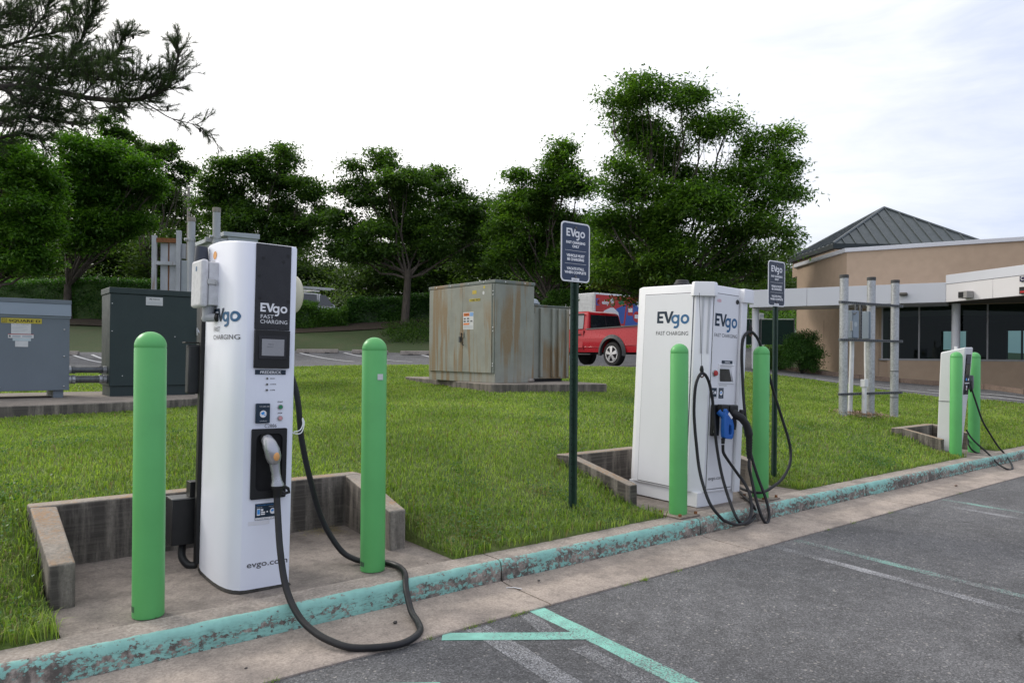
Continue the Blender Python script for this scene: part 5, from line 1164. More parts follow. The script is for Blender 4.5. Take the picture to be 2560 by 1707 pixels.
def ground_strip(name, a, b, w, mat, n=12, dz_=.012):
    a, b = Vector(a[:2]), Vector(b[:2]); d = (b - a).normalized(); nn = Vector((-d.y, d.x)) * w / 2; vs = []
    for s__ in (1, -1):
        for i in range(n + 1): p = a.lerp(b, i / n) + nn * s__; vs.append((p.x, p.y, hz(p.x, p.y) + dz_))
    return MB().add(vs, [(i, i + 1, n + 2 + i, n + 1 + i) for i in range(n)]).build(name, mat, smooth=0, kind='structure')
for px0, px1 in ((350, 420), (745, 885), (860, 1030), (1050, 1180), (180, 300), (230, 330)):
    ground_strip('lot_line', at_ground(px0, 31.3), at_ground(px1, 26.8), .11, white_line)
ground_strip('edge_line', at_ground(2040, 20.9), at_ground(2700, 16.2), .10, white_line, 24); ground_strip('edge_line', at_ground(2320, 19.7), at_ground(2640, 17.2), .09, white_line, 20)
ws = None
for i, (px0, px1, yy, lab) in enumerate(((742, 846, 875, 'concrete wheel stop seen just right of the nearest charger'), (880, 970, 875, 'concrete wheel stop partly behind the bollard with the white plate'), (1001, 1100, 877, 'concrete wheel stop running behind the big transformer'), (98, 197, 876, 'concrete wheel stop behind the grey and green cabinets'))):
    a, b = at_ground(px0, 31.2), at_ground(px1, 31.2); t = thing('wheel_stop', lab, 'wheel stop', tuple(a), group='wheel stops of the rear lot'); d = b - a
    L2 = d.xy.length; t.rotation_euler = (0, -math.atan2(d.z, L2), math.atan2(d.y, d.x))
    MB().loft([[(x, y, z) for y, z in ((-.10, 0), (-.07, .15), (-.03, .17), (.03, .17), (.07, .15), (.10, 0))] for x in (0, L2)]).build('bar', conc_kerb2, t, bevel=.02); MB().box(.35, .55, -.105, .105, .0, .03).build('drain_notch', black_matt, t); MB().box(L2 - .55, L2 - .35, -.105, .105, .0, .03).build('drain_notch', black_matt, t)
fn_ = thing('fence', 'dark green screened fence beyond the left canopy column', 'fence', tuple(bear(1735, 34, 0)), (0, 0, ANG - math.pi / 2))
wf = 250 * 34 / 1850; z0 = at(1863, 861, 34).z; z1 = at(1863, 799, 34).z
for k in range(3): MB().box(wf * k / 3 + .03, wf * (k + 1) / 3 - .03, 0, .02, z0, z1).build('screen_panel', windscreen, fn_)
for k in range(4): MB().cyl((wf * k / 3, .03, z0 - .7), (wf * k / 3, .03, z1 + .06), .03, n=8).build('post', galv_dark, fn_)
MB().cyl((0, .03, z1 + .03), (wf, .03, z1 + .03), .022, n=8).build('top_rail', galv, fn_)
hv = at(1903, 797, 36); u_ = thing('rooftop_unit', 'small white louvred unit showing above the green fence', 'air conditioner', (hv.x, hv.y, z0 - .3), (0, 0, ANG - math.pi / 2)); MB().box(-.13, .13, 0, .3, 0, at(1903, 783, 36).z - z0 + .3).build('case', label_white, u_, bevel=.01); MB().box(-.05, .11, -.006, -.001, at(1903, 793, 36).z - z0 + .3, at(1903, 786, 36).z - z0 + .3).build('louvre', grey_light, u_)

# ================================================================ VEHICLES
def wheel(parent, x, y, r_, w, side, spokes=5, rim_mat=chrome):
    w0 = MB().tube([(x, y - w / 2, r_), (x, y - w / 2 + .03, r_), (x, y + w / 2 - .03, r_), (x, y + w / 2, r_)], [r_ - .03, r_, r_, r_ - .03], 32).build('wheel', tyre, parent, smooth=40)
    yo = y + side * (w / 2 + .002); rr = r_ * .66
    MB().tube([(x, yo - side * .03, r_), (x, yo, r_)], [rr, rr], 32).build('rim_well', black_matt, w0)
    v_, f_ = ring_geo(0, 0, rr + .012, rr - .025); mbx = MB()
    mbx.add([(x + a, yo + side * .004, r_ + b) for a, b in v_], f_); mbx.build('rim', rim_mat, w0, smooth=0)
    for k in range(spokes):
        a = 2 * math.pi * k / spokes + .3; c_, s2 = math.cos(a), math.sin(a)
        pts = [(-.035, .05), (-.065, rr - .02), (.065, rr - .02), (.035, .05)]
        P_ = [(x + c_ * b - s2 * a_, yo + side * (.012 if b < .1 else .006), r_ + s2 * b + c_ * a_) for a_, b in pts]; P2 = [(p[0], p[1] + side * .014, p[2]) for p in P_]
        MB().loft([P_, P2]).build('spoke', rim_mat, w0, smooth=0)
    MB().cyl((x, yo, r_), (x, yo + side * .03, r_), .055, n=14).build('hub_cap', rim_mat, w0)
    return w0
def arch_poly(x0, x1, zlow, ztop_fn, arches, zs_=None):
    """side outline with round wheel openings, counter-clockwise"""
    pts = []; x = x0
    pts.append((x0, zlow))
    for cx, rad, cz in arches:
        a0 = math.asin(max(-1, min(1, (zlow - cz) / rad)))
        for k in range(13): a = math.pi - a0 - (math.pi - 2 * a0) * k / 12; pts.append((cx + rad * math.cos(a), cz + rad * math.sin(a)))
    pts.append((x1, zlow)); return pts + ztop_fn
# --- red pickup, nose pointing away, left side towards us; local x = forwards, y = left, z = up
rwl = at(1532.5, 915, 25.1); zg = rwl.z
pk = thing('pickup_truck', 'red pickup truck parked beyond the lawn behind the sign post', 'pickup truck', (rwl.x + 1.02 - .10, rwl.y, zg), (0, 0, R(90)))
top = [(4.20, .62), (4.22, .95), (4.10, 1.13), (2.95, 1.20), (1.28, 1.26), (-1.22, 1.34), (-1.27, .62)]
sidep = arch_poly(-1.27, 4.20, .47, top, [(0, .53, .43), (3.06, .53, .43)])
from mathutils.geometry import tessellate_polygon
def side_body(poly, ymax, mat, name, parent):
    """extruded body with a slightly tucked-in lower and upper flank"""
    tri = tessellate_polygon([[Vector((x, z, 0)) for x, z in poly]]); n = len(poly); mb = MB()
    def yy(z): return ymax - .05 * max(0, (.75 - z) / .4) - .06 * max(0, (z - .95) / .35) ** 2
    vs = []
    for sd in (1, -1): vs += [(x, sd * yy(z), z) for x, z in poly]
    fs = [tuple(t) for t in tri] + [tuple(i + n for i in t)[::-1] for t in tri] + [(i, (i + 1) % n, n + (i + 1) % n, n + i) for i in range(n)]
    return mb.add(vs, fs).build(name, mat, parent, smooth=30)
body = side_body(sidep, .985, red_paint, 'body', pk)
MB().box(-1.2, 4.1, -.80, .80, .40, 1.05).build('underbody', black_matt, pk)
def cabring(x, z, hw_, i=0): return x, z, hw_
# cab greenhouse
cab_s = [(1.22, 1.24, .93), (3.05, 1.19, .93)]
lo = [(1.23, .92, 1.25), (3.10, .92, 1.18), (3.10, -.92, 1.18), (1.23, -.92, 1.25)]; mid = [(1.34, .78, 1.86), (2.35, .78, 1.86), (2.35, -.78, 1.86), (1.34, -.78, 1.86)]; hi_ = [(1.45, .68, 1.93), (2.25, .68, 1.93), (2.25, -.68, 1.93), (1.45, -.68, 1.93)]
MB().loft([lo, mid, hi_]).build('cab', red_paint, pk, bevel=.05, seg=4)
def quad_part(name, pts, mat, parent, th=.004):
    P_ = [Vector(p) for p in pts]; nn = (P_[1] - P_[0]).cross(P_[2] - P_[0]).normalized() * th
    return MB().loft([P_, [p + nn for p in P_]]).build(name, mat, parent, smooth=0)
quad_part('side_window', [(1.46, .925, 1.30), (2.72, .925, 1.27), (2.28, .815, 1.80), (1.52, .815, 1.80)][::-1], clear_glass, pk, .004)
quad_part('window_visor', [(1.50, .828, 1.80), (2.30, .828, 1.80), (2.30, .822, 1.845), (1.50, .822, 1.845)][::-1], black_plastic, pk, .03)
rw = quad_part('rear_window', [(1.205, .80, 1.29), (1.205, -.80, 1.29), (1.312, -.70, 1.80), (1.312, .70, 1.80)][::-1], tint, pk, .006)
quad_part('window_divider', [(1.195, .02, 1.29), (1.195, -.02, 1.29), (1.30, -.02, 1.80), (1.30, .02, 1.80)][::-1], black_plastic, rw, .006)
quad_part('brake_light', [(1.330, .16, 1.855), (1.330, -.16, 1.855), (1.36, -.16, 1.895), (1.36, .16, 1.895)][::-1], paint('brake_red', (.45, .01, .01), .3), pk, .02)
MB().loft([[(x, y, 1.262 + (1.335 - 1.262) * (1.28 - x) / 2.5 + dz2) for y, dz2 in ((.86, 0), (.965, 0), (.955, .035), (.87, .035))] for x in (1.28, -1.22)]).build('bed_rail', black_plastic, pk)
MB().box(-1.1, 1.15, -.78, .78, 1.0, 1.262).build('bed_floor', black_matt, pk)
door = quad_part('door', [(1.42, .983, .62), (2.75, .983, .62), (2.75, .966, 1.20), (1.40, .955, 1.24)], red_paint, pk, -.012)
MB().box(1.50, 1.72, .985, 1.02, 1.075, 1.115).build('door_handle', black_plastic, door, bevel=.012)
MB().box(1.366, 1.376, .95, .981, .55, 1.23).build('door_gap', black_matt, pk)
MB().box(-1.2, -.58, .980, .992, .70, .725).build('body_crease', red_paint, pk, bevel=.01); MB().box(.58, 1.34, .980, .992, .64, .665).build('body_crease', red_paint, pk, bevel=.01); MB().box(1.42, 2.5, .990, 1.004, .62, .645).build('body_crease', red_paint, pk, bevel=.01)
for cx in (0, 3.06):
    for sd in (1, -1):
        a0, a1 = arc(cx, .43, .64, -8, 188, 16), arc(cx, .43, .515, -8, 188, 16); mb = MB(); m = len(a0)
        yo, yi = sd * 1.045, sd * .93
        vs = [(x, yo * (.97 if False else 1), z) for x, z in a1] + [(x, sd * .99, z) for x, z in a0] + [(x, yi, z) for x, z in a1]
        mb.add(vs, [(k, k + 1, m + k + 1, m + k) for k in range(m - 1)] + [(k, k + 1, 2 * m + k + 1, 2 * m + k) for k in range(m - 1)]); fl = mb.build('fender_flare', flare, pk, smooth=50)
        if sd > 0 and cx == 0:
            for k in range(7): a = R(40 + 16 * k); MB().sphere((cx + .60 * math.cos(a), 1.008, .43 + .60 * math.sin(a)), .014, .01, .014, 8, 6).build('flare_bolt', black_plastic, fl)
        wheel(pk, cx, sd * .86, .405, .28, sd)
MB().box(1.0, 2.9, .90, 1.02, .36, .42).build('side_step', black_plastic, pk, bevel=.02)
MB().box(-1.36, -1.28, -.92, .92, .48, .68).build('rear_bumper', chrome, pk, bevel=.03)
MB().box(-1.285, -1.20, .78, .975, .80, 1.25).build('tail_light', paint('tail_red', (.35, .01, .015), .25), pk, bevel=.02)
# --- box truck behind it, side towards us, carrying a printed advert
bt0 = at(1486, 800, 42); gz = hz(bt0.x, bt0.y)
bt = thing('box_truck', 'white box truck with a red and blue soda advert on its side', 'box truck', (bt0.x, bt0.y, gz)); zt = at(1486, 731, 42).z - gz; zq = 1.05
MB().box(0, 6.4, 0, 2.45, zq, zt).build('cargo_box', truck_white, bt, bevel=.03)
rd = MB().box(-.012, -.001, .12, 2.33, zq + .1, zt - .13).build('rear_door', truck_white, bt)
for k in range(7): MB().box(-.020, -.0125, .14, 2.31, zq + .12 + k * (zt - zq - .27) / 7, zq + .10 + (k + 1) * (zt - zq - .27) / 7).build('door_slat', truck_white, rd, bevel=.004)
MB().box(-.02, .06, -.012, -.001, zq, zt).build('corner_trim', label_white, bt)
A = F1(.004); A2 = F1(.008); A3 = F1(.012); B0 = zt - .10; h_ = B0 - (zq + .08)
adv = [rect(.08, zq + .08, 6.3, B0, ad_red, A), rect(.12, B0 - .62, .42, B0 - .22, ad_blue, A2), disc2(.36, B0 - .42, .17, ad_red, A3), tx('r', .26, .22, B0 - .52, white_print, A3, None, .03), tx('elsy', .22, .58, B0 - .52, white_print, A3, .60, .04),
       disc2(1.42, B0 - .48, .14, skin, A3, 16, .19), rect(1.28, B0 - .42, 1.56, B0 - .30, white_print, F1(.014)), ([(1.27, B0 - .30), (1.57, B0 - .30), (1.52, B0 - .18), (1.42, B0 - .14), (1.32, B0 - .18)], [(0, 1, 2, 3, 4)], F1(.014), white_print), rect(1.33, B0 - .56, 1.51, B0 - .52, grey_print, F1(.014)),
       ([(.35, B0 - 1.75), (.45, B0 - 1.2), (.80, B0 - .88), (1.30, B0 - .70), (1.55, B0 - .70), (1.95, B0 - .95), (2.15, B0 - 1.75)], [(0, 1, 2, 3, 4, 5, 6)], A3, white_print), rect(.40, B0 - 1.40, 1.2, B0 - 1.34, grey_print, F1(.016)),
       ([(1.75, B0 - .75), (2.6, B0 - .45), (2.4, B0 - 1.6), (2.1, B0 - 1.6)], [(0, 1, 2, 3)], A2, ad_blue), ([(2.5, B0 - 1.75), (2.75, B0 - .4), (4.6, B0 - .2), (6.3, B0 - .6), (6.3, B0 - 1.9), (2.6, B0 - 1.9)], [(0, 1, 2, 3, 4, 5)], A2, ad_blue),
       rect(2.75, B0 - 1.1, 3.2, B0 - .45, ad_red, A3), rect(2.80, B0 - .9, 3.15, B0 - .65, white_print, F1(.016)), disc2(3.55, B0 - 1.15, .33, ad_red, A3), rect(3.35, B0 - 1.25, 3.75, B0 - 1.02, white_print, F1(.016)), ([(3.5, B0 - .2), (4.7, B0 - .15), (4.6, B0 - .6), (3.6, B0 - .55)], [(0, 1, 2, 3)], A3, white_print), rect(3.7, B0 - .46, 4.5, B0 - .32, ad_red, F1(.016)),
       rect(4.0, B0 - 1.3, 4.7, B0 - .75, white_print, A3), rect(4.1, B0 - 1.2, 4.6, B0 - 1.05, ad_red, F1(.016)), rect(4.9, B0 - 1.9, 5.2, B0 - .8, white_print, A3), rect(5.4, B0 - 1.9, 5.8, B0 - .9, blue_print, A3), ([(1.9, B0 - .35), (2.3, B0 - .2), (2.5, B0 - .42), (2.1, B0 - .52)], [(0, 1, 2, 3)], A3, green_btn)]
printed('advert', adv, bt)
MB().loft([[(6.6, .15, .5), (8.3, .15, .5), (8.3, 2.3, .5), (6.6, 2.3, .5)], [(6.6, .15, 1.5), (8.3, .15, 1.4), (8.3, 2.3, 1.4), (6.6, 2.3, 1.5)], [(6.6, .25, 2.4), (7.7, .25, 2.4), (7.7, 2.2, 2.4), (6.6, 2.2, 2.4)]]).build('cab', truck_white, bt, bevel=.05)
for x in (1.2, 7.4):
    for y, sd in ((.22, -1), (2.25, 1)): wheel(bt, x, y, .45, .28, sd, 5, label_white)
MB().box(.1, 7, .5, 1.95, .65, 1.04).build('chassis', black_matt, bt)
# --- white work truck with ladder rack behind the hedge
wt = at(866, 780, 48); gz = hz(wt.x, wt.y)
wv = thing('work_truck', 'white work truck with a ladder rack half hidden behind the hedge', 'work truck', (wt.x, wt.y, gz), (0, 0, R(4)))
zt = at(800, 737, 47).z - gz
tp = [(0, .62), (-.02, .95), (-.25, 1.12), (-1.25, 1.24), (-2.05, zt - .02), (-2.5, zt + .02), (-5.3, zt - .02), (-5.4, .6)]
poly = [(-p[0] if False else p[0], p[1]) for p in tp]; poly = [(-5.4, .42)] + [(cx, cz) for cx, cz in arc(-4.3, .42, .46, 180, 0, 10)] + [(cx, cz) for cx, cz in arc(-1.0, .42, .46, 180, 0, 10)] + [(0, .42)] + tp[:-1] + [(-5.4, .6)]
side_body(poly, .95, truck_white, 'body', wv)
for pts in ([(-2.45, -.952, 1.28), (-1.42, -.952, 1.25), (-2.02, -.905, zt - .12), (-2.42, -.905, zt - .1)], [(-3.6, -.952, 1.28), (-2.62, -.952, 1.28), (-2.62, -.905, zt - .1), (-3.6, -.905, zt - .1)]): quad_part('side_window', [(a, b - .045 if False else -.985, c) for a, b, c in pts], tint, wv, -.01)
MB().box(-2.55, -2.52, -.99, -.955, .6, zt - .05).build('door_gap', grey_print, wv)
for x in (-4.3, -1.0):
    for sd in (1, -1): wheel(wv, x, sd * .84, .38, .24, sd)
rkk = MB().box(-5.2, -1.55, -.75, -.70, zt + .22, zt + .30).build('rack_rail', label_white, wv); MB().box(-5.2, -1.55, .70, .75, zt + .22, zt + .30).build('rack_rail', label_white, wv)
for x in (-5.0, -3.8, -2.6): MB().box(x, x + .06, -.75, .75, zt + .15, zt + .215).build('rack_bar', label_white, wv)
ld = thing('ladder', 'ladder lying flat on the rack of the white work truck', 'ladder', (wt.x, wt.y, gz), (0, 0, R(4)))
for y in (-.5, -.1): MB().box(-5.4, -1.2, y, y + .04, zt + .31, zt + .40).build('rail', steel, ld)
for k in range(13): MB().box(-5.3 + .32 * k, -5.26 + .32 * k, -.455, -.105, zt + .33, zt + .36).build('rung', steel, ld)

# ================================================================ VEGETATION
def np_mesh(name, V, F4, mats, parent=None, mi=None, F3=None, kind=None, smooth=False):
    me = bpy.data.meshes.new(name); nq = len(F4); n3 = 0 if F3 is None else len(F3)
    me.vertices.add(len(V)); me.vertices.foreach_set('co', np.asarray(V, np.float32).ravel())
    loops = np.asarray(F4, np.int32).ravel() if n3 == 0 else np.concatenate([np.asarray(F4, np.int32).ravel(), np.asarray(F3, np.int32).ravel()])
    me.loops.add(len(loops)); me.loops.foreach_set('vertex_index', loops)
    me.polygons.add(nq + n3); st = np.concatenate([np.arange(nq) * 4, nq * 4 + np.arange(n3) * 3]).astype(np.int32); me.polygons.foreach_set('loop_start', st)
    for m in (mats if isinstance(mats, (list, tuple)) else [mats]): me.materials.append(m)
    if mi is not None: me.polygons.foreach_set('material_index', np.asarray(mi, np.int32))
    me.update(calc_edges=True); me.validate()
    o = bpy.data.objects.new(name, me); COL.objects.link(o)
    if parent: o.parent = parent
    if kind: o['kind'] = kind
    return o
LEAFK = 1.0
def unit(n, g):
    v = g.normal(size=(n, 3)); return v / np.linalg.norm(v, axis=1, keepdims=True)
def leaves(C, L, Wd, g, up=.62, out=None, droop=.25):
    L = L * LEAFK; Wd = Wd * LEAFK
    """diamond leaves at points C"""
    n = len(C); a = unit(n, g); a[:, 2] *= .55
    if out is not None: a = a * .8 + out * .7
    a[:, 2] -= droop; a /= np.linalg.norm(a, axis=1, keepdims=True)
    nn = unit(n, g) * (1 - up); nn[:, 2] += up; b = np.cross(nn, a); b /= np.linalg.norm(b, axis=1, keepdims=True) + 1e-9
    l = (L * g.uniform(.65, 1.25, n))[:, None]; w = (Wd * g.uniform(.7, 1.2, n))[:, None]; h = np.cross(a, b) * (w * .18)
    V = np.stack([C - a * l / 2, C - a * l * .05 + b * w / 2 + h, C + a * l / 2, C - a * l * .05 - b * w / 2 + h], 1).reshape(-1, 3)
    return V, np.arange(n * 4).reshape(-1, 4)
def lobe_points(lobes, n_clump, per, clump_r, g, flat=.5, shell=.42):
    W_ = np.array([l[3] ** 2 for l in lobes]); W_ = W_ / W_.sum(); P, O = [], []; cl_ = []
    for (x, y, z, r_), w_ in zip(lobes, W_):
        k = max(6, int(n_clump * w_)); ns = int(9 + min(12, r_ * 6)); su = unit(ns, g); su[:, 2] = su[:, 2] * .85 + .12
        sr = r_ * g.uniform(.34, .58, ns); sc_c = np.array([x, y, z]) + su * (r_ - sr * .75)[:, None]
        pick = g.integers(0, ns, k); u = unit(k, g); u[:, 2] = np.where(u[:, 2] < -.45, -u[:, 2] * .6, u[:, 2]); rad = g.uniform(0, 1, k) ** .45
        c = sc_c[pick] + u * (rad * sr[pick])[:, None] * np.array([1.15, 1.15, .72])
        for cc, uu in zip(c, u):
            m = max(6, int(per * g.uniform(.5, 1.5))); q = np.clip(g.normal(size=(m, 3)), -1.7, 1.7) * clump_r * g.uniform(.6, 1.3) * np.array([1, 1, flat]) * .6
            P.append(cc + q); O.append(np.repeat((uu * .5)[None], m, 0) + q / clump_r * .5); cl_.append(cc)
    return np.concatenate(P), np.concatenate(O), np.array(cl_)
def limb(p0, p1, r0, r1, g, bend=.12, n=6):
    p0, p1 = Vector(p0), Vector(p1); d = (p1 - p0).length; pts = []
    for i in range(n + 1):
        t = i / n; w_ = math.sin(t * math.pi) * d * bend; pts.append(p0.lerp(p1, t) + Vector((g.uniform(-1, 1), g.uniform(-1, 1), g.uniform(-.3, 1))) * w_ * .5 + Vector((0, 0, -d * .10 * (1 - t) * t * 2)))
    return pts, [r0 + (r1 - r0) * i / n for i in range(n + 1)]
def tree(label, base, trunk_r, fork, lobes, n_clump, per, L, Wd, leafmat, seed, name='broadleaf_tree', barkm=None, group=None, clump_r=.42, twigs=2, flat=.5, shell=.42):
    n_clump = int(n_clump * 1.55); clump_r *= 1.25; L *= 1.3; Wd *= 1.35
    g = np.random.default_rng(seed); bx_, by_, bz_ = base
    t = thing(name, label, 'tree', tuple(base), group=group); lob = [(x - bx_, y - by_, z - bz_, r_) for x, y, z, r_ in lobes]
    P, O, cls = lobe_points(lob, n_clump, per, clump_r, g, flat, shell)
    mb = MB(); top = Vector((g.uniform(-.1, .1), g.uniform(-.1, .1), fork))
    mb.tube([(0, 0, -.3), (0, 0, .05), (0, 0, .35), tuple(top * .6), tuple(top)], [trunk_r * 1.5, trunk_r * 1.25, trunk_r, trunk_r * .88, trunk_r * .8], 12)
    mb.build('trunk', barkm or bark, t, smooth=60)
    mb = MB()
    for i, (x, y, z, r_) in enumerate(lob):
        s0 = top * g.uniform(.82, 1.0); pts, rr = limb(s0, (x, y, z), trunk_r * .34, trunk_r * .09, g); mb.tube(pts, rr, 6)
        near = cls[np.argsort(((cls - np.array([x, y, z])) ** 2).sum(1))][:40]
        for q in near[g.permutation(len(near))[:twigs * 3]]:
            st2 = pts[int(g.integers(3, 7))]; p2, r2 = limb(st2, q, trunk_r * .08, .005, g, .15, 3); mb.tube(p2, r2, 4)
    mb.build('branches', barkm or bark, t, smooth=60, kind='stuff')
    V, F = leaves(P, L, Wd, g, out=O); np_mesh('crown', V, F, leafmat, t, kind='stuff'); return t
def plobes(D, spec): 
    out = []
    for i, e in enumerate(spec):
        px, py, r_ = e[:3]; dz_ = e[3] if len(e) > 3 else ((i * 37) % 11 - 5) / 5 * (r_ * D / 1850) * .9
        p = at(px, py, D + dz_); out.append((p.x, p.y, p.z, r_ * D / 1850))
    return out
def gbase(px, D): b = bear(px, D); return (b.x, b.y, hz(b.x, b.y))
tree('tall broad tree with ragged crown, largest of all, rising behind the middle charger', gbase(1660, 27), .24, 2.2, plobes(27, [(1610, 225, 52), (1530, 250, 26), (1590, 310, 75), (1700, 250, 58), (1750, 330, 55), (1640, 400, 95), (1560, 455, 62), (1825, 300, 36), (1880, 345, 30), (1900, 400, 55), (1955, 360, 40), (1860, 470, 65), (1950, 480, 55), (1975, 420, 32), (1905, 560, 65), (1960, 610, 38), (1750, 460, 60), (1740, 560, 105), (1620, 540, 115), (1550, 620, 75), (1690, 660, 95), (1830, 640, 85), (1525, 555, 40), (1510, 690, 45), (1600, 700, 60), (1640, 745, 30), (1580, 742, 28), (1880, 690, 50), (1770, 720, 50)]), 1050, 62, .135, .052, leaf_mid, 11)
tree('round topped tree with a straight grey trunk, between the nearest charger and the transformer', gbase(1012, 37.2), .20, 2.8, plobes(38.6, [(1005, 460, 62), (960, 410, 36), (965, 385, 18), (885, 425, 26), (905, 500, 62), (1085, 445, 45), (1130, 510, 60), (1190, 540, 50), (1010, 550, 90), (860, 570, 55), (815, 555, 36), (930, 620, 75), (1080, 610, 85), (1170, 620, 60), (1215, 590, 34), (1010, 670, 50), (880, 640, 45), (840, 620, 30)]), 760, 50, .17, .075, leaf_dark, 12)
tree('leaning forked tree directly behind the transformer, left of the tallest tree', gbase(1365, 36), .19, 2.0, plobes(36, [(1405, 375, 30), (1395, 430, 48), (1365, 490, 58), (1440, 480, 50), (1300, 520, 55), (1380, 580, 82), (1265, 590, 45), (1460, 590, 60), (1320, 650, 66), (1420, 670, 60), (1305, 455, 32), (1250, 640, 38), (1480, 670, 40)]), 620, 50, .16, .07, leaf_mid, 13)
tree('dark spreading tree behind the capped grey posts', gbase(640, 41), .22, 2.4, plobes(41, [(560, 440, 50), (640, 430, 52), (715, 405, 40), (712, 375, 18), (600, 520, 70), (700, 500, 75), (770, 480, 46), (805, 530, 30), (530, 530, 48), (650, 590, 82), (745, 580, 56), (520, 470, 32), (570, 620, 50), (690, 650, 40)]), 700, 50, .17, .075, leaf_dark, 14)
tree('bright green spreading tree behind the hedge, above the grey cabinet', gbase(168, 38), .21, 1.8, plobes(38, [(205, 385, 58), (175, 345, 24), (285, 400, 58), (350, 440, 48), (240, 470, 80), (325, 500, 66), (170, 510, 50), (255, 570, 74), (398, 470, 22), (155, 440, 32), (330, 570, 46), (190, 610, 46)]), 720, 50, .16, .075, leaf_bright, 15)
tree('lush green tree cut by the left edge, below the pine', gbase(-40, 33), .22, 2.4, plobes(33, [(20, 430, 78), (90, 460, 48), (-60, 420, 90), (60, 550, 80), (-40, 600, 100), (115, 580, 40), (95, 660, 45), (20, 380, 50), (120, 510, 32), (40, 640, 60)]), 700, 50, .15, .07, leaf_bright, 16)
tree('thin crowned dark tree standing farther back, above the bright green tree', gbase(380, 60), .24, 4.5, plobes(60, [(265, 320, 36), (300, 350, 32), (345, 375, 34), (400, 400, 44), (445, 440, 40), (350, 440, 50), (300, 290, 18), (430, 370, 20), (410, 500, 60), (250, 380, 36), (480, 430, 24)]), 300, 46, .22, .10, leaf_dark, 17)
# far wood: a few crowns, copied with their parts
g = np.random.default_rng(5); protos = []
for k in range(4):
    h = 9.0; lob = [(0, 0, 6.6, 1.5)] + [(math.cos(a) * 1.5, math.sin(a) * 1.5, 4.4 + .8 * math.sin(a * 2.3 + k), 1.45) for a in np.arange(0, 6.2, 1.25) + k] + [(math.cos(a) * 1.0, math.sin(a) * 1.0, 2.6, 1.3) for a in (0, 2.1, 4.2)] + [(.3, -.2, 8.0, .75 + .1 * k)]
    protos.append((lob, k))
TOP = [(-400, 410), (200, 430), (440, 445), (520, 480), (760, 545), (850, 575), (1050, 490), (1180, 445), (1260, 440), (1350, 500), (1600, 560), (1880, 600), (2000, 625), (2060, 590), (2130, 650), (2400, 660), (2700, 560)]
fts = {}; count = 0
pxs = list(range(-260, 1900, 74)) + [1925, 1985, 2050, 2110]
for i, px in enumerate(pxs):
    D = 62 + (i * 29) % 17 + (8 if i % 2 else 0) - (14 if px > 1900 else 0); px += g.uniform(-25, 25); b = gbase(px, D); ytop = interp_tab(TOP, px) + g.uniform(-18, 30)
    zt_ = at(px, ytop, D).z; sc = max(.55, (zt_ - b[2]) / 8.9); k = i % 4
    lab = 'tree of the wood standing in the far background behind the lawn'
    if k not in fts:
        fts[k] = tree(lab, b, .16, 2.4, [(x + b[0], y + b[1], z + b[2], r_) for x, y, z, r_ in protos[k][0]], 300, 36, .17, .09, leaf_far, 40 + k, group='trees of the far wood', clump_r=.5, twigs=1); t = fts[k]
    else: t = copy_tree(fts[k]); t.location = b
    t.scale = (sc * g.uniform(1.0, 1.4), sc * g.uniform(1.0, 1.4), sc); t.rotation_euler = (0, 0, g.uniform(0, 6.28))
    if i >= len(pxs) - 4:
        t['group'] = 'distant trees left of the roof'; t['label'] = ['distant tree just right of the tallest tree, lower part behind the road sign', 'distant tree in the gap left of the metal roof', 'distant tree whose crown touches the left slope of the metal roof', 'distant tree almost hidden behind the left slope of the metal roof'][i - (len(pxs) - 4)]
# understorey of the wood, ground ivy
def band(name, label, px0, px1, D0, D1, zfun, n, L, Wd, mat, seed, cat='undergrowth'):
    g = np.random.default_rng(seed); m = n // 40; px = g.uniform(px0, px1, m); D = g.uniform(D0, D1, m)
    r_ = (px - 1280) / FPX; X = D * (DX + r_ * RX); Y = D * (DY + r_ * RY); Z = height(X, Y) + zfun(px, g, m)
    C = np.repeat(np.stack([X, Y, Z], 1), 40, 0) + g.normal(size=(m * 40, 3)) * np.array([.55, .55, .32]) * (1 if L > .1 else .4)
    V, F = leaves(C, L, Wd, g); o = np_mesh(name, V, F, mat); return props(o, label, cat, None, 'stuff')
band('undergrowth', 'tangled light green undergrowth along the edge of the far wood', -400, 1560, 54, 66, lambda p, g, m: g.uniform(0, 1, m) ** 1.4 * (3.6 + 1.5 * np.sin(p / 90.)), 46000, .19, .10, leaf_far, 61)
band('undergrowth', 'low green growth behind the screened fence', 1830, 2060, 37, 44, lambda p, g, m: g.uniform(0, 2.4, m), 9000, .15, .08, leaf_mid, 62)
band('ground_ivy', 'dark ground cover under the straight trunked tree', 968, 1150, 34.3, 37.6, lambda p, g, m: g.uniform(0, .16, m), 9000, .09, .06, leaf_dark, 63, 'ground cover')
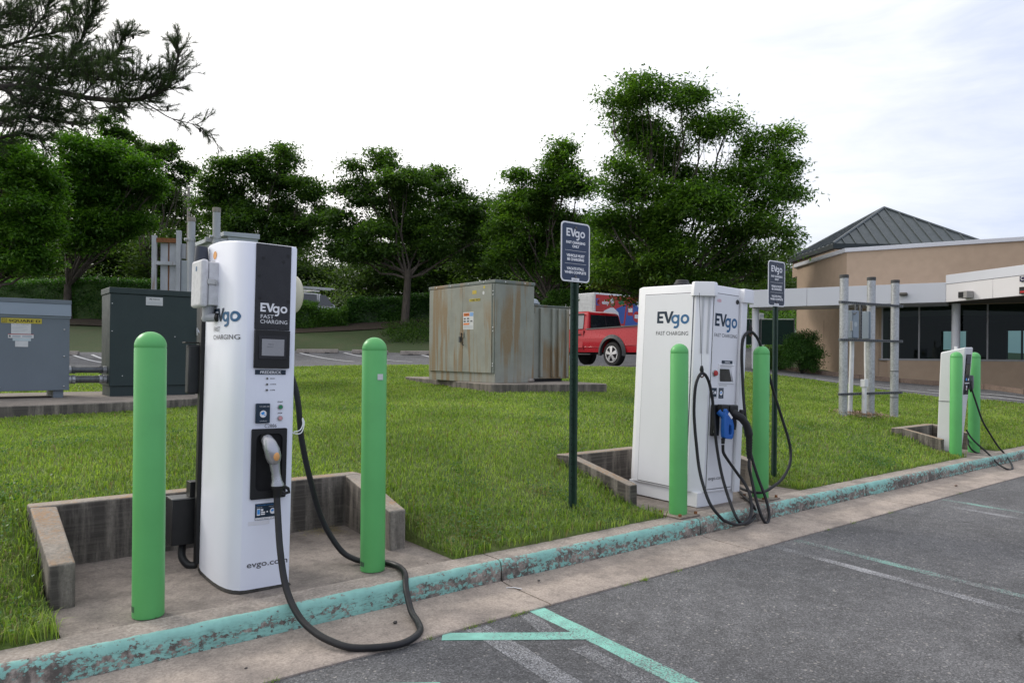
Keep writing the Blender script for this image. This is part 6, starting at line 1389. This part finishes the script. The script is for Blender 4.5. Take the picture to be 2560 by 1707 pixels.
# hedges
def hedge(label, pa, pb, w, h, n, L, seed, mat=leaf_hedge, lumpy=.12, group='hedges behind the rear lot'):
    g = np.random.default_rng(seed); a, b = Vector(pa[:2]), Vector(pb[:2]); d = b - a; Ln = d.length; t = thing('hedge', label, 'hedge', (a.x, a.y, 0), (0, 0, math.atan2(d.y, d.x)), group)
    dn = d.normalized(); nn = Vector((-dn.y, dn.x))
    def gz(x, y): p = a + dn * x + nn * y; return p
    m = int(Ln / .5) + 1; rg = []
    for k in range(m + 1):
        x = Ln * k / m; p = gz(x, 0); z0 = hz(p.x, p.y); hh = h - .16 + lumpy * noise.noise(Vector((x * .9, seed, 0))); e_ = .16 if 0 < k < m else .34
        rg.append([(x, -w / 2 + e_, z0 - .1), (x, -w / 2 + e_, z0 + hh * .8), (x, -w / 2 + e_ + .12, z0 + hh), (x, w / 2 - e_ - .12, z0 + hh), (x, w / 2 - e_, z0 + hh * .8), (x, w / 2 - e_, z0 - .1)])
    MB().loft(rg).build('hedge_core', leaf_dark, t, smooth=60)
    u = g.uniform(0, Ln, n); face = g.uniform(0, 1, n); y = np.where(face < .62, -w / 2 + .16, g.uniform(-w / 2 + .1, w / 2, n)); hh = h + lumpy * np.array([noise.noise(Vector((float(x) * .9, seed, 0))) for x in u])
    P0_ = np.stack([a.x + dn.x * u + nn.x * y, a.y + dn.y * u + nn.y * y], 1); zg_ = height(P0_[:, 0], P0_[:, 1])
    z = np.where(face < .62, g.uniform(.02, 1, n) * hh, hh) + zg_
    C = np.stack([u, y, z], 1) + g.normal(size=(n, 3)) * np.array([.05, .09, .07]); C[:, 1] += .10 * np.sin(C[:, 0] * 2.7 + seed) * np.cos(C[:, 2] * 4) * (face < .62)
    V, F = leaves(C, L, L * .6, g, up=.35); np_mesh('foliage', V, F, mat, t, kind='stuff'); return t
hedge('long clipped green hedge behind the grey and green cabinets', gbase(-420, 38.6), gbase(505, 38.6), 1.3, 2.0, 42000, .10, 3)
hedge('bright shrubby hedge hiding the lower part of the white work truck', gbase(700, 37.2), gbase(792, 37.5), 1.4, 1.12, 8000, .10, 4, leaf_bright)
hedge('low dip in the bright hedge, in front of the hood of the work truck', gbase(794, 37.6), gbase(868, 37.9), 1.3, .74, 5000, .10, 9, leaf_bright)
hedge('low hedge left of the straight grey trunk', gbase(870, 38.5), gbase(1010, 38.9), 1.2, 1.12, 11000, .10, 5)
hedge('low dark hedge right of the straight grey trunk, running behind the transformer', gbase(1018, 39.1), gbase(1330, 40.2), 1.2, 1.25, 17000, .10, 6)
hedge('clipped hedge behind the rear of the red pickup truck', gbase(1560, 46), gbase(1700, 46), 1.4, 1.5, 9000, .11, 7)
# mulch bed in front of the hedges
mp_ = [bear(px, 36.1 + .5 * math.sin(px / 130)).xy for px in range(-450, 1200, 50)] + [bear(px, 39.6).xy for px in range(1150, -451, -50)]
sheet('mulch_bed', mp_, [], .8, mulch, zoff=.035)
# bushes
def bush(label, spec, D, n, L, mat, seed, dark=None):
    c = gbase(spec[0][0], D); t = thing('bush', label, 'bush', c); g = np.random.default_rng(seed)
    lob = [(x - c[0], y - c[1], z - c[2], r_) for x, y, z, r_ in plobes(D, spec)]; P, O, cls = lobe_points(lob, n // 14, 26, .15, g, .8, .33)
    P[:, 2] = np.maximum(P[:, 2], .01); V, F = leaves(P, L, L * .5, g, out=O, up=.3); np_mesh('foliage', V, F, mat, t, kind='stuff')
    mb = MB()
    for q in cls[::max(1, len(cls) // 20)]: mb.tube([(0, 0, -.05), tuple(q * .45 + np.array([0, 0, .05])), tuple(q * .8)], [.012, .008, .004], 4)
    mb.build('stems', bark_dark, t, smooth=0, kind='stuff'); return t
bush('rounded dark green bush against the corner of the tan building', [(2005, 880, 44, 0), (1978, 900, 32, 0), (2030, 895, 30, 0), (2015, 852, 28, 0), (1990, 860, 25, .1), (2025, 915, 26, 0)], 23.9, 15000, .055, leaf_hedge, 71)
bush('low yellowish bush between the left canopy column and the rounded bush', [(1928, 893, 24, 0), (1950, 888, 24, 0), (1912, 905, 16, 0), (1945, 910, 22, 0)], 25.4, 6000, .05, leaf_bright, 72)
bush('light green bush behind the transformer, under the forked tree', [(1398, 742, 26, 0), (1420, 755, 24, 0), (1375, 760, 20, 0)], 35, 5000, .09, leaf_bright, 73)
# pine with long needles reaching in from the left
def pine():
    g = np.random.default_rng(21); b = gbase(-900, 12.5); t = thing('pine_tree', 'long needled pine reaching into the sky from the upper left corner', 'pine tree', b); B0_ = Vector(b)
    MB().tube([(0, 0, -.2), (0, 0, 2), (.1, 0, 6), (.15, .1, 11)], [.26, .22, .16, .06], 14).build('trunk', bark_dark, t, smooth=60)
    def Pp(px, py, D): return at(px, py, D) - B0_
    main = [([(-700, 330), (-300, 250), (0, 219), (102, 222), (204, 243), (286, 251), (347, 248), (408, 226), (432, 190), (446, 135), (440, 112)], 10.2, .05),
            ([(347, 248), (388, 273), (430, 297), (490, 313), (527, 334)], 10.2, .010),
            ([(-600, 260), (-200, 200), (0, 172), (110, 172), (220, 163), (265, 148), (291, 130), (308, 97), (318, 88)], 10.6, .035),
            ([(150, 170), (180, 140), (204, 97), (219, 51), (237, 20), (248, -2)], 10.6, .016),
            ([(-400, 170), (-100, 140), (0, 118), (82, 94), (153, 76), (182, 40), (192, 18)], 11.0, .026),
            ([(60, 100), (95, 60), (115, 30), (122, 8)], 11.0, .012),
            ([(-300, 60), (-60, 50), (20, 30), (60, 10), (85, -14)], 11.3, .02),
            ([(-500, 380), (-150, 330), (0, 300), (90, 292), (160, 305), (215, 312)], 9.9, .03),
            ([(-500, 430), (-150, 380), (0, 345), (60, 335), (110, 352)], 9.8, .03),
            ([(204, 243), (235, 205), (262, 190), (300, 186)], 10.2, .012), ([(286, 251), (318, 210), (352, 195), (372, 200)], 10.2, .012), ([(347, 248), (380, 215), (400, 188), (415, 200)], 10.2, .010),
            ([(102, 222), (150, 190), (200, 186), (250, 176)], 10.3, .014), ([(204, 243), (240, 270), (275, 268), (330, 270)], 10.1, .010), ([(0, 219), (60, 255), (130, 270), (190, 275)], 10.0, .016),
            ([(408, 226), (440, 205), (425, 170)], 10.2, .006), ([(490, 313), (508, 300), (521, 274)], 10.2, .004), ([(430, 297), (452, 300), (460, 286)], 10.2, .004), ([(380, 262), (402, 268), (446, 262)], 10.2, .003), ([(0, 172), (60, 140), (90, 150), (140, 130)], 10.8, .012),
            ([(-200, 110), (-60, 80), (10, 66), (70, 50)], 11.1, .014), ([(-250, 290), (-60, 268), (60, 268), (140, 250)], 10.4, .02), ([(-200, 215), (-40, 200), (70, 204), (150, 214)], 10.7, .02), ([(-250, 20), (-100, 0), (0, -20), (60, -30)], 11.3, .02)]
    mb = MB(); tips = []
    for pts, D, r0 in main:
        P_ = spline([Pp(px, py, D + .25 * math.sin(px * .013)) for px, py in pts], 5); n = len(P_); mb.tube(P_, [r0 * (1 - .8 * i / n) + .002 for i in range(n)], 6)
        dense = r0 > .009 or True
        for i in range(1, n):
            if P_[i].x is None: continue
            p = P_[i]; d = (P_[i] - P_[i - 1]).normalized()
            k_ = (5 if i < n * .7 else 3) if r0 > .0125 else (3 if r0 > .0105 else (1 if r0 > .0045 else 0))
            if r0 == .010 and i < n * .55: k_ = 0 if g.uniform() < .75 else 1
            for _ in range(k_):
                sd = Vector(unit(1, g)[0]); sd = (sd - d * sd.dot(d)).normalized(); ln = g.uniform(.12, .42) * (1.25 - .6 * i / n); dr = (d * .75 + sd * .8 + Vector((0, 0, .35))).normalized(); q = p + dr * ln
                mb.tube([p, p + dr * ln * .5 + Vector((0, 0, -.015)), q], [.006, .0045, .003], 4); tips.append((q, dr)); tips.append((p + dr * ln * .55, dr))
                for _2 in range(2):
                    if ln > .2: e2 = (dr + Vector(unit(1, g)[0]) * .8).normalized(); q2 = p + dr * ln * .6 + e2 * ln * .5; mb.tube([p + dr * ln * .6, q2], [.004, .0025], 4); tips.append((q2, e2))
        d = (P_[-1] - P_[-3]).normalized()
        for k in range(4): tips.append((P_[-1] - d * .06 * k, d))
    mb.build('branches', bark_dark, t, smooth=60, kind='stuff')
    P_, A_ = [], []
    for q, d in tips:
        m = 28; u = unit(m, g); dv = np.array(d); a = u * .75 + dv * .95 + np.array([0, 0, .1]); a /= np.linalg.norm(a, axis=1, keepdims=True); off = -dv * g.uniform(0, .09, m)[:, None]; P_.append(np.array(q) + off); A_.append(a)
    P_ = np.concatenate(P_); A_ = np.concatenate(A_); n = len(P_); l = g.uniform(.065, .11, n)[:, None]; b_ = np.cross(A_, unit(n, g)); b_ /= np.linalg.norm(b_, axis=1, keepdims=True) + 1e-9
    w_ = .0021; V = np.stack([P_ - b_ * w_, P_ + b_ * w_, P_ + A_ * l - np.array([0, 0, .006])], 1).reshape(-1, 3)
    np_mesh('needles', V, np.zeros((0, 4), int), needle_mat, t, F3=np.arange(n * 3).reshape(-1, 3), kind='stuff')
    mb = MB()
    for q, d in tips[::37]:
        c = q - d * .14 - Vector((0, 0, .03)); mb.sphere(tuple(c), .018, .018, .035, 6, 5)
    mb.build('cones', bark_dark, t, smooth=0, kind='stuff')
pine()
# utility pole and pale house glimpsed in the wood
b = gbase(468, 50); p_ = thing('utility_pole', 'thin pale pole rising out of the wood left of the capped posts', 'utility pole', b); MB().cyl((0, 0, 0), (0, 0, at(468, 468, 50).z - b[2]), .12, .085, n=10).build('pole', conc_kerb2, p_)
MB().box(-.35, .35, -.04, .04, at(468, 490, 50).z - b[2], at(468, 487, 50).z - b[2]).build('cross_arm', conc_kerb2, p_)
b = gbase(600, 88); hs = thing('pale_house', 'pale house wall glimpsed through the wood behind the dark spreading tree', 'house', b, (0, 0, R(20)))
MB().box(-5, 5, 0, 6, -.5, 4.2).build('wall', label_white, hs); MB().prism([(-.4, 4.2), (6.4, 4.2), (3, 6.6)], -5.4, 5.4, 'x').build('roof', roof_trim, hs)
for x in (-3.2, 0, 3.2): f_ = MB().box(x - .5, x + .5, -.05, -.005, 1.4, 2.8).build('window', grey_light, hs); MB().box(x - .42, x + .42, -.07, -.052, 1.48, 2.72).build('pane', tint, f_)

# ---------------------------------------------------------------- lawn grass
def grass(n, px0, px1, D0, D1, seed, hs=1.0, wide=1.0):
    g = np.random.default_rng(seed); px = g.uniform(px0, px1, n); D = (g.uniform(0, 1, n) * (D1 ** .85 - D0 ** .85) + D0 ** .85) ** (1 / .85)
    r_ = (px - 1280) / FPX; X = D * (DX + r_ * RX); Y = D * (DY + r_ * RY)
    edge = np.interp(px, [e[0] for e in LE], [e[1] for e in LE]); ok = (Y > 3.792 + .012 * np.sin(X * 9)) & (D < edge - .05)
    for a, b, c, d in PADS: ok &= ~((X > a - .0) & (X < b + .0) & (Y < d + .0))
    def inpoly(P_):
        c = np.zeros(len(X), bool); m = len(P_)
        for i in range(m):
            x1, y1 = P_[i]; x2, y2 = P_[(i + 1) % m]; 
            if y1 == y2: continue
            cond = ((y1 > Y) != (y2 > Y)) & (X < (x2 - x1) * (Y - y1) / (y2 - y1) + x1); c ^= cond
        return c
    ok &= ~inpoly([(-3.4, 11.0), (2.0, 11.45), (4.35, 12.25), (4.35, 14.7), (-3.4, 14.7)])
    ok &= ~inpoly([tuple(P0.xy), tuple(PR.xy), tuple(PR.xy + wY), tuple(PL.xy)])
    for bb, _, _ in B: ok &= ((X - bb.x) ** 2 + (Y - bb.y) ** 2 > .008)
    X, Y, D = X[ok], Y[ok], D[ok]; n = len(X); Z = height(X, Y) - .01
    pat = (np.sin(X * 3.1 + 1.3 * np.sin(Y * 2.3)) * np.sin(Y * 3.7 + X * .9) + .6 * np.sin(X * 9.1 + Y * 5.3) * np.sin(Y * 11 - X * 3)) * .5
    h = (.042 + .015 * pat + .026 * g.uniform(0, 1, n) ** 2) * hs
    for a, b, c, d in PADS:                                    # longer, unmown tufts round the walls
        dist = np.maximum(np.maximum(a - X, X - b), np.maximum(Y - d, 0)); h *= 1 + .65 * np.exp(-np.clip(dist, 0, 9) / .09)
    h *= 1 + .45 * np.exp(-np.clip(Y - 3.8, 0, 9) / .10)
    thin = g.uniform(0, 1, n); 
    w = (.0011 + .00046 * D) * g.uniform(.7, 1.3, n) * wide; th = g.uniform(0, 2 * np.pi, n); lean = g.uniform(.1, .95, n)
    az = th + g.uniform(-.9, .9, n); ux, uy = np.cos(az), np.sin(az); sx_, sy_ = -np.sin(th), np.cos(th)
    base = np.stack([X, Y, Z], 1); mid = base + np.stack([ux * h * lean * .28, uy * h * lean * .28, h * .62], 1); tip = base + np.stack([ux * h * lean * .95, uy * h * lean * .95, h * (1.05 - .42 * lean)], 1)
    s_ = np.stack([sx_, sy_, np.zeros(n)], 1) * w[:, None]
    V = np.stack([base - s_, base + s_, mid + s_ * .8, mid - s_ * .8, tip], 1).reshape(-1, 3); i0 = np.arange(n) * 5
    F4 = np.stack([i0, i0 + 1, i0 + 2, i0 + 3], 1); F3 = np.stack([i0 + 3, i0 + 2, i0 + 4], 1)
    dead = (g.uniform(0, 1, n) < .055 + .07 * np.clip(pat, 0, 1)).astype(int); return V, F4, F3, np.concatenate([dead, dead])
straw = m_leaf('dry_straw', (.13, .11, .045), (.22, .18, .08), (.32, .27, .13), .3, 2)
V, F4, F3, mi = grass(490000, -130, 2700, 2.9, 22.6, 91)
np_mesh('grass', V, F4, [grass_blade, straw], None, mi, F3, 'stuff')
V, F4, F3, mi = grass(30000, -1500, -130, 3.2, 20, 92, 1, 2); np_mesh('grass', V, F4, [grass_blade, straw], None, mi, F3, 'stuff')
# weeds in the joint between gutter and asphalt
g = np.random.default_rng(33)
for i, (X0, n) in enumerate(((2.0, 16), (2.27, 30), (2.38, 18), (2.56, 24), (2.62, 18), (3.45, 16), (3.62, 40), (3.95, 18), (5.9, 14), (6.3, 12), (7.0, 10), (1.05, 24), (1.2, 18), (8.6, 14))):
    c = np.array([X0, 3.142, -.156]) + g.normal(size=(n, 3)) * np.array([.022, .008, .0]); a = unit(n, g); a[:, 2] = np.abs(a[:, 2]) + .5; a /= np.linalg.norm(a, axis=1, keepdims=True); b_ = np.cross(a, unit(n, g)); b_ /= np.linalg.norm(b_, axis=1, keepdims=True)
    l = g.uniform(.012, .042, n)[:, None]; V = np.stack([c - b_ * .0015, c + b_ * .0015, c + a * l], 1).reshape(-1, 3)
    o = np_mesh('weed', V - np.array([X0, 3.142, -.156]), np.zeros((0, 4), int), grass_blade, None, None, np.arange(n * 3).reshape(-1, 3)); o.location = (X0, 3.142, -.156)
    props(o, 'tiny green weed sprouting from the joint between gutter and asphalt', 'weed', 'weeds in the gutter joint')
# litter and small stones
pp = gp(1284, 1470, -.135); o = MB().loft([[(-.045, -.004, 0), (-.045, .004, 0), (-.045, .004, .002), (-.045, -.004, .002)], [(0, -.005, .006), (0, .005, .005), (0, .005, .007), (0, -.005, .008)], [(.05, -.004, .0), (.05, .004, .0), (.05, .004, .002), (.05, -.004, .002)]]).build('paper_strip', white_print, loc=tuple(pp)); o.rotation_euler = (0, 0, R(-50)); props(o, 'thin white paper strip lying in the gutter at a kerb joint', 'litter')
for (px, py, z, r_, lab) in ((988, 1557, -.138, .013, 'dark pebble lying in the gutter inside the cable loop'), (1347, 1452, -.13, .010, 'dark pebble in the gutter right of the paper strip'), (615, 1671, -.145, .008, 'small dark pebble on the gutter near the lower edge'), (2390, 1215, -.14, .02, 'flat brown pebble in the gutter below the farthest charger'), (1208, 1553, -.150, .011, 'pale pebble in the joint beside the teal line')):
    p = gp(px, py, z); o = MB().sphere((0, 0, r_ * .4), r_, r_ * .8, r_ * .55, 7, 5).build('pebble', conc_kerb2 if 'pale' in lab else paint('pebble_grey', (.07, .065, .06), .9) if 'dark' in lab else kerb_brown, smooth=0, loc=tuple(p)); props(o, lab, 'pebble')
n = 260; g = np.random.default_rng(8); c = np.stack([2.36 - np.abs(g.normal(size=n)) * .11, 5.00 - np.abs(g.normal(size=n)) * .12, .012 + g.uniform(0, .012, n)], 1); a = unit(n, g); a[:, 2] *= .1; b_ = np.cross(a, np.array([0, 0, 1.])); l = g.uniform(.02, .07, n)[:, None]
V = np.stack([c - b_ * .0013, c + b_ * .0013, c + a * l + b_ * .0013, c + a * l - b_ * .0013], 1).reshape(-1, 3); o = np_mesh('dry_straw', V, np.arange(n * 4).reshape(-1, 4), straw); props(o, 'dry straw and pine litter blown into the corner of the nearest pit', 'litter', None, 'stuff')
n = 700; c = np.stack([B[1][0].x - .25 + g.normal(size=n) * .28, B[1][0].y - .02 + g.normal(size=n) * .14], 1); zz_ = height(c[:, 0], c[:, 1]) + .05; c = np.stack([c[:, 0], c[:, 1], zz_ + g.uniform(0, .02, n)], 1)
V, F = leaves(c, .045, .018, g, up=.7); o = np_mesh('bark_chips', V, F, m_leaf('chips', (.16, .10, .06), (.30, .20, .13), (.42, .31, .22), .0, 3)); props(o, 'brown bark chips around the foot of the galvanised posts', 'bark chips', None, 'stuff')

# clover and plantain patches, a few fallen leaves and clippings
def ground_leaves(name, label, centres, n, spread, L, Wd, mat, seed, lift=.035, cat='weeds'):
    g = np.random.default_rng(seed); C = []
    for (x, y, r_) in centres:
        m = int(n * r_); q = np.stack([x + g.normal(size=m) * spread * r_, y + g.normal(size=m) * spread * r_], 1); q = q[(q[:, 1] > 3.82)]
        for a, b, c, d in PADS: q = q[~((q[:, 0] > a - .02) & (q[:, 0] < b + .02) & (q[:, 1] < d + .02))]
        C.append(np.column_stack([q, height(q[:, 0], q[:, 1]) + lift + g.uniform(-.012, .012, len(q))]))
    C = np.concatenate(C); V, F = leaves(C, L, Wd, g, up=.85, droop=.0); return props(np_mesh(name, V, F, mat), label, cat, None, 'stuff')
clover_m = m_leaf('clover_leaves', (.030, .090, .020), (.060, .150, .035), (.10, .21, .05), .35, 3)
g = np.random.default_rng(77)
ground_leaves('clover', 'small patches of darker clover scattered through the lawn', [(float(g.uniform(-.5, 11)), float(3.9 + g.uniform(0, 1) ** 1.5 * 5), float(g.uniform(.4, 1.2))) for _ in range(46)], 230, .20, .022, .018, clover_m, 78)
ground_leaves('dry_patch', 'dry brownish grass clippings along the kerb and beside the pits', [(2.75, 3.92, .9), (2.95, 4.0, .6), (4.45, 4.0, .5), (6.75, 3.95, .9), (7.1, 4.0, .6), (.25, 4.3, .7), (.36, 4.6, .6), (10.35, 4.0, .8), (2.68, 4.35, .5), (3.9, 4.5, .6)], 420, .13, .035, .004, straw, 79, .018, 'grass clippings')
n = 900; q = np.stack([g.uniform(-1, 12, n), g.choice([3.585, 3.56, 3.82, 3.81, 3.15], n) + g.normal(size=n) * .012], 1); zq = np.where(q[:, 1] < 3.3, -.148, np.where(q[:, 1] < 3.6, -.125, .002))
V, F = leaves(np.column_stack([q, zq + .003]), .010, .005, g, up=.95, droop=0); props(np_mesh('grit', V, F, m_leaf('debris', (.03, .022, .015), (.10, .075, .05), (.22, .17, .11), .0, 5)), 'dark grit and leaf crumbs gathered along the kerb foot and joints', 'debris', None, 'stuff')
